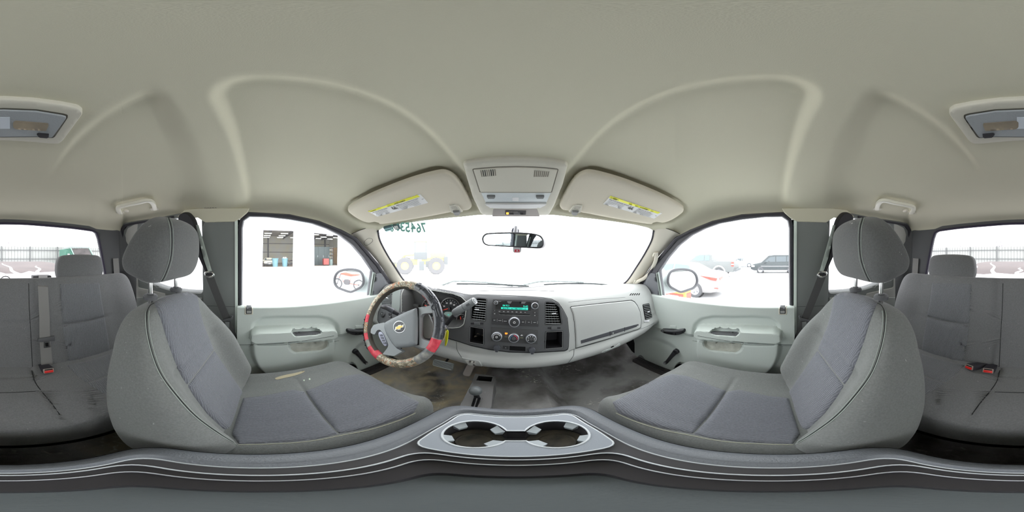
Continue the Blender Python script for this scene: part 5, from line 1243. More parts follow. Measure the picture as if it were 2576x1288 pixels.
# column, stalks, key, gear lever
cl_ = thing('steering_column', 'dark steering column shroud behind the wheel', 'steering column', (-.42, .62, -.34))
M = basis(V((-.41, .60, -.335)), WZ, (1, 0, 0)); MB().pillow(M, rpoly([(-.075, -.06), (.075, -.06), (.085, .055), (-.085, .055)], .03, 6), lambda x, y: .085+0*x, lambda x, y: .10+0*x, .4, 48, 18).build('column_shroud', BLACK, cl_, smooth=60)
def v3(u, v, y): return aty(u, v, y)
sk = thing('turn_signal_stalk', 'black turn signal and wiper stalk left of the steering column', 'stalk', v3(1000, 790, .56))
MB().tube([v3(1012, 795, .57), v3(999, 788, .565), v3(991, 784, .56)], [.009, .011, .012], 12).build('stalk_arm', BLACK, sk); MB().tube([v3(991, 784, .56), v3(982, 779, .556), v3(978, 777, .555)], [.0125, .0125, .0125], 14).build('wiper_band', mat('band_dark', (54, 56, 62), .4), sk); MB().tube([v3(978, 777, .555), v3(972, 774, .552), v3(962, 771, .55)], [.011, .012, .0105], 12).build('stalk_tip', mat('tip_dark', (60, 60, 64), .4), sk)
kk = thing('ignition_key', 'ignition key with a bright yellow tag hanging beside the wheel', 'key', v3(1122, 828, .58))
MB().tube([v3(1120, 822, .60), v3(1124, 830, .575)], .010, 12).build('ignition_lock', mat('lock_metal', (104, 104, 108), .35, .5), kk); MB().tube([v3(1121, 831, .565)+V((.008*math.cos(t), 0, .014*math.sin(t))) for t in np.linspace(0, 6.28, 16)[:-1]], .0012, 6, True).build('key_ring', CHROME, kk)
yl = mat('tag_yellow', (238, 220, 40), .45); pt = plane(v3(1124, 845, .56), (-.3, -1, .1)); patch('yellow_tag', smooth_poly([(1121, 833), (1127, 832), (1126.5, 850), (1123, 866), (1119.5, 870), (1120, 852)], True, 3), pt, yl, kk, lift=.001, back=.002, step=3)
MB().tube([v3(1122, 833, .556), v3(1118, 850, .55), v3(1109, 864, .548)], .0016, 6).build('key_cord', mat('cord_tan', (190, 180, 130), .8), kk)
gs_ = thing('column_shift_lever', 'grey column gear lever with a chrome end button', 'gear lever', v3(1130, 812, .60)); LV = mat('lever_grey', (108, 111, 113), .5, bump=.3, scale=600)
a, b_, c = v3(1141, 788, .56), v3(1170, 771, .545), v3(1194, 756.5, .535)
MB().tube([v3(1122, 818, .62), v3(1132, 804, .59), v3(1145, 792, .565)], [.009, .0085, .010], 12).build('lever_arm', BLACK, gs_)
h = MB().tube([a, a*.94+b_*.06, a*.8+b_*.2, b_, b_*.95+c*.05, b_*.2+c*.8, c*.96+b_*.04, c], [.008, .0128, .0146, .0146, .0140, .0140, .0136, .012], 20).build('lever_handle', LV, gs_)
d = (c-b_).normalized(); MB().lathe([(0, .001), (.0118, .001), (.0118, -.001)], basis(c, d), 22).build('end_ring', SILVER, gs_); MB().lathe([(0, .003), (.0088, .003), (.0092, .001)], basis(c, d), 22).build('end_button', LV, gs_)
MB().tube([b_*.97+a*.03, b_*.985+a*.015], .0150, 20).build('joint_line', SEAMD, gs_)
pm = basis(b_*.5+c*.5+V((0, -.0145, .002)), (0, -1, .15), d); MB().prism(rect(-.010, -.004, .010, .004, .001), -.001, .0008, pm).build('label_pad', DARKP, h)

# ------------------------------------------------------------------ sun visors
VIS = mat('visor_cloth', (180, 174, 160), .9, bump=.4, scale=1200, spec=.1); LBL = mat('label_white', (226, 226, 220), .6); YEL = mat('label_yellow', (224, 196, 56), .6); TXT = mat('label_text', (52, 50, 48), .7)
def visor(i):
    # plane of the closed visor, a little below the headliner
    C = [base_ceil(u, v)[0] for u, v in ((1150, 500), (900, 535), (1110, 445), (1060, 530))]; 
    A = np.array([tuple(c) for c in [base_ceil(u, v)[0] for u, v in visor_px]]); m = A.mean(0); n = np.linalg.svd(A-m)[2][2]; pl = plane(V(m)*.965, V(n))
    t = thing('sun_visor', ['folded pale sun visor with warning label above the steering wheel', 'folded pale sun visor with warning label above the glove box'][i], 'sun visor', V(m)*.965, 'sun visors')
    o = patch('visor_body', smooth_poly(visor_px, True, 4), pl, VIS, t, lift=.006, bev=7, back=.012, step=7, smooth=70)
    cl = patch('pivot_clip', rpoly([(1128, 510), (1144, 508), (1154, 512), (1166, 529), (1142, 533), (1133, 531)], 3), pl, HPLAS, t, lift=.010, bev=2, step=4)
    patch('clip_window', rpoly([(1134, 514.5), (1148, 513.5), (1151, 518.5), (1137, 520)], 1), pl, mat('clip_shadow', (150, 146, 136), .6), cl, lift=.0108, step=3)
    patch('hinge_block', rpoly([(1138, 523.5), (1155, 522), (1159, 527), (1153, 533), (1144, 533)], 1.5), pl, mat('hinge_grey', (116, 116, 116), .5), cl, lift=.018, bev=1.2, step=3)
    return t, o, pl
VP = {}
for s_ in (0, 1):
    MIR[0] = bool(s_); VP[s_] = visor(s_)
MIR[0] = False
def mirplane(pl):
    def f(u, v):
        h = pl(2*(1288+YAW)-u, v); return (V((-h[0].x, h[0].y, h[0].z)), V((-h[1].x, h[1].y, h[1].z))) if h else None
    return f
def vlabel(o, surf, q, ybar, parts):
    lb = patch('warning_label', rpoly(q, 1.2), surf, LBL, o, lift=.0072, step=8, back=-.005)
    tl, tr, br, bl = q; g = lambda a, b: quadpt(q, a, b)
    patch('label_band', [g(*p) for p in ybar], surf, YEL, lb, lift=.0076, step=8, back=-.006)
    rot = math.degrees(math.atan2(tr[1]-tl[1], tr[0]-tl[0]))
    for k in parts:
        if k[0] == 't': text(k[1], *g(k[2], k[3]), k[4], surf, TXT, lb, rot=rot, lift=.0082, width=k[5], name='lettering')
        elif k[0] == 'l':
            _, a0, a1, b0, b1, n = k; rr = random.Random(5)
            for j in range(n):
                b = b0+(b1-b0)*j/max(1, n-1); e = a1-rr.random()*.05
                patch('text_line', [g(a0, b), g(e, b), g(e, b+.022), g(a0, b+.022)], surf, mat('fine_print', (120, 120, 118), .7), lb, lift=.0079, step=12, skirt=False)
        elif k[0] == 'tri': patch('warning_mark', [g(k[1]-.008, k[2]+.055), g(k[1]+.008, k[2]+.055), g(k[1], k[2]-.055)], surf, TXT, lb, lift=.0082, step=9, skirt=False)
        elif k[0] == 'seat':   # seated figure pictogram with child seat
            for pl in k[1]: patch('pictogram', [g(k[2]+x, k[3]+y) for x, y in pl], surf, TXT, lb, lift=.0082, step=9, skirt=False)
fig = [[(0, -.2), (.007, -.2), (.012, .05), (.028, .07), (.028, .14), (.004, .14)], [(.012, -.14), (.020, -.14), (.022, -.02), (.012, -.02)], [(.016, -.24), (.022, -.24), (.022, -.17), (.016, -.17)], [(.028, .02), (.036, .0), (.040, .2), (.032, .2)], [(-.012, -.05), (-.004, -.05), (.0, .12), (-.008, .12)]]
fig2 = [[(x+.045, y) for x, y in p] for p in fig]
def vz(x, y): return (860+x/7.576, 420+y/7.576)
def vr(x, y): return (1400+x/7.576, 420+y/7.576)
ql = [vz(500, 815), vz(1490, 483), vz(1645, 650), vz(680, 918)]
vlabel(VP[0][1], VP[0][2], ql, [(0, .0), (.955, .0), (.965, .22), (.02, .22)], [('tri', .03, .12), ('t', 'WARNING', .09, .12, 1.9, 12), ('tri', .49, .12), ('t', 'AVERTISSEMENT', .60, .12, 2.6, 28),
    ('t', 'EVEN WITH ADVANCED AIR BAGS', .17, .33, 1.6, 40), ('l', .04, .31, .46, .92, 6), ('seat', fig, .38, .55), ('seat', fig2, .38, .55), ('t', 'MÊME AVEC DES COUSSINS GONFLABLES', .70, .33, 1.8, 58), ('l', .49, .92, .46, .92, 6), ('t', 'IIIIIIII', .975, .5, 1.5, 5)])
ql = [vr(1030, 520), vr(2010, 852), vr(1855, 957), vr(888, 675)]
vlabel(VP[1][1], mirplane(VP[1][2]), ql, [(0, 0), (.965, 0), (.95, .24), (-.0, .24)], [('tri', .035, .12), ('t', 'WARNING', .11, .12, 2.4, 16), ('tri', .60, .12), ('t', 'AVERTISSEMENT', .69, .13, 1.9, 22),
    ('t', 'EVEN WITH ADVANCED AIR BAGS', .22, .36, 2.2, 52), ('l', .03, .38, .50, .95, 6), ('seat', fig, .44, .55), ('seat', fig2, .44, .55), ('t', 'MÊME AVEC DES COUSSINS', .72, .36, 1.5, 34), ('l', .58, .93, .46, .92, 7), ('t', 'IIIIIII', .965, .55, 1.5, 4)])

# ------------------------------------------------------------------ overhead console
def cz(x, y): return (1140+x/4.953, 380+y/4.953)
oc = thing('overhead_console', 'pale overhead console with map lamps and sunglass door', 'overhead console', base_ceil(1297, 460)[0])
def sym(pl): return [cz(*p) for p in pl]
A = np.array([tuple(base_ceil(u, v)[0]) for u, v in ((1200, 410), (1390, 410), (1215, 530), (1380, 530), (1297, 460))]); m = A.mean(0); n_ = np.linalg.svd(A-m)[2][2]
OP = lambda k: plane(V(m)*k, V(n_))
ocp = OP(.97)
ob = patch('console_frame', rpoly(sym([(125, 150), (160, 125), (320, 102), (500, 88), (650, 81), (780, 78), (930, 82), (1100, 92), (1250, 108), (1395, 132), (1428, 165), (1370, 400), (1270, 650), (1200, 780), (1160, 797), (780, 799), (400, 797), (340, 770), (240, 560), (170, 330)]), 3), ocp, HPLAS, oc, lift=.006, bev=4, back=.03, step=8, smooth=60)
dr_ = sym([(247, 210), (262, 200), (400, 187), (550, 176), (780, 170), (1010, 176), (1160, 186), (1290, 200), (1305, 210), (1225, 492), (335, 490)])
patch('door_joint', [(u+(u-1297)*.011, v+(v-450)*.018) for u, v in dr_], ocp, mat('console_joint', (92, 88, 80), .8), oc, lift=.0063, step=12)
sg = patch('sunglass_door', rpoly(dr_, 3), ocp, HPLAS, oc, lift=.0085, bev=2, step=8)
for x0 in (345, 1018):
    for k in range(8):
        x = x0+k*25 if x0 < 900 else x0+k*24.5; sk_ = (780-x)*.04
        dk_ = x0 < 900 and k in (1, 2, 5, 6)
        patch('speaker_slot', sym([(x-5, 208-k*(2 if x0 < 900 else -2)), (x+5, 208-k*(2 if x0 < 900 else -2)), (x+5+sk_, 290-k*2*(1 if x0 < 900 else -.0)), (x-5+sk_, 290-k*2*(1 if x0 < 900 else 0))]), ocp, VOID if dk_ else mat('slot_brown', (96, 90, 80), .8), sg, lift=.0090, step=12, skirt=False)
LMP = mat('lamp_lens', (176, 182, 184), .25, bump=.6, scale=300)
lm = patch('map_lamp', rpoly(sym([(342, 494), (1225, 496), (1165, 628), (402, 628)]), 2), ocp, LMP, oc, lift=.007, bev=1.5, step=8)
patch('lamp_centre', sym([(735, 555), (818, 555), (815, 598), (738, 598)]), ocp, mat('lamp_white', (222, 226, 226), .4), lm, lift=.0078, step=8)
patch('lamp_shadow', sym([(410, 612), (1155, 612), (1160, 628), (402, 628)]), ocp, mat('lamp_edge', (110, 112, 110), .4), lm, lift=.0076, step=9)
for x in (475, 1083): patch('lamp_switch', rpoly(sym([(x-55, 522), (x+48, 522), (x+55, 540), (x+40, 562), (x-42, 562), (x-58, 540)]), 1.5), ocp, mat('switch_grey', (88, 90, 90), .5), lm, lift=.012, bev=1.2, step=4)
patch('lower_lip', smooth_poly(sym([(405, 632), (780, 636), (1160, 630), (1110, 680), (1040, 697), (780, 700), (500, 697), (440, 678)]), True, 3), ocp, mat('lip_bright', (206, 204, 196), .5), oc, lift=.009, bev=2, step=6)
dp = patch('display_panel', rpoly(sym([(500, 703), (1045, 703), (1078, 797), (488, 797)]), 2), ocp, mat('panel_taupe', (128, 122, 118), .6), oc, lift=.0066, step=8)
ds_ = patch('airbag_display', rpoly(sym([(650, 718), (908, 722), (905, 773), (648, 770)]), .8), ocp, mat('display_dark', (40, 38, 40), .8), dp, lift=.0075, step=8)
text('PASSENGER AIR BAG', *cz(733, 735), 2.0, ocp, mat('display_print', (130, 124, 120), .6), ds_, lift=.0082, width=29)
patch('amber_indicator', rpoly(sym([(662, 744), (692, 744), (692, 764), (662, 764)]), .8), ocp, mat('indicator_orange', (255, 150, 20), .4, emit=4.), ds_, lift=.0082, step=4)

# ------------------------------------------------------------------ rear dome lamp (spans the seam of the picture)
dome = thing('dome_lamp', 'grey lens dome lamp in a pale frame on the rear headliner', 'ceiling light', base_ceil(9, 300)[0])
def both(pl): return pl+[(19-u, v) for u, v in pl[::-1] if u > 9.5]
A = np.array([tuple(base_ceil(u, v)[0]) for u, v in ((9, 250), (180, 270), (-160, 270), (150, 345), (9, 355))]); m = A.mean(0); n2_ = np.linalg.svd(A-m)[2][2]; dpn = plane(V(m)*.975, V(n2_))
hz3 = lambda x, y: (x/3.788, 220+y/3.788)
fo_ = [(9.5, 246)]+[hz3(*p) for p in ((300, 112), (560, 145), (740, 180), (785, 215), (785, 250), (600, 500), (560, 530), (480, 530), (300, 512))]+[(9.5, 351)]
fi_ = [(9.5, 267.5)]+[hz3(*p) for p in ((350, 192), (600, 232), (640, 245), (640, 270), (520, 450), (500, 465), (350, 456))]+[(9.5, 341)]
patch('lamp_frame', rpoly(both(fo_), 6), dpn, HPLAS, dome, lift=.005, bev=3, back=.03, step=8, smooth=60)
patch('lamp_joint', rpoly(both([(u*1.01, v) for u, v in fi_]), 4), dpn, mat('joint_brown', (70, 68, 60), .8), dome, lift=.0055, step=10)
ln = patch('lamp_lens', rpoly(both([(u-2 if u > 20 else u, v+(2 if v < 300 else -2)) for u, v in fi_]), 4), dpn, mat('dome_lens', (132, 136, 138), .3, bump=.5, scale=300), dome, lift=.0085, bev=2, step=8)
patch('lens_centre', [(-18, 287), (25, 287), (25, 316), (-18, 316)], dpn, mat('lens_pale', (172, 178, 184), .3), ln, lift=.0092, step=8)
for s_ in (1, -1):
    fx = lambda pl: [(9.5+s_*(u-9.5), v) for u, v in pl]
    patch('bulb_window', rpoly(fx([hz3(*p) for p in ((125, 300), (150, 288), (460, 312), (462, 335), (440, 385), (150, 368), (125, 350))]), 3), dpn, mat('bulb_amber_grey', (108, 100, 88), .4, rgb2=(140, 128, 108), vscale=18), ln, lift=.0095, step=7)
    patch('lamp_switch', rpoly(fx([hz3(*p) for p in ((345, 412), (365, 400), (470, 410), (470, 435), (450, 448), (375, 442))]), 2), dpn, BLACK, ln, lift=.013, bev=1.5, step=4)

# ------------------------------------------------------------------ rear-view mirror
mt = thing('rear_view_mirror', 'rear-view mirror on the windshield with a small red and white tag below', 'mirror', aty(1290, 604, .60))
mo = [(1212.7, 603), (1214, 595), (1219, 589), (1228, 586), (1260, 584.5), (1293.5, 584), (1330, 586), (1348, 588.5), (1360, 593), (1367, 603), (1368, 614), (1364, 622), (1354, 625), (1325, 624), (1290, 622), (1240, 619), (1226, 618), (1216.5, 613)]
nm = V((-.42, -1, -.03)).normalized(); mp_ = plane(aty(1290, 604, .585), nm)
mfr = patch('mirror_shell', smooth_poly(mo, True, 3), mp_, mat('mirror_shell', (56, 56, 60), .4), mt, lift=.0, bev=0, back=.028, step=8)
patch('mirror_rim', smooth_poly(mo, True, 3), mp_, mat('mirror_shell', (56, 56, 60), .4), mfr, lift=.003, back=.001, bev=1.2, step=8, holes=[smooth_poly([(1290+(u-1290)*.950, 604.3+(v-604.3)*.80) for u, v in mo], True, 3)])
patch('mirror_glass', smooth_poly([(1290+(u-1290)*.952, 604.3+(v-604.3)*.81) for u, v in mo], True, 3), plane(aty(1290, 604, .585), V((-.30, -1, -.03))) if False else mp_, mat('mirror_tint', (176, 184, 188), .02, 1.), mfr, lift=.0006, back=0, skirt=False, step=12)
ws_p = wshield(1296, 578)[0]; rp_ = mp_(1296, 600)[0]
MB().tube([rp_+V((0, .02, .01)), rp_+V((.002, .06, .05)), ws_p+V((0, -.012, .0))], [.009, .008, .010], 12).build('mirror_arm', mat('arm_grey', (110, 112, 118), .4), mt)
MB().tube([aty(u, v, ws_p.y-.03) for u, v in ((1289, 586), (1289, 580), (1291, 575.5), (1296, 573.5), (1301, 575.5), (1303.5, 580), (1303.5, 586))], .004, 8).build('mount_loop', mat('loop_grey', (96, 98, 110), .4), mt)
tg = patch('sensor_tag', rpoly([(1290, 622), (1312, 622), (1311, 633), (1308, 636), (1293, 636), (1290.5, 633)], 2), plane(aty(1300, 630, .62), (0, -1, 0)), mat('tag_white', (212, 212, 216), .5), mt, lift=.0, bev=1, back=.012, step=5)
tp_ = plane(aty(1300, 630, .62), (0, -1, 0)); rd = patch('red_label', rpoly([(1294.5, 627.5), (1307, 628), (1306.5, 634.5), (1294.5, 634.5)], .6), tp_, mat('label_red', (206, 52, 72), .5), tg, lift=.001, step=5)
patch('label_mark', [(1297, 633.5), (1300, 630.5), (1299, 629), (1303, 629.2), (1302, 631.5), (1305, 632.8), (1303.5, 633.8), (1300.8, 632)], tp_, WHITE, tg, lift=.0017, step=5)

# ------------------------------------------------------------------ windshield sticker and marks
stk = thing('windshield_sticker', 'large pale sticker with mirrored green digits at the upper left windshield', 'sticker', wshield(1040, 572)[0])
def sz(x, y): return (940+x/7.155, 540+y/7.155)
w_in = wsh(.004)
CLR = bpy.data.materials.new('sticker_film'); CLR.use_nodes = True; nt = CLR.node_tree; nt.nodes.clear(); o_ = nt.nodes.new('ShaderNodeOutputMaterial'); t_ = nt.nodes.new('ShaderNodeBsdfTransparent'); d_ = nt.nodes.new('ShaderNodeBsdfTranslucent'); d_.inputs[0].default_value = (.93, .98, .95, 1); x_ = nt.nodes.new('ShaderNodeMixShader'); x_.inputs[0].default_value = .35
nt.links.new(t_.outputs[0], x_.inputs[1]); nt.links.new(d_.outputs[0], x_.inputs[2]); nt.links.new(x_.outputs[0], o_.inputs[0])
patch('sticker_film', [sz(*p) for p in ((125, 215), (340, 160), (560, 120), (980, 70), (1070, 350), (980, 360), (500, 340), (125, 310))], w_in, CLR, stk, lift=.001, back=0, skirt=False, step=9)
INK = mat('sticker_green_ink', (84, 126, 116), .8, emit=.2)
for ch, x, y, s_ in (('7', 895, 222, 1), ('6', 815, 225, 1), ('4', 718, 215, 1), ('5', 615, 218, 1), ('3', 525, 210, .95), ('0', 440, 215, .8), ('8', 335, 232, .75)): text(ch, *sz(x, y), 23*s_, w_in, INK, stk, mirror=True, lift=.005, bold=.03, rot=-3, width=12.5*s_, name='digit')
for y0, a, b in ((305, 125, 200), (300, 375, 520), (318, 450, 520), (308, 615, 970), (328, 630, 760), (345, 815, 970)): patch('fine_lettering', [sz(a, y0-3), sz(b, y0+8), sz(b, y0+16), sz(a, y0+5)], w_in, mat('sticker_faint', (150, 176, 168), .8, emit=.3), stk, lift=.004, step=9, skirt=False)
for k in range(12): patch('barcode_bar', [sz(988, 200+k*12), sz(1018, 202+k*12), sz(1018, 206+k*12), sz(988, 204+k*12)], w_in, mat('sticker_faint', (150, 176, 168), .8, emit=.3), stk, lift=.004, step=9, skirt=False)
s2 = thing('inspection_sticker', 'square dark bordered inspection sticker left of the big digits', 'sticker', wshield(998, 569)[0])
a_ = patch('border', [sz(*p) for p in ((340, 185), (455, 165), (490, 240), (400, 262))], w_in, mat('sticker_teal_dark', (62, 84, 88), .7, emit=.05), s2, lift=.007, step=9); patch('face', [sz(*p) for p in ((368, 190), (435, 178), (460, 235), (405, 247))], w_in, mat('sticker_face', (176, 180, 176), .7, rgb2=(130, 134, 134), vscale=150, emit=.1), a_, lift=.010, step=9)
s3 = thing('permit_sticker', 'teal permit sticker in the very corner of the windshield', 'sticker', wshield(975, 575)[0])
a_ = patch('face', [sz(*p) for p in ((185, 235), (320, 200), (345, 260), (230, 295))], w_in, mat('sticker_teal', (140, 176, 176), .7, emit=.1), s3, lift=.007, step=9)
patch('dark_strip', [sz(*p) for p in ((185, 215), (330, 180), (338, 205), (195, 240))], w_in, mat('sticker_teal_dark', (62, 84, 88), .7, emit=.05), a_, lift=.010, step=9); patch('dark_strip', [sz(*p) for p in ((210, 262), (325, 232), (329, 240), (214, 270))], w_in, mat('sticker_teal_dark', (62, 84, 88), .7, emit=.05), a_, lift=.010, step=9)

# ------------------------------------------------------------------ wipers, outside the windshield
SNW = mat('frosty_wiper', (46, 58, 56), .9, rgb2=(112, 120, 118), vscale=160, bump=.8, scale=300)
for i, (arm, bl) in enumerate((([(1108, 719), (1130, 711), (1148, 707), (1200, 709), (1247, 713), (1290, 719)], [(1149, 714), (1200, 714.5), (1260, 716), (1330, 720)]), ([(1303, 720), (1330, 714), (1356, 708.6), (1400, 707.5), (1468, 710)], [(1368, 716), (1420, 713.5), (1480, 713.5), (1543, 717)]))):
    t = thing('wiper', ['frosty left windshield wiper resting low on the glass', 'frosty right windshield wiper resting low on the glass'][i], 'wiper', wsh(-.03)(*arm[0])[0], 'windshield wipers')
    MB().tube([wsh(-.035)(*q)[0] for q in smooth_poly(arm, False, 6)], .006, 6).build('wiper_arm', SNW, t); MB().tube([wsh(-.020)(*q)[0] for q in smooth_poly(bl, False, 6)], .0045, 6).build('wiper_blade', mat('wiper_dark', (30, 36, 38), .8, rgb2=(62, 68, 68), vscale=200), t)
MB().box((0, 1.20, -.25), (1.5, .18, .03)).build('cowl', mat('white_car_paint', (225, 228, 230), .3), ceiling) if False else None

# ------------------------------------------------------------------ door mirrors
def wing(i):
    pts_ = [(840.6, 705), (844, 692), (853, 682.5), (868, 678), (885, 677.5), (900, 680), (909, 686), (913.5, 697), (914, 711), (908.6, 721), (898, 727.5), (886, 733.6), (877, 734), (862, 729), (850, 724), (843, 716)]
    c = atx(878, 705, -1.02); pl = plane(c, (.18, -1, .03))
    t = thing('door_mirror', ['left door mirror in a grey shell, seen through the driver window', 'right door mirror in a grey shell, seen through the passenger window'][i], 'mirror', c, 'door mirrors')
    sh = mat('mirror_housing', (134, 140, 140), .5)
    P = [pl(*q)[0] for q in smooth_poly(pts_, True, 3)]; n = len(P); ctr = sum(P, V((0, 0, 0)))/n; nn = -V((.18, -1, .03)).normalized()
    rows = [P]+[[ctr+(p-ctr)*k+nn*d for p in P] for d, k in ((.015, 1.05), (.05, 1.02), (.085, .86), (.105, .6), (.112, .2))]
    MB().grid(rows, n, len(rows), True).build('mirror_housing', sh, t, smooth=60)
    MB().tube(P, .009, 8, True).build('mirror_rim', mat('rim_dark', (50, 50, 54), .6), t)
    o = MB().add([p+nn*.003 for p in P], [tuple(range(n))]).build('mirror_glass', mat('wing_glass', (225, 228, 230), .02, 1.), t, smooth=0)
    a = ctr+nn*.06; b_ = V((-.82, a.y+.06, a.z-.07))
    MB().pillow(basis((a+b_)/2, (0, 0, 1), b_-a), rect(-.11, -.045, .11, .045, .03), lambda x, y: .045+0*x, lambda x, y: .05+0*x, .4, 40, 12).build('mirror_arm', sh, t, smooth=60)
for s_ in (0, 1):
    MIR[0] = bool(s_); wing(s_)
MIR[0] = False

GAIN[0] = 1.7
# ------------------------------------------------------------------ outside: ground, truck bed, fence, yard
GZ = -EYE
gm = mat('wet_snowy_ground', (214, 214, 218), .5, rgb2=(184, 182, 186), vscale=.35, bump=.3, scale=8)
g = MB().box((0, 0, GZ-.05), (160, 160, .1)); g = st(g.build('ground', gm, smooth=0)); tag(g, 'pale wet snowy yard ground around the truck', 'ground')
WP = mat('white_car_paint', (225, 228, 230), .3)
tb = thing('truck_bed_cover', 'flat grey bed cover with patches of melting snow, seen through the rear window', 'bed cover', (0, -2, GZ))
cv = plane((0, -1.5, -.115), (0, -.012, 1)); gcol = mat('cover_vinyl', (84, 78, 77), .8, bump=.5, scale=60, rgb2=(93, 86, 84), vscale=4)
def tilt(mb):
    for p in mb.v: p.z += -.060-(p.y+1.0)*.038
    return mb
def dome(y): return 0
tilt(MB().prism(rpoly([(-.80, -1.0), (.80, -1.0), (.80, -2.6), (.70, -2.93), (-.70, -2.93), (-.80, -2.6)], .05), -.30, -.112, None, .01)).build('cover', gcol, tb)
SN = mat('snow', (226, 229, 234), .7, bump=.3, scale=30)
tilt(MB().prism([(-.79, -.99), (.79, -.99), (.79, -1.30), (.5, -1.33), (.36, -1.30), (.26, -1.40), (.12, -1.34), (.03, -1.47), (-.02, -1.37), (-.16, -1.40), (-.24, -1.54), (-.3, -1.42), (-.48, -1.46), (-.60, -1.40), (-.79, -1.46)], -.113, -.104, None, .003)).build('snow_patch', SN, tb)
for x0, a, L in ((-.31, -.10, .7), (-.13, .12, 1.1), (.28, .25, 1.2), (.50, .22, 1.0), (-.56, -.30, .8), (.08, .0, .5)):
    P = [V((x0+a*(t*1.2)+.02*math.sin(t*9), -1.38-t*L, -.111)) for t in np.linspace(0, 1, 12)]
    tilt(MB().tube(P, [.022-.013*t for t in np.linspace(0, 1, len(P))], 6, flat=(1, .3))).build('snow_streak', SN, tb)
MB().box((0, -1.9, -.62), (1.86, 2.15, .6), bev=.05).build('bed_sides', WP, tb)
# fence at the back of the yard
FX = thing('yard_fence', 'pale corrugated metal fence with galvanised rails behind the yard', 'fence', (0, -22, GZ))
FP = mat('fence_sheet', (134, 136, 133), .6); FR = mat('fence_rail', (84, 86, 86), .5)
k = 0
for x in np.arange(-30, 30, .42):
    MB().add([(x, -22.3, GZ), (x+.34, -22.3, GZ), (x+.38, -22.36, GZ), (x+.42, -22.3, GZ), (x, -22.3, 1.32), (x+.34, -22.3, 1.32), (x+.38, -22.36, 1.32), (x+.42, -22.3, 1.32)], [(0, 1, 5, 4), (1, 2, 6, 5), (2, 3, 7, 6)]).build('sheet', FP, FX, smooth=0)
for z in (.80, -.42, -1.62): MB().box((0, -22.2, z), (60, .06, .10)).build('rail', FR, FX, smooth=0)
for x in np.arange(-27.4+.2, 29, 3.93): MB().box((x, -22.12, -.2), (.11, .11, 3.1)).build('post', FR, FX, smooth=0)
# green container
c0 = D(165, 645); dp_ = thing('green_container', 'green sloped-front waste container against the fence', 'container', (-6.0, -17.5, GZ))
GRN = mat('container_green', (50, 88, 74), .6, rgb2=(60, 98, 84), vscale=2); pc = plane((0, -18, 0), (0, 1, 0))
def pz(x, y): return (x/7.575, 550+y/7.575)
B_ = [pc(*pz(*q))[0] for q in ((1228, 585), (1335, 565), (1690, 565), (1790, 740), (1850, 860), (1228, 860))]
B_[4].z = GZ; B_[5].z = GZ
mb = MB(); n = len(B_); mb.v = [p for p in B_]+[p+V((0, -1.8, 0)) for p in B_]; mb.f = [tuple(range(n))[::-1], tuple(range(n, 2*n))]+[(i, (i+1) % n, n+(i+1) % n, n+i) for i in range(n)]; mb.build('container_body', GRN, dp_, smooth=0)
patch('open_front', [pz(*q) for q in ((1345, 570), (1685, 570), (1770, 735), (1775, 860), (1460, 860), (1410, 725))], pc, mat('container_inside', (80, 76, 75), .9, rgb2=(62, 60, 59), vscale=1.5), dp_, lift=.05, step=9)
patch('white_plate', [pz(*q) for q in ((1285, 670), (1325, 670), (1325, 735), (1285, 735))], pc, WHITE, dp_, lift=.06, step=9); patch('side_frame', [pz(*q) for q in ((1272, 630), (1350, 630), (1360, 740), (1345, 740), (1335, 650), (1285, 650), (1285, 740), (1272, 740))], pc, mat('container_dark', (52, 92, 78), .6), dp_, lift=.05, step=9)
P = [pc(*pz(*q))[0] for q in ((1205, 562), (1335, 540), (1695, 550))]; MB().tube([p+V((0, .1, 0)) for p in P], .10, 6).build('lid', mat('container_lid', (120, 126, 124), .7), dp_)
P = [pc(*pz(*q))[0]+V((0, .1, 0)) for q in ((1335, 545), (1425, 740), (1470, 860))]; MB().tube(P, .06, 6).build('front_rib', mat('container_pale', (132, 176, 158), .6), dp_); P = [pc(*pz(*q))[0]+V((0, .1, 0)) for q in ((1690, 550), (1790, 740), (1840, 860))]; MB().tube(P, .06, 6).build('front_rib', mat('container_pale', (132, 176, 158), .6), dp_)
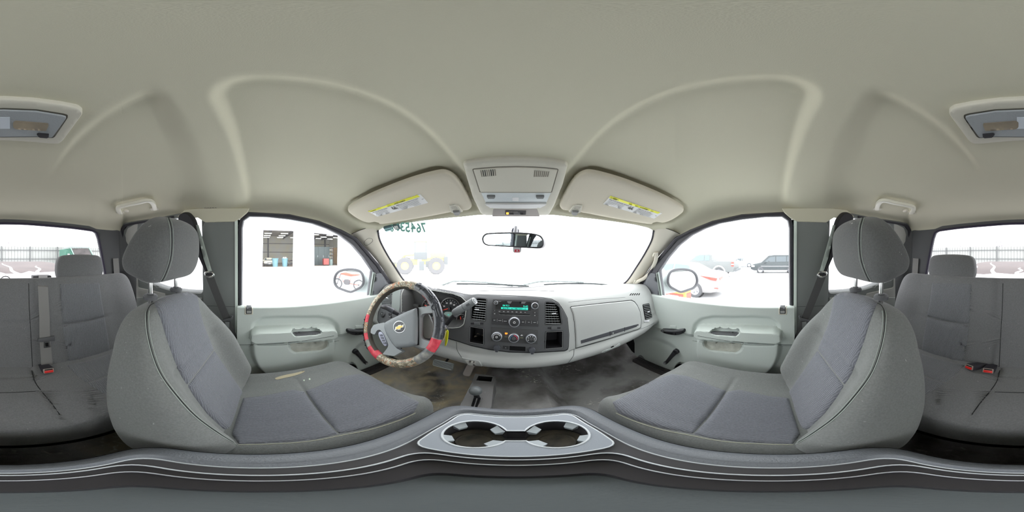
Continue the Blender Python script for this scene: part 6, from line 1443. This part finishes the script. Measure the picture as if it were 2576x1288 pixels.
# shed gable and far trees above the fence
gb = thing('gable_shed', 'white shed gable with tan siding peeping over the fence', 'building', aty(2560, 640, -34)); q = [aty(u, v, -34) for u, v in ((2532, 622), (2560, 612.5), (2592, 622), (2592, 680), (2532, 680))]
mb = MB(); mb.v = q+[p+V((0, -8, 0)) for p in q]; mb.f = [(0, 1, 2, 3, 4)]+[(i, (i+1) % 5, 5+(i+1) % 5, 5+i) for i in range(5)]; mb.build('gable_wall', mat('tan_siding', (206, 184, 170), .8), gb, smooth=0)
MB().tube([q[0]+V((.3, .2, 0)), q[1]+V((0, .2, .1)), q[2]+V((-.3, .2, 0))], .22, 6).build('roof_edge', WHITE, gb)
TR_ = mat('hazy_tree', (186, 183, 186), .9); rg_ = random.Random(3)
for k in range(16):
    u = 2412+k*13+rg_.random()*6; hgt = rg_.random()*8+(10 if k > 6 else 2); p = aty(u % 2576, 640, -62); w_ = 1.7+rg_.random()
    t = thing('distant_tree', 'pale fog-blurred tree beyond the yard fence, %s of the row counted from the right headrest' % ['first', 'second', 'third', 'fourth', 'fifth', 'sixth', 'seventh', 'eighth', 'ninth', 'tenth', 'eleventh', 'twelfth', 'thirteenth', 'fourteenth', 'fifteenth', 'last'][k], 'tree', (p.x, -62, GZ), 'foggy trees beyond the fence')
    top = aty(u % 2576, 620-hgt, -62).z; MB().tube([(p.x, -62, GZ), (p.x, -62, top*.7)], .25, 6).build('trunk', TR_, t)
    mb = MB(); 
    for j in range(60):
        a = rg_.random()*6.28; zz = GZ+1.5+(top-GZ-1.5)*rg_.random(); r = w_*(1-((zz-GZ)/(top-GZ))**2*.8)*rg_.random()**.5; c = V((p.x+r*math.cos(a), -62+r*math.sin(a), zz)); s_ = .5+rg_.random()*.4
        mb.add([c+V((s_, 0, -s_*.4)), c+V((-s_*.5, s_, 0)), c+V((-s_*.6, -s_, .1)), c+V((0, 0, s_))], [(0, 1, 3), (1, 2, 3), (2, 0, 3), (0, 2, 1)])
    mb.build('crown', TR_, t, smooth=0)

# ------------------------------------------------------------------ vehicles
TIRE = mat('tire_rubber', (62, 62, 64), .85); RIMM = mat('wheel_rim', (150, 152, 156), .4); GLS = mat('car_glass', (84, 96, 100), .15); GLD = mat('car_glass_dark', (60, 66, 70), .15)
def wheel(t, x, y, r=.33, wd=.21, sd=-1, rim=RIMM, spokes=5):
    M = basis((x, y, GZ+r), (sd, 0, 0), (0, 1, 0))
    o = MB().lathe([(r*.62, -wd*.1), (r*.66, wd*.45), (r*.9, wd*.5), (r, wd*.35), (r, -wd*.5), (r*.6, -wd*.5)], M, 30).build('tire', TIRE, t)
    MB().lathe([(r*.64, wd*.42), (r*.6, wd*.30), (r*.55, wd*.18), (0, wd*.16)], M, 24).build('wheel_rim', rim, o)
    for k in range(spokes):
        a = 2*math.pi*k/spokes; Mk = M @ Matrix.Rotation(a, 4, 'Z'); MB().prism([(r*.22, -r*.07), (r*.5, -r*.12), (r*.5, r*.12), (r*.22, r*.07)], wd*.161, wd*.18, Mk).build('rim_slot', mat('rim_slot', (84, 84, 88), .6), o, smooth=0)
    return o
def car(name, label, cat, ox, oy, prof, hw, roofin, paint, wheels, glass_, glsm, rot=0, extra=None, wr=.33, spokes=5, rim=RIMM):
    """prof: (y, z_low, z_belt, z_roof) stations from tail to nose; left flank faces the truck"""
    t = thing(name, label, cat, (ox, oy, GZ)); rows = []
    for y, zl, zb, zr, k in prof:
        h = hw*k; r_ = [(-h*.92, zl), (-h, zl+.12), (-h*1.0, (zl+zb)/2), (-h*.98, zb-.05), (-h*.94, zb)]
        ri = h*roofin if zr > zb+.05 else h*.9
        r_ += [(-ri-.02, zb+(zr-zb)*.85), (-ri*.9, zr), (-ri*.45, zr+.02), (0, zr+.025)]
        full_ = r_+[(-a, b) for a, b in r_[-2::-1]]; rows.append([V((ox+hw+a, oy+y, GZ+b)) for a, b in full_])
    n = len(rows[0]); mb = MB().grid(rows, n, len(rows)); mb.f.append(tuple(range(n))); mb.f.append(tuple(range((len(rows)-1)*n, len(rows)*n))[::-1]); body = mb.build('body', paint, t, smooth=40)
    for y in wheels:
        MB().lathe([(wr*1.16, -.10), (wr*1.16, .0), (0, .0)], basis((ox+.09, oy+y, GZ+wr), (-1, 0, 0), (0, 1, 0)), 26).build('wheel_arch', VOID, t); wheel(t, ox+.06, oy+y, wr, .2, -1, rim, spokes); wheel(t, ox+2*hw-.12, oy+y, wr, .2, 1, rim, spokes)
    for pl in glass_:
        def pos(y, z, o=.012):
            st_ = sorted(prof); ys_ = [s[0] for s in st_]; zb = np.interp(y, ys_, [s[2] for s in st_]); zr = np.interp(y, ys_, [s[3] for s in st_]); h = hw*np.interp(y, ys_, [s[4] for s in st_]); f = max(0, (z-zb)/max(.05, (zr-zb)*.85)); return V((ox+hw-(h*.94+(h*roofin+.02-h*.94)*f)-o, oy+y, GZ+z))
        P = [pos(*q) for q in pl]; Q = [pos(*q, -.02) for q in pl]; n = len(P); mb = MB(); mb.v = P+Q; mb.f = [tuple(range(n))]+[(i, (i+1) % n, n+(i+1) % n, n+i) for i in range(n)]; mb.build('side_window', glsm, t, smooth=0)
    if extra: extra(t, ox, oy)
    return t
def slab(t, name, m, c, d, b=.01): return MB().box(c, d, None, b).build(name, m, t)
sil = mat('sedan_silver', (112, 110, 110), .4); REDL = mat('tail_lamp_red', (214, 58, 50), .3)
sed = [(0, .38, .80, .82, .80), (.08, .30, .92, .94, .92), (.35, .24, .98, 1.02, .98), (.85, .22, .97, 1.10, 1), (1.5, .20, .95, 1.40, 1), (2.2, .20, .93, 1.46, 1), (2.9, .20, .92, 1.40, 1), (3.5, .20, .92, 1.0, 1), (4.2, .22, .80, .84, .97), (4.6, .30, .62, .66, .85)]
def sx_(t, x, y):
    w_ = V((x+.0, y, 0)); M = Matrix.Identity(4)
    MB().add([(x+.06, y+.05, GZ+.86), (x-.015, y+.30, GZ+.90), (x-.02, y+.80, GZ+.95), (x-.015, y+.32, GZ+.80), (x+.03, y+.10, GZ+.76)], [(0, 1, 2, 3, 4)]).build('tail_lamp', REDL, t, smooth=0)
    MB().add([(x+.2, y-.005, GZ+.88), (x+.6, y-.01, GZ+.90), (x+.6, y-.01, GZ+.80), (x+.2, y-.005, GZ+.76)], [(0, 1, 2, 3)]).build('tail_lamp', REDL, t, smooth=0)
    slab(t, 'reflector', REDL, (x+.05, y+.10, GZ+.46), (.02, .16, .03)); slab(t, 'rear_bumper', sil, (x+.9, y+.03, GZ+.45), (1.6, .12, .3), .04); slab(t, 'door_mirror', sil, (x-.06, y+3.1, GZ+1.0), (.16, .2, .12), .03)
    for yy in (1.95, 3.0): slab(t, 'door_joint', SEAMD, (x-.003, y+yy, GZ+.6), (.012, .012, .66), 0)
car('silver_sedan', 'silver four-door sedan with a dented rear bumper beside the right door mirror', 'car', 6.0, 2.05, sed, .90, .68, sil, (1.02, 3.72), [[(.85, 1.06), (1.5, 1.34), (2.15, 1.40), (2.15, .97), (1.15, .99)], [(2.25, .97), (2.25, 1.40), (2.85, 1.34), (3.35, .99)]], GLS, extra=sx_)
pk_p = mat('pickup_grey', (86, 88, 88), .4)
pk_ = [(0, .60, 1.30, 1.31, .96), (.05, .45, 1.32, 1.33, 1), (1.9, .45, 1.32, 1.33, 1), (1.95, .45, 1.32, 1.80, 1), (2.1, .45, 1.32, 1.92, 1), (3.0, .45, 1.30, 1.92, 1), (3.5, .45, 1.28, 1.80, 1), (4.0, .45, 1.25, 1.30, 1), (5.2, .5, 1.15, 1.20, .96), (5.4, .6, 1.0, 1.05, .9)]
def px_(t, x, y):
    slab(t, 'tail_lamp', REDL, (x+.0, y+.12, GZ+1.10), (.05, .20, .34), .01); slab(t, 'lamp_white', WHITE, (x-.02, y+.12, GZ+1.08), (.04, .18, .08), 0); slab(t, 'rear_bumper', mat('bumper_dark', (70, 72, 74), .5), (x+.95, y-.08, GZ+.62), (1.9, .22, .2), .03)
    MB().tube([V((x-.04, y+1.25+.52*math.cos(a), GZ+.42+.52*math.sin(a))) for a in np.linspace(0, math.pi, 14)], .05, 8).build('fender_flare', mat('flare_pale', (196, 196, 196), .5), t)
car('grey_pickup', 'grey pickup truck with pale fender flare parked behind the silver sedan', 'truck', 12.5, 2.95, pk_, .98, .78, pk_p, (1.25, 4.5), [[(2.12, 1.36), (2.12, 1.78), (2.55, 1.80), (2.55, 1.36)], [(2.62, 1.36), (2.62, 1.80), (3.3, 1.78), (3.75, 1.34)]], GLS, extra=px_, wr=.40)
vn = mat('van_dark', (40, 45, 47), .35)
van = [(0, .5, 1.1, 1.5, .9), (.1, .30, 1.12, 1.80, 1), (1.0, .25, 1.12, 1.86, 1), (2.5, .25, 1.10, 1.86, 1), (3.2, .25, 1.08, 1.78, 1), (3.9, .25, 1.04, 1.12, 1), (4.7, .28, .88, .94, .95), (5.0, .4, .7, .75, .85)]
def vx_(t, x, y):
    slab(t, 'chrome_strip', RIMM, (x-.01, y+2.5, GZ+.72), (.02, 2.9, .04), 0); slab(t, 'chrome_strip', RIMM, (x-.01, y+2.5, GZ+.30), (.03, 2.9, .05), 0); slab(t, 'door_mirror', vn, (x-.08, y+3.55, GZ+1.12), (.18, .14, .14), .03); slab(t, 'head_lamp', mat('lamp_clear', (200, 204, 206), .2), (x+.15, y+4.75, GZ+.72), (.3, .3, .18), .04)
car('dark_minivan', 'dark minivan with chrome side strips at the far right of the lot', 'van', 16.4, -2.85, van, .98, .78, vn, (.95, 4.0), [[(.3, 1.20), (.3, 1.66), (1.3, 1.72), (1.3, 1.18)], [(1.4, 1.18), (1.4, 1.72), (2.4, 1.70), (2.4, 1.16)], [(2.5, 1.16), (2.5, 1.70), (3.05, 1.62), (3.65, 1.14)]], GLD, extra=vx_, wr=.34)
car('blue_grey_car', 'small pale blue-grey car between the pickup and the minivan', 'car', 25, 2.5, sed, .88, .68, mat('car_bluegrey', (134, 152, 162), .35), (1.0, 3.7), [[(.9, 1.06), (1.5, 1.32), (2.15, 1.38), (2.15, .97)], [(2.25, .97), (2.25, 1.38), (2.85, 1.32), (3.35, .99)]], GLD)
# red and blue road gear near the door
eq = thing('red_cart', 'red and orange wheeled cart with a white panel standing by the sedan', 'cart', (4.1, 2.6, GZ)); RD_ = mat('cart_red', (214, 62, 52), .5); OR_ = mat('cart_orange', (236, 120, 52), .5)
slab(eq, 'cart_body', RD_, (4.15, 2.75, GZ+.50), (.4, .8, .30), .03); slab(eq, 'cart_panel', WHITE, (3.93, 2.72, GZ+.48), (.03, .36, .20), .005); slab(eq, 'orange_edge', OR_, (4.12, 2.75, GZ+.68), (.42, .82, .05), .01)
for y in (2.35, 3.12): slab(eq, 'upright', OR_, (3.95, y-.02, GZ+.48), (.06, .06, .75), .01)
MB().tube([V((3.92, 2.45+.14*math.cos(a), GZ+.18+.14*math.sin(a))) for a in np.linspace(0, 6.283, 18)[:-1]], .04, 8, True).build('cart_wheel', TIRE, eq)
bl = thing('blue_bin', 'bright blue bin left of the red cart', 'bin', (4.3, 3.45, GZ)); slab(bl, 'bin_body', mat('bin_cyan', (32, 176, 214), .5), (4.3, 3.42, GZ+.34), (.4, .34, .66), .03); slab(bl, 'bin_lid', mat('bin_lid_cyan', (60, 190, 222), .5), (4.3, 3.42, GZ+.69), (.44, .38, .04), .01)
# stone wall line far right / neighbours in fog are lost in the white sky

# ------------------------------------------------------------------ garage building on the left
gbd = thing('garage_building', 'long white garage building with two open bay doors', 'building', (-27, 6, GZ)); WW = mat('garage_white', (226, 228, 228), .7); wp = plane((-25, 0, 0), (1, .10, 0))
def wzp(x, y): return (600+x/5.153, 530+y/5.153)
bay1 = [wzp(*q) for q in ((315, 247), (718, 262), (708, 745), (305, 742))]; bay2 = [wzp(*q) for q in ((975, 283), (1297, 320), (1290, 740), (980, 736))]
patch('front_wall', [(560, 540), (640, 543), (760, 552), (880, 578), (925, 590), (925, 678), (884, 678), (760, 680), (560, 682)], wp, WW, gbd, lift=0, back=.3, holes=[bay1, bay2], step=40, smooth=0)
for b_ in (bay1, bay2):
    P = [wp(*q)[0] for q in b_]; MB().tube(P+[P[0]], .07, 4).build('bay_frame', mat('frame_lilac', (150, 146, 160), .6), gbd)
patch('teal_eave', [(560, 544), (640, 547), (760, 556), (800, 562), (800, 566), (760, 560), (640, 551), (560, 548)], wp, mat('eave_teal', (150, 196, 204), .6), gbd, lift=.1, step=40, smooth=0)
for u, v0, v1 in ((618, 556, 676), (638, 580, 674), (647, 580, 674)): patch('corner_trim', [(u, v0), (u+1.6, v0), (u+1.6, v1), (u, v1)], wp, mat('trim_teal', (150, 190, 200), .6), gbd, lift=.08, step=60, smooth=0)
# the hall behind the doors
hw_ = mat('hall_wall', (206, 198, 182), .8, rgb2=(190, 180, 164), vscale=.5); hm_ = MB(); x0, x1, y0, y1 = -42, -26.2, -3.5, 19; zt = 5.2
MB().box((x0, 8, 1.7), (.1, 23, 7)).build('hall_back', hw_, gbd); MB().box((-34, y0, 1.7), (16, .1, 7)).build('hall_end', hw_, gbd); MB().box((-34, y1, 1.7), (16, .1, 7)).build('hall_end', hw_, gbd)
MB().box((-33.8, 8, zt), (16.5, 23, .1)).build('hall_roof', mat('hall_roof', (150, 146, 140), .8), gbd); MB().box((-33.8, 8, GZ+.01), (15.5, 22.4, .05)).build('hall_floor', mat('hall_floor', (118, 106, 98), .5), gbd)
ST = mat('hall_steel', (72, 70, 72), .6)
for x, y in ((-39, 2.0), (-39, 10.2), (-39, 16.5)): 
    MB().box((x, y, 1.7), (.35, .35, 7)).build('column', ST, gbd)
for y in (2.0, 6, 10.2, 14, 16.5): MB().box((-34, y, 4.6), (15.5, .2, .5)).build('roof_beam', ST, gbd)
for z in (1.0, 3.2): MB().box((-41.8, 8, z), (.1, 22, .12)).build('wall_girt', ST, gbd)
LE = mat('tube_light', (255, 255, 250), .5, emit=6.)
ORD = ['first', 'second', 'third', 'fourth', 'fifth', 'sixth', 'seventh', 'eighth', 'ninth', 'tenth', 'eleventh', 'twelfth', 'thirteenth', 'fourteenth', 'fifteenth', 'sixteenth']
for i in range(3):
    for j in range(7):
        o = thing('shop_light', 'fluorescent tube light, %s from the left in the garage\'s %s row' % (ORD[j], ['front', 'middle', 'back'][i]), 'ceiling light', (-29.5-i*3.2, -1.5+j*3.0, 4.1), 'garage tube lights'); MB().box((-29.5-i*3.2, -1.5+j*3.0, 4.1), (.14, 1.3, .05)).build('tube', LE, o); MB().box((-29.5-i*3.2, -1.5+j*3.0, 4.2), (.2, 1.4, .05)).build('housing', WW, o)
# white car nose-out in the first bay
def nosecar(cx, cy):
    t = thing('white_car', 'white car facing out of the first garage bay', 'car', (cx, cy, GZ)); wc = mat('garage_car_white', (176, 170, 158), .3)
    st_ = [(0, .55, .70, .78), (.1, .35, .85, .85), (.6, .30, .95, .9), (1.2, .28, 1.0, .9), (1.9, .28, 1.42, .74), (3.2, .28, 1.45, .74), (4.1, .3, 1.05, .88), (4.4, .5, .95, .8)]; rows = []
    for x, zl, zh, w_ in st_:
        rows.append([V((cx-x, cy+a, GZ+b)) for a, b in ((-.85, zl), (-.9, .6), (-.88, min(zh, .92)), (-w_, zh-.06), (-w_*.5, zh), (w_*.5, zh), (w_, zh-.06), (.88, min(zh, .92)), (.9, .6), (.85, zl))])
    mb = MB().grid(rows, 10, len(rows)); mb.f.append(tuple(range(10))); mb.build('body', wc, t, smooth=40)
    MB().add([(cx-1.22, cy-.80, GZ+1.02), (cx-1.22, cy+.80, GZ+1.02), (cx-1.86, cy+.66, GZ+1.38), (cx-1.86, cy-.66, GZ+1.38)], [(0, 1, 2, 3)]).build('windshield', GLD, t, smooth=0)
    slab(t, 'grille', BLACK, (cx+.0, cy, GZ+.66), (.06, .9, .10), .01); slab(t, 'lower_grille', BLACK, (cx+.0, cy, GZ+.40), (.08, 1.3, .14), .01); slab(t, 'licence_plate', WHITE, (cx+.05, cy, GZ+.52), (.03, .34, .11), 0)
    for s_ in (-1, 1):
        slab(t, 'head_lamp', mat('lamp_smoke', (130, 132, 134), .2), (cx-.06, cy+s_*.66, GZ+.70), (.12, .34, .14), .03); slab(t, 'door_mirror', wc, (cx-1.5, cy+s_*1.0, GZ+1.02), (.14, .2, .14), .03)
        M = basis((cx-.9, cy+s_*.86, GZ+.33), (0, s_, 0)); MB().lathe([(0, .1), (.2, .1), (.33, .06), (.33, -.16), (0, -.16)], M, 22).build('tire', TIRE, t)
q = wp(*wzp(430, 700))[0]; nosecar(-26.4, 1.6)
for i, (x, y) in enumerate(((475, 'a'), (600, 'b'))):
    p = wp(*wzp(x, 700))[0]*1.04; o = thing('blue_barrel', ['light blue bin in front of the white car', 'light blue bin with bottles on top right of the white car'][i], 'bin', (p.x, p.y, GZ)); bb = mat('barrel_blue', (76, 104, 112), .6)
    MB().lathe([(.0, 0), (.40, 0), (.50, 1.25), (.56, 1.27), (.56, 1.38), (.48, 1.38), (.46, 1.2), (0, 1.2)], Matrix.Translation((p.x, p.y, GZ)), 22).build('barrel', bb, o)
    for k in range(7): a = k*.9; MB().lathe([(0, 0), (.09, 0), (.09, .25), (.03, .33), (.03, .38), (0, .38)], Matrix.Translation((p.x+.25*math.cos(a), p.y+.25*math.sin(a), GZ+1.2)), 8).build('bottle', WHITE, o) if i else None
def bike(t, M, red):
    for x in (-.68, .68):
        W_ = M @ Matrix.Translation((x, 0, .34)) @ Matrix.Rotation(R(90), 4, 'X'); MB().tube([W_ @ V((.30*math.cos(a), .30*math.sin(a), 0)) for a in np.linspace(0, 6.283, 24)[:-1]], .045, 8, True).build('wheel', TIRE, t); MB().lathe([(0, -.04), (.06, -.04), (.06, .04), (0, .04)], W_, 12).build('hub', ST, t)
        for k in range(6): MB().tube([W_ @ V((0, 0, 0)), W_ @ V((.28*math.cos(k*1.047), .28*math.sin(k*1.047), 0))], .006, 4).build('spoke', RIMM, t)
    g = lambda *p: [M @ V(q) for q in p]
    MB().tube(g((.68, 0, .34), (.45, 0, 1.02)), .035, 8).build('fork', ST, t); MB().tube(g((-.68, 0, .34), (-.1, 0, .40), (.3, 0, .5), (.45, 0, .95), (-.2, 0, .85), (-.1, 0, .4)), .03, 8).build('frame', red, t)
    MB().pillow(M @ Matrix.Translation((.05, 0, .5)), circ(0, 0, .22, 20, .14), lambda x, y: .16+0*x, lambda x, y: .2+0*x, .7, 24, 10).build('engine', ST, t)
    MB().tube(g((.42, 0, .98), (.15, 0, .98), (-.25, 0, .92), (-.75, 0, .98)), [.05, .11, .08, .03], 10).build('seat_and_tank', red, t); MB().tube(g((.98, 0, .72), (.68, 0, .76), (.4, 0, .74)), [.03, .06, .04], 8, flat=(1.2, .4)).build('front_fender', red, t); MB().tube(g((.40, -.38, 1.16), (.43, -.12, 1.10), (.43, .12, 1.10), (.40, .38, 1.16)), .016, 8).build('handlebar', BLACK, t); MB().tube(g((-.2, .1, .5), (-.5, .12, .55), (-.8, .14, .72)), .045, 8).build('exhaust', RIMM, t)
t = thing('parked_dirt_bike', 'dark motorcycle parked in the first garage bay beside the bins', 'motorcycle', (-28, 5.0, GZ)); p = wp(*wzp(675, 700))[0]*1.06; bike(t, Matrix.Translation((p.x, p.y, GZ)) @ Matrix.Rotation(R(80), 4, 'Z'), mat('bike_dark', (60, 52, 54), .5))
t = thing('red_dirt_bike', 'red dirt bike behind the truck, visible in the left door mirror', 'motorcycle', (-6.5, -6.3, GZ)); bike(t, Matrix.Translation((-6.5, -6.3, GZ)) @ Matrix.Rotation(R(155), 4, 'Z'), mat('bike_red', (216, 70, 56), .4))
# contents of the second bay
def wpt(x, y, k=1.05): return wp(*wzp(x, y))[0]*k
p = wpt(1060, 640, 1.12); o = thing('dark_cabinet', 'tall dark cabinet in the second garage bay', 'cabinet', (p.x, p.y, GZ)); 
for k in range(3): MB().box((p.x, p.y-1.15+k*1.15, GZ+1.75), (1.2, 1.12, 3.5), None, .03).build('cabinet_bay', mat('cabinet_dark', (44, 52, 52), .5), o); MB().box((p.x+.62, p.y-.75+k*1.15, GZ+1.7), (.03, .05, .4)).build('door_handle', RIMM, o)
p = wpt(1130, 680, 1.03); o = thing('red_tool_chest', 'red tool chest on wheels in front of the dark cabinet', 'tool chest', (p.x, p.y, GZ)); slab(o, 'chest', mat('chest_red', (110, 34, 30), .4), (p.x, p.y, GZ+.75), (.6, 1.0, 1.1), .03)
for k in range(4): slab(o, 'drawer', mat('chest_red_light', (124, 44, 38), .4), (p.x+.31, p.y, GZ+.38+k*.25), (.03, .9, .21), .005)
for a in (-.4, .4): MB().lathe([(0, -.05), (.1, -.05), (.1, .05), (0, .05)], basis((p.x+.2, p.y+a, GZ+.10), (0, 1, 0)), 12).build('caster', BLACK, o)
p = wpt(1195, 680, 1.04); o = thing('grey_drum', 'small dark grey drum right of the red tool chest', 'drum', (p.x, p.y, GZ)); MB().lathe([(0, 0), (.38, 0), (.38, .4), (.40, .42), (.38, .44), (.38, .8), (.40, .82), (.38, .84), (.38, 1.15), (0, 1.15)], Matrix.Translation((p.x, p.y, GZ)), 20).build('drum', mat('drum_grey', (84, 96, 94), .5), o)
p = wpt(1165, 600, 1.16); o = thing('storage_rack', 'pale storage rack full of boxes behind the tool chest', 'rack', (p.x, p.y, GZ))
for k in range(5): slab(o, 'shelf', RIMM, (p.x, p.y, GZ+.5+k*.75), (.7, 1.9, .06), 0)
for k in range(4): 
    for j in range(4): slab(o, 'box', mat('box_tan%d' % (j % 2), ((190, 176, 150), (150, 146, 142))[j % 2], .8), (p.x, p.y-.68+j*.45, GZ+.75+k*.75), (.5, .36, .40), .01)
for a in (-.95, .95): slab(o, 'upright', ST, (p.x+.3, p.y+a, GZ+1.9), (.06, .06, 3.8), 0)
p = wpt(1245, 620, 1.22); o = thing('tan_partition', 'tan plywood partition at the right end of the second bay', 'partition', (p.x, p.y, GZ)); slab(o, 'board', mat('ply_tan', (150, 122, 86), .7), (p.x, p.y, GZ+1.8), (.1, 1.2, 3.6), 0); slab(o, 'frame', ST, (p.x, p.y+.65, GZ+1.8), (.14, .1, 3.7), 0)
# low annex with the blue door
an = thing('office_annex', 'white office annex with a blue door beyond the garage', 'building', (-30, 22, GZ)); ap = plane((-30, 18, 0), (1, .05, 0)); q = wzp
patch('annex_wall', [q(*p) for p in ((1385, 440), (1420, 410), (1560, 440), (1700, 500), (1760, 560), (1860, 640), (1860, 790), (1385, 760))], ap, WW, an, lift=0, back=.4, step=40, smooth=0)
patch('blue_door', [q(*p) for p in ((1562, 560), (1618, 590), (1618, 722), (1562, 722))], ap, mat('door_blue', (86, 150, 214), .5), an, lift=.1, step=40, smooth=0)
for pl in (((1390, 432), (1440, 420), (1470, 440), (1400, 448)), ((1425, 540), (1540, 495), (1545, 504), (1432, 548)), ((1425, 540), (1432, 540), (1432, 740), (1425, 740)), ((1385, 495), (1430, 495), (1430, 501), (1385, 501))): patch('teal_trim', [q(*p) for p in pl], ap, mat('trim_teal', (150, 190, 200), .6), an, lift=.12, step=40, smooth=0)

# ------------------------------------------------------------------ wheel loader ahead, lost in the glare
LD = thing('wheel_loader', 'yellow wheel loader with a dark cab, washed out beyond the windshield', 'loader', D(1060, 644)*16.6+V((0, 0, GZ)))
c = D(1058, 644)*16.6; c.z = 0; ax = V((math.cos(R(-33)+R(90)-R(90)), 0, 0)); rt = V((c.y, -c.x, 0)).normalized(); fw = -V((c.x, c.y, 0)).normalized()
ML = Matrix(((rt.x, fw.x, 0, c.x), (rt.y, fw.y, 0, c.y), (0, 0, 1, GZ), (0, 0, 0, 1)))
YL = mat('loader_yellow', (206, 166, 70), .5); DKL = mat('loader_dark', (56, 62, 64), .5)
for x in (-1.5, 1.5):
    for y in (1.0, -1.0):
        M = ML @ Matrix.Translation((x, y, .80)) @ Matrix.Rotation(R(90 if y < 0 else -90), 4, 'X')
        o = MB().lathe([(.36, -.2), (.38, .22), (.72, .26), (.80, .18), (.80, -.25), (.36, -.25)], M, 30).build('tire', TIRE, LD); MB().lathe([(.37, .16), (.30, .10), (.14, .12), (0, .14)], M, 24).build('wheel_hub', YL, o)
        for k in range(20): MB().box((.80, 0, 0), (.06, .10, .42), M @ Matrix.Rotation(k*.314, 4, 'Z')).build('tread_lug', TIRE, o, smooth=0) if y > 0 else None
for nm, m_, cc, dd in (('rear_frame', YL, (1.2, 0, 1.25), (2.2, 1.0, .7)), ('engine_hood', YL, (1.75, 0, 1.75), (1.5, 1.0, .6)), ('front_frame', YL, (-1.1, 0, 1.15), (1.6, .8, .6)), ('cab_base', DKL, (.0, 0, 1.75), (1.3, 1.3, .7)), ('cab_glass', mat('loader_glass', (96, 116, 120), .2), (.0, 0, 2.6), (1.15, 1.2, 1.1)), ('cab_roof', YL, (.0, 0, 3.2), (1.3, 1.35, .12)), ('step', DKL, (.1, .85, .8), (.5, .3, .9)), ('fuel_tank', DKL, (.75, .7, .95), (.5, .4, .6)), ('counterweight', DKL, (2.5, 0, 1.3), (.4, 1.4, .8))):
    MB().box(cc, dd, ML, .06).build(nm, m_, LD)
for y in (-.5, .5): MB().tube([ML @ V(p) for p in ((-.6, y, 1.9), (-1.6, y, 1.8), (-2.6, y, .6))], .12, 8).build('lift_arm', YL, LD)
MB().prism([(0, 0), (.9, 0), (1.0, .12), (.35, .35), (.15, 1.0), (0, 1.0)], -1.25, 1.25, ML @ Matrix.Translation((-2.6, 0, .15)) @ Matrix.Rotation(R(90), 4, 'X') @ Matrix.Scale(-1, 4, (1, 0, 0))).build('bucket', DKL, LD)
for x, y in ((-.55, .58), (.55, .58)): MB().box((x, y, 2.6), (.07, .07, 1.15), ML).build('cab_post', DKL, LD)

# ------------------------------------------------------------------ raise the whole cab to its height above the ground
for o in list(COL.objects):
    if o.parent is None and o.type != 'CAMERA': o.location.z += EYE
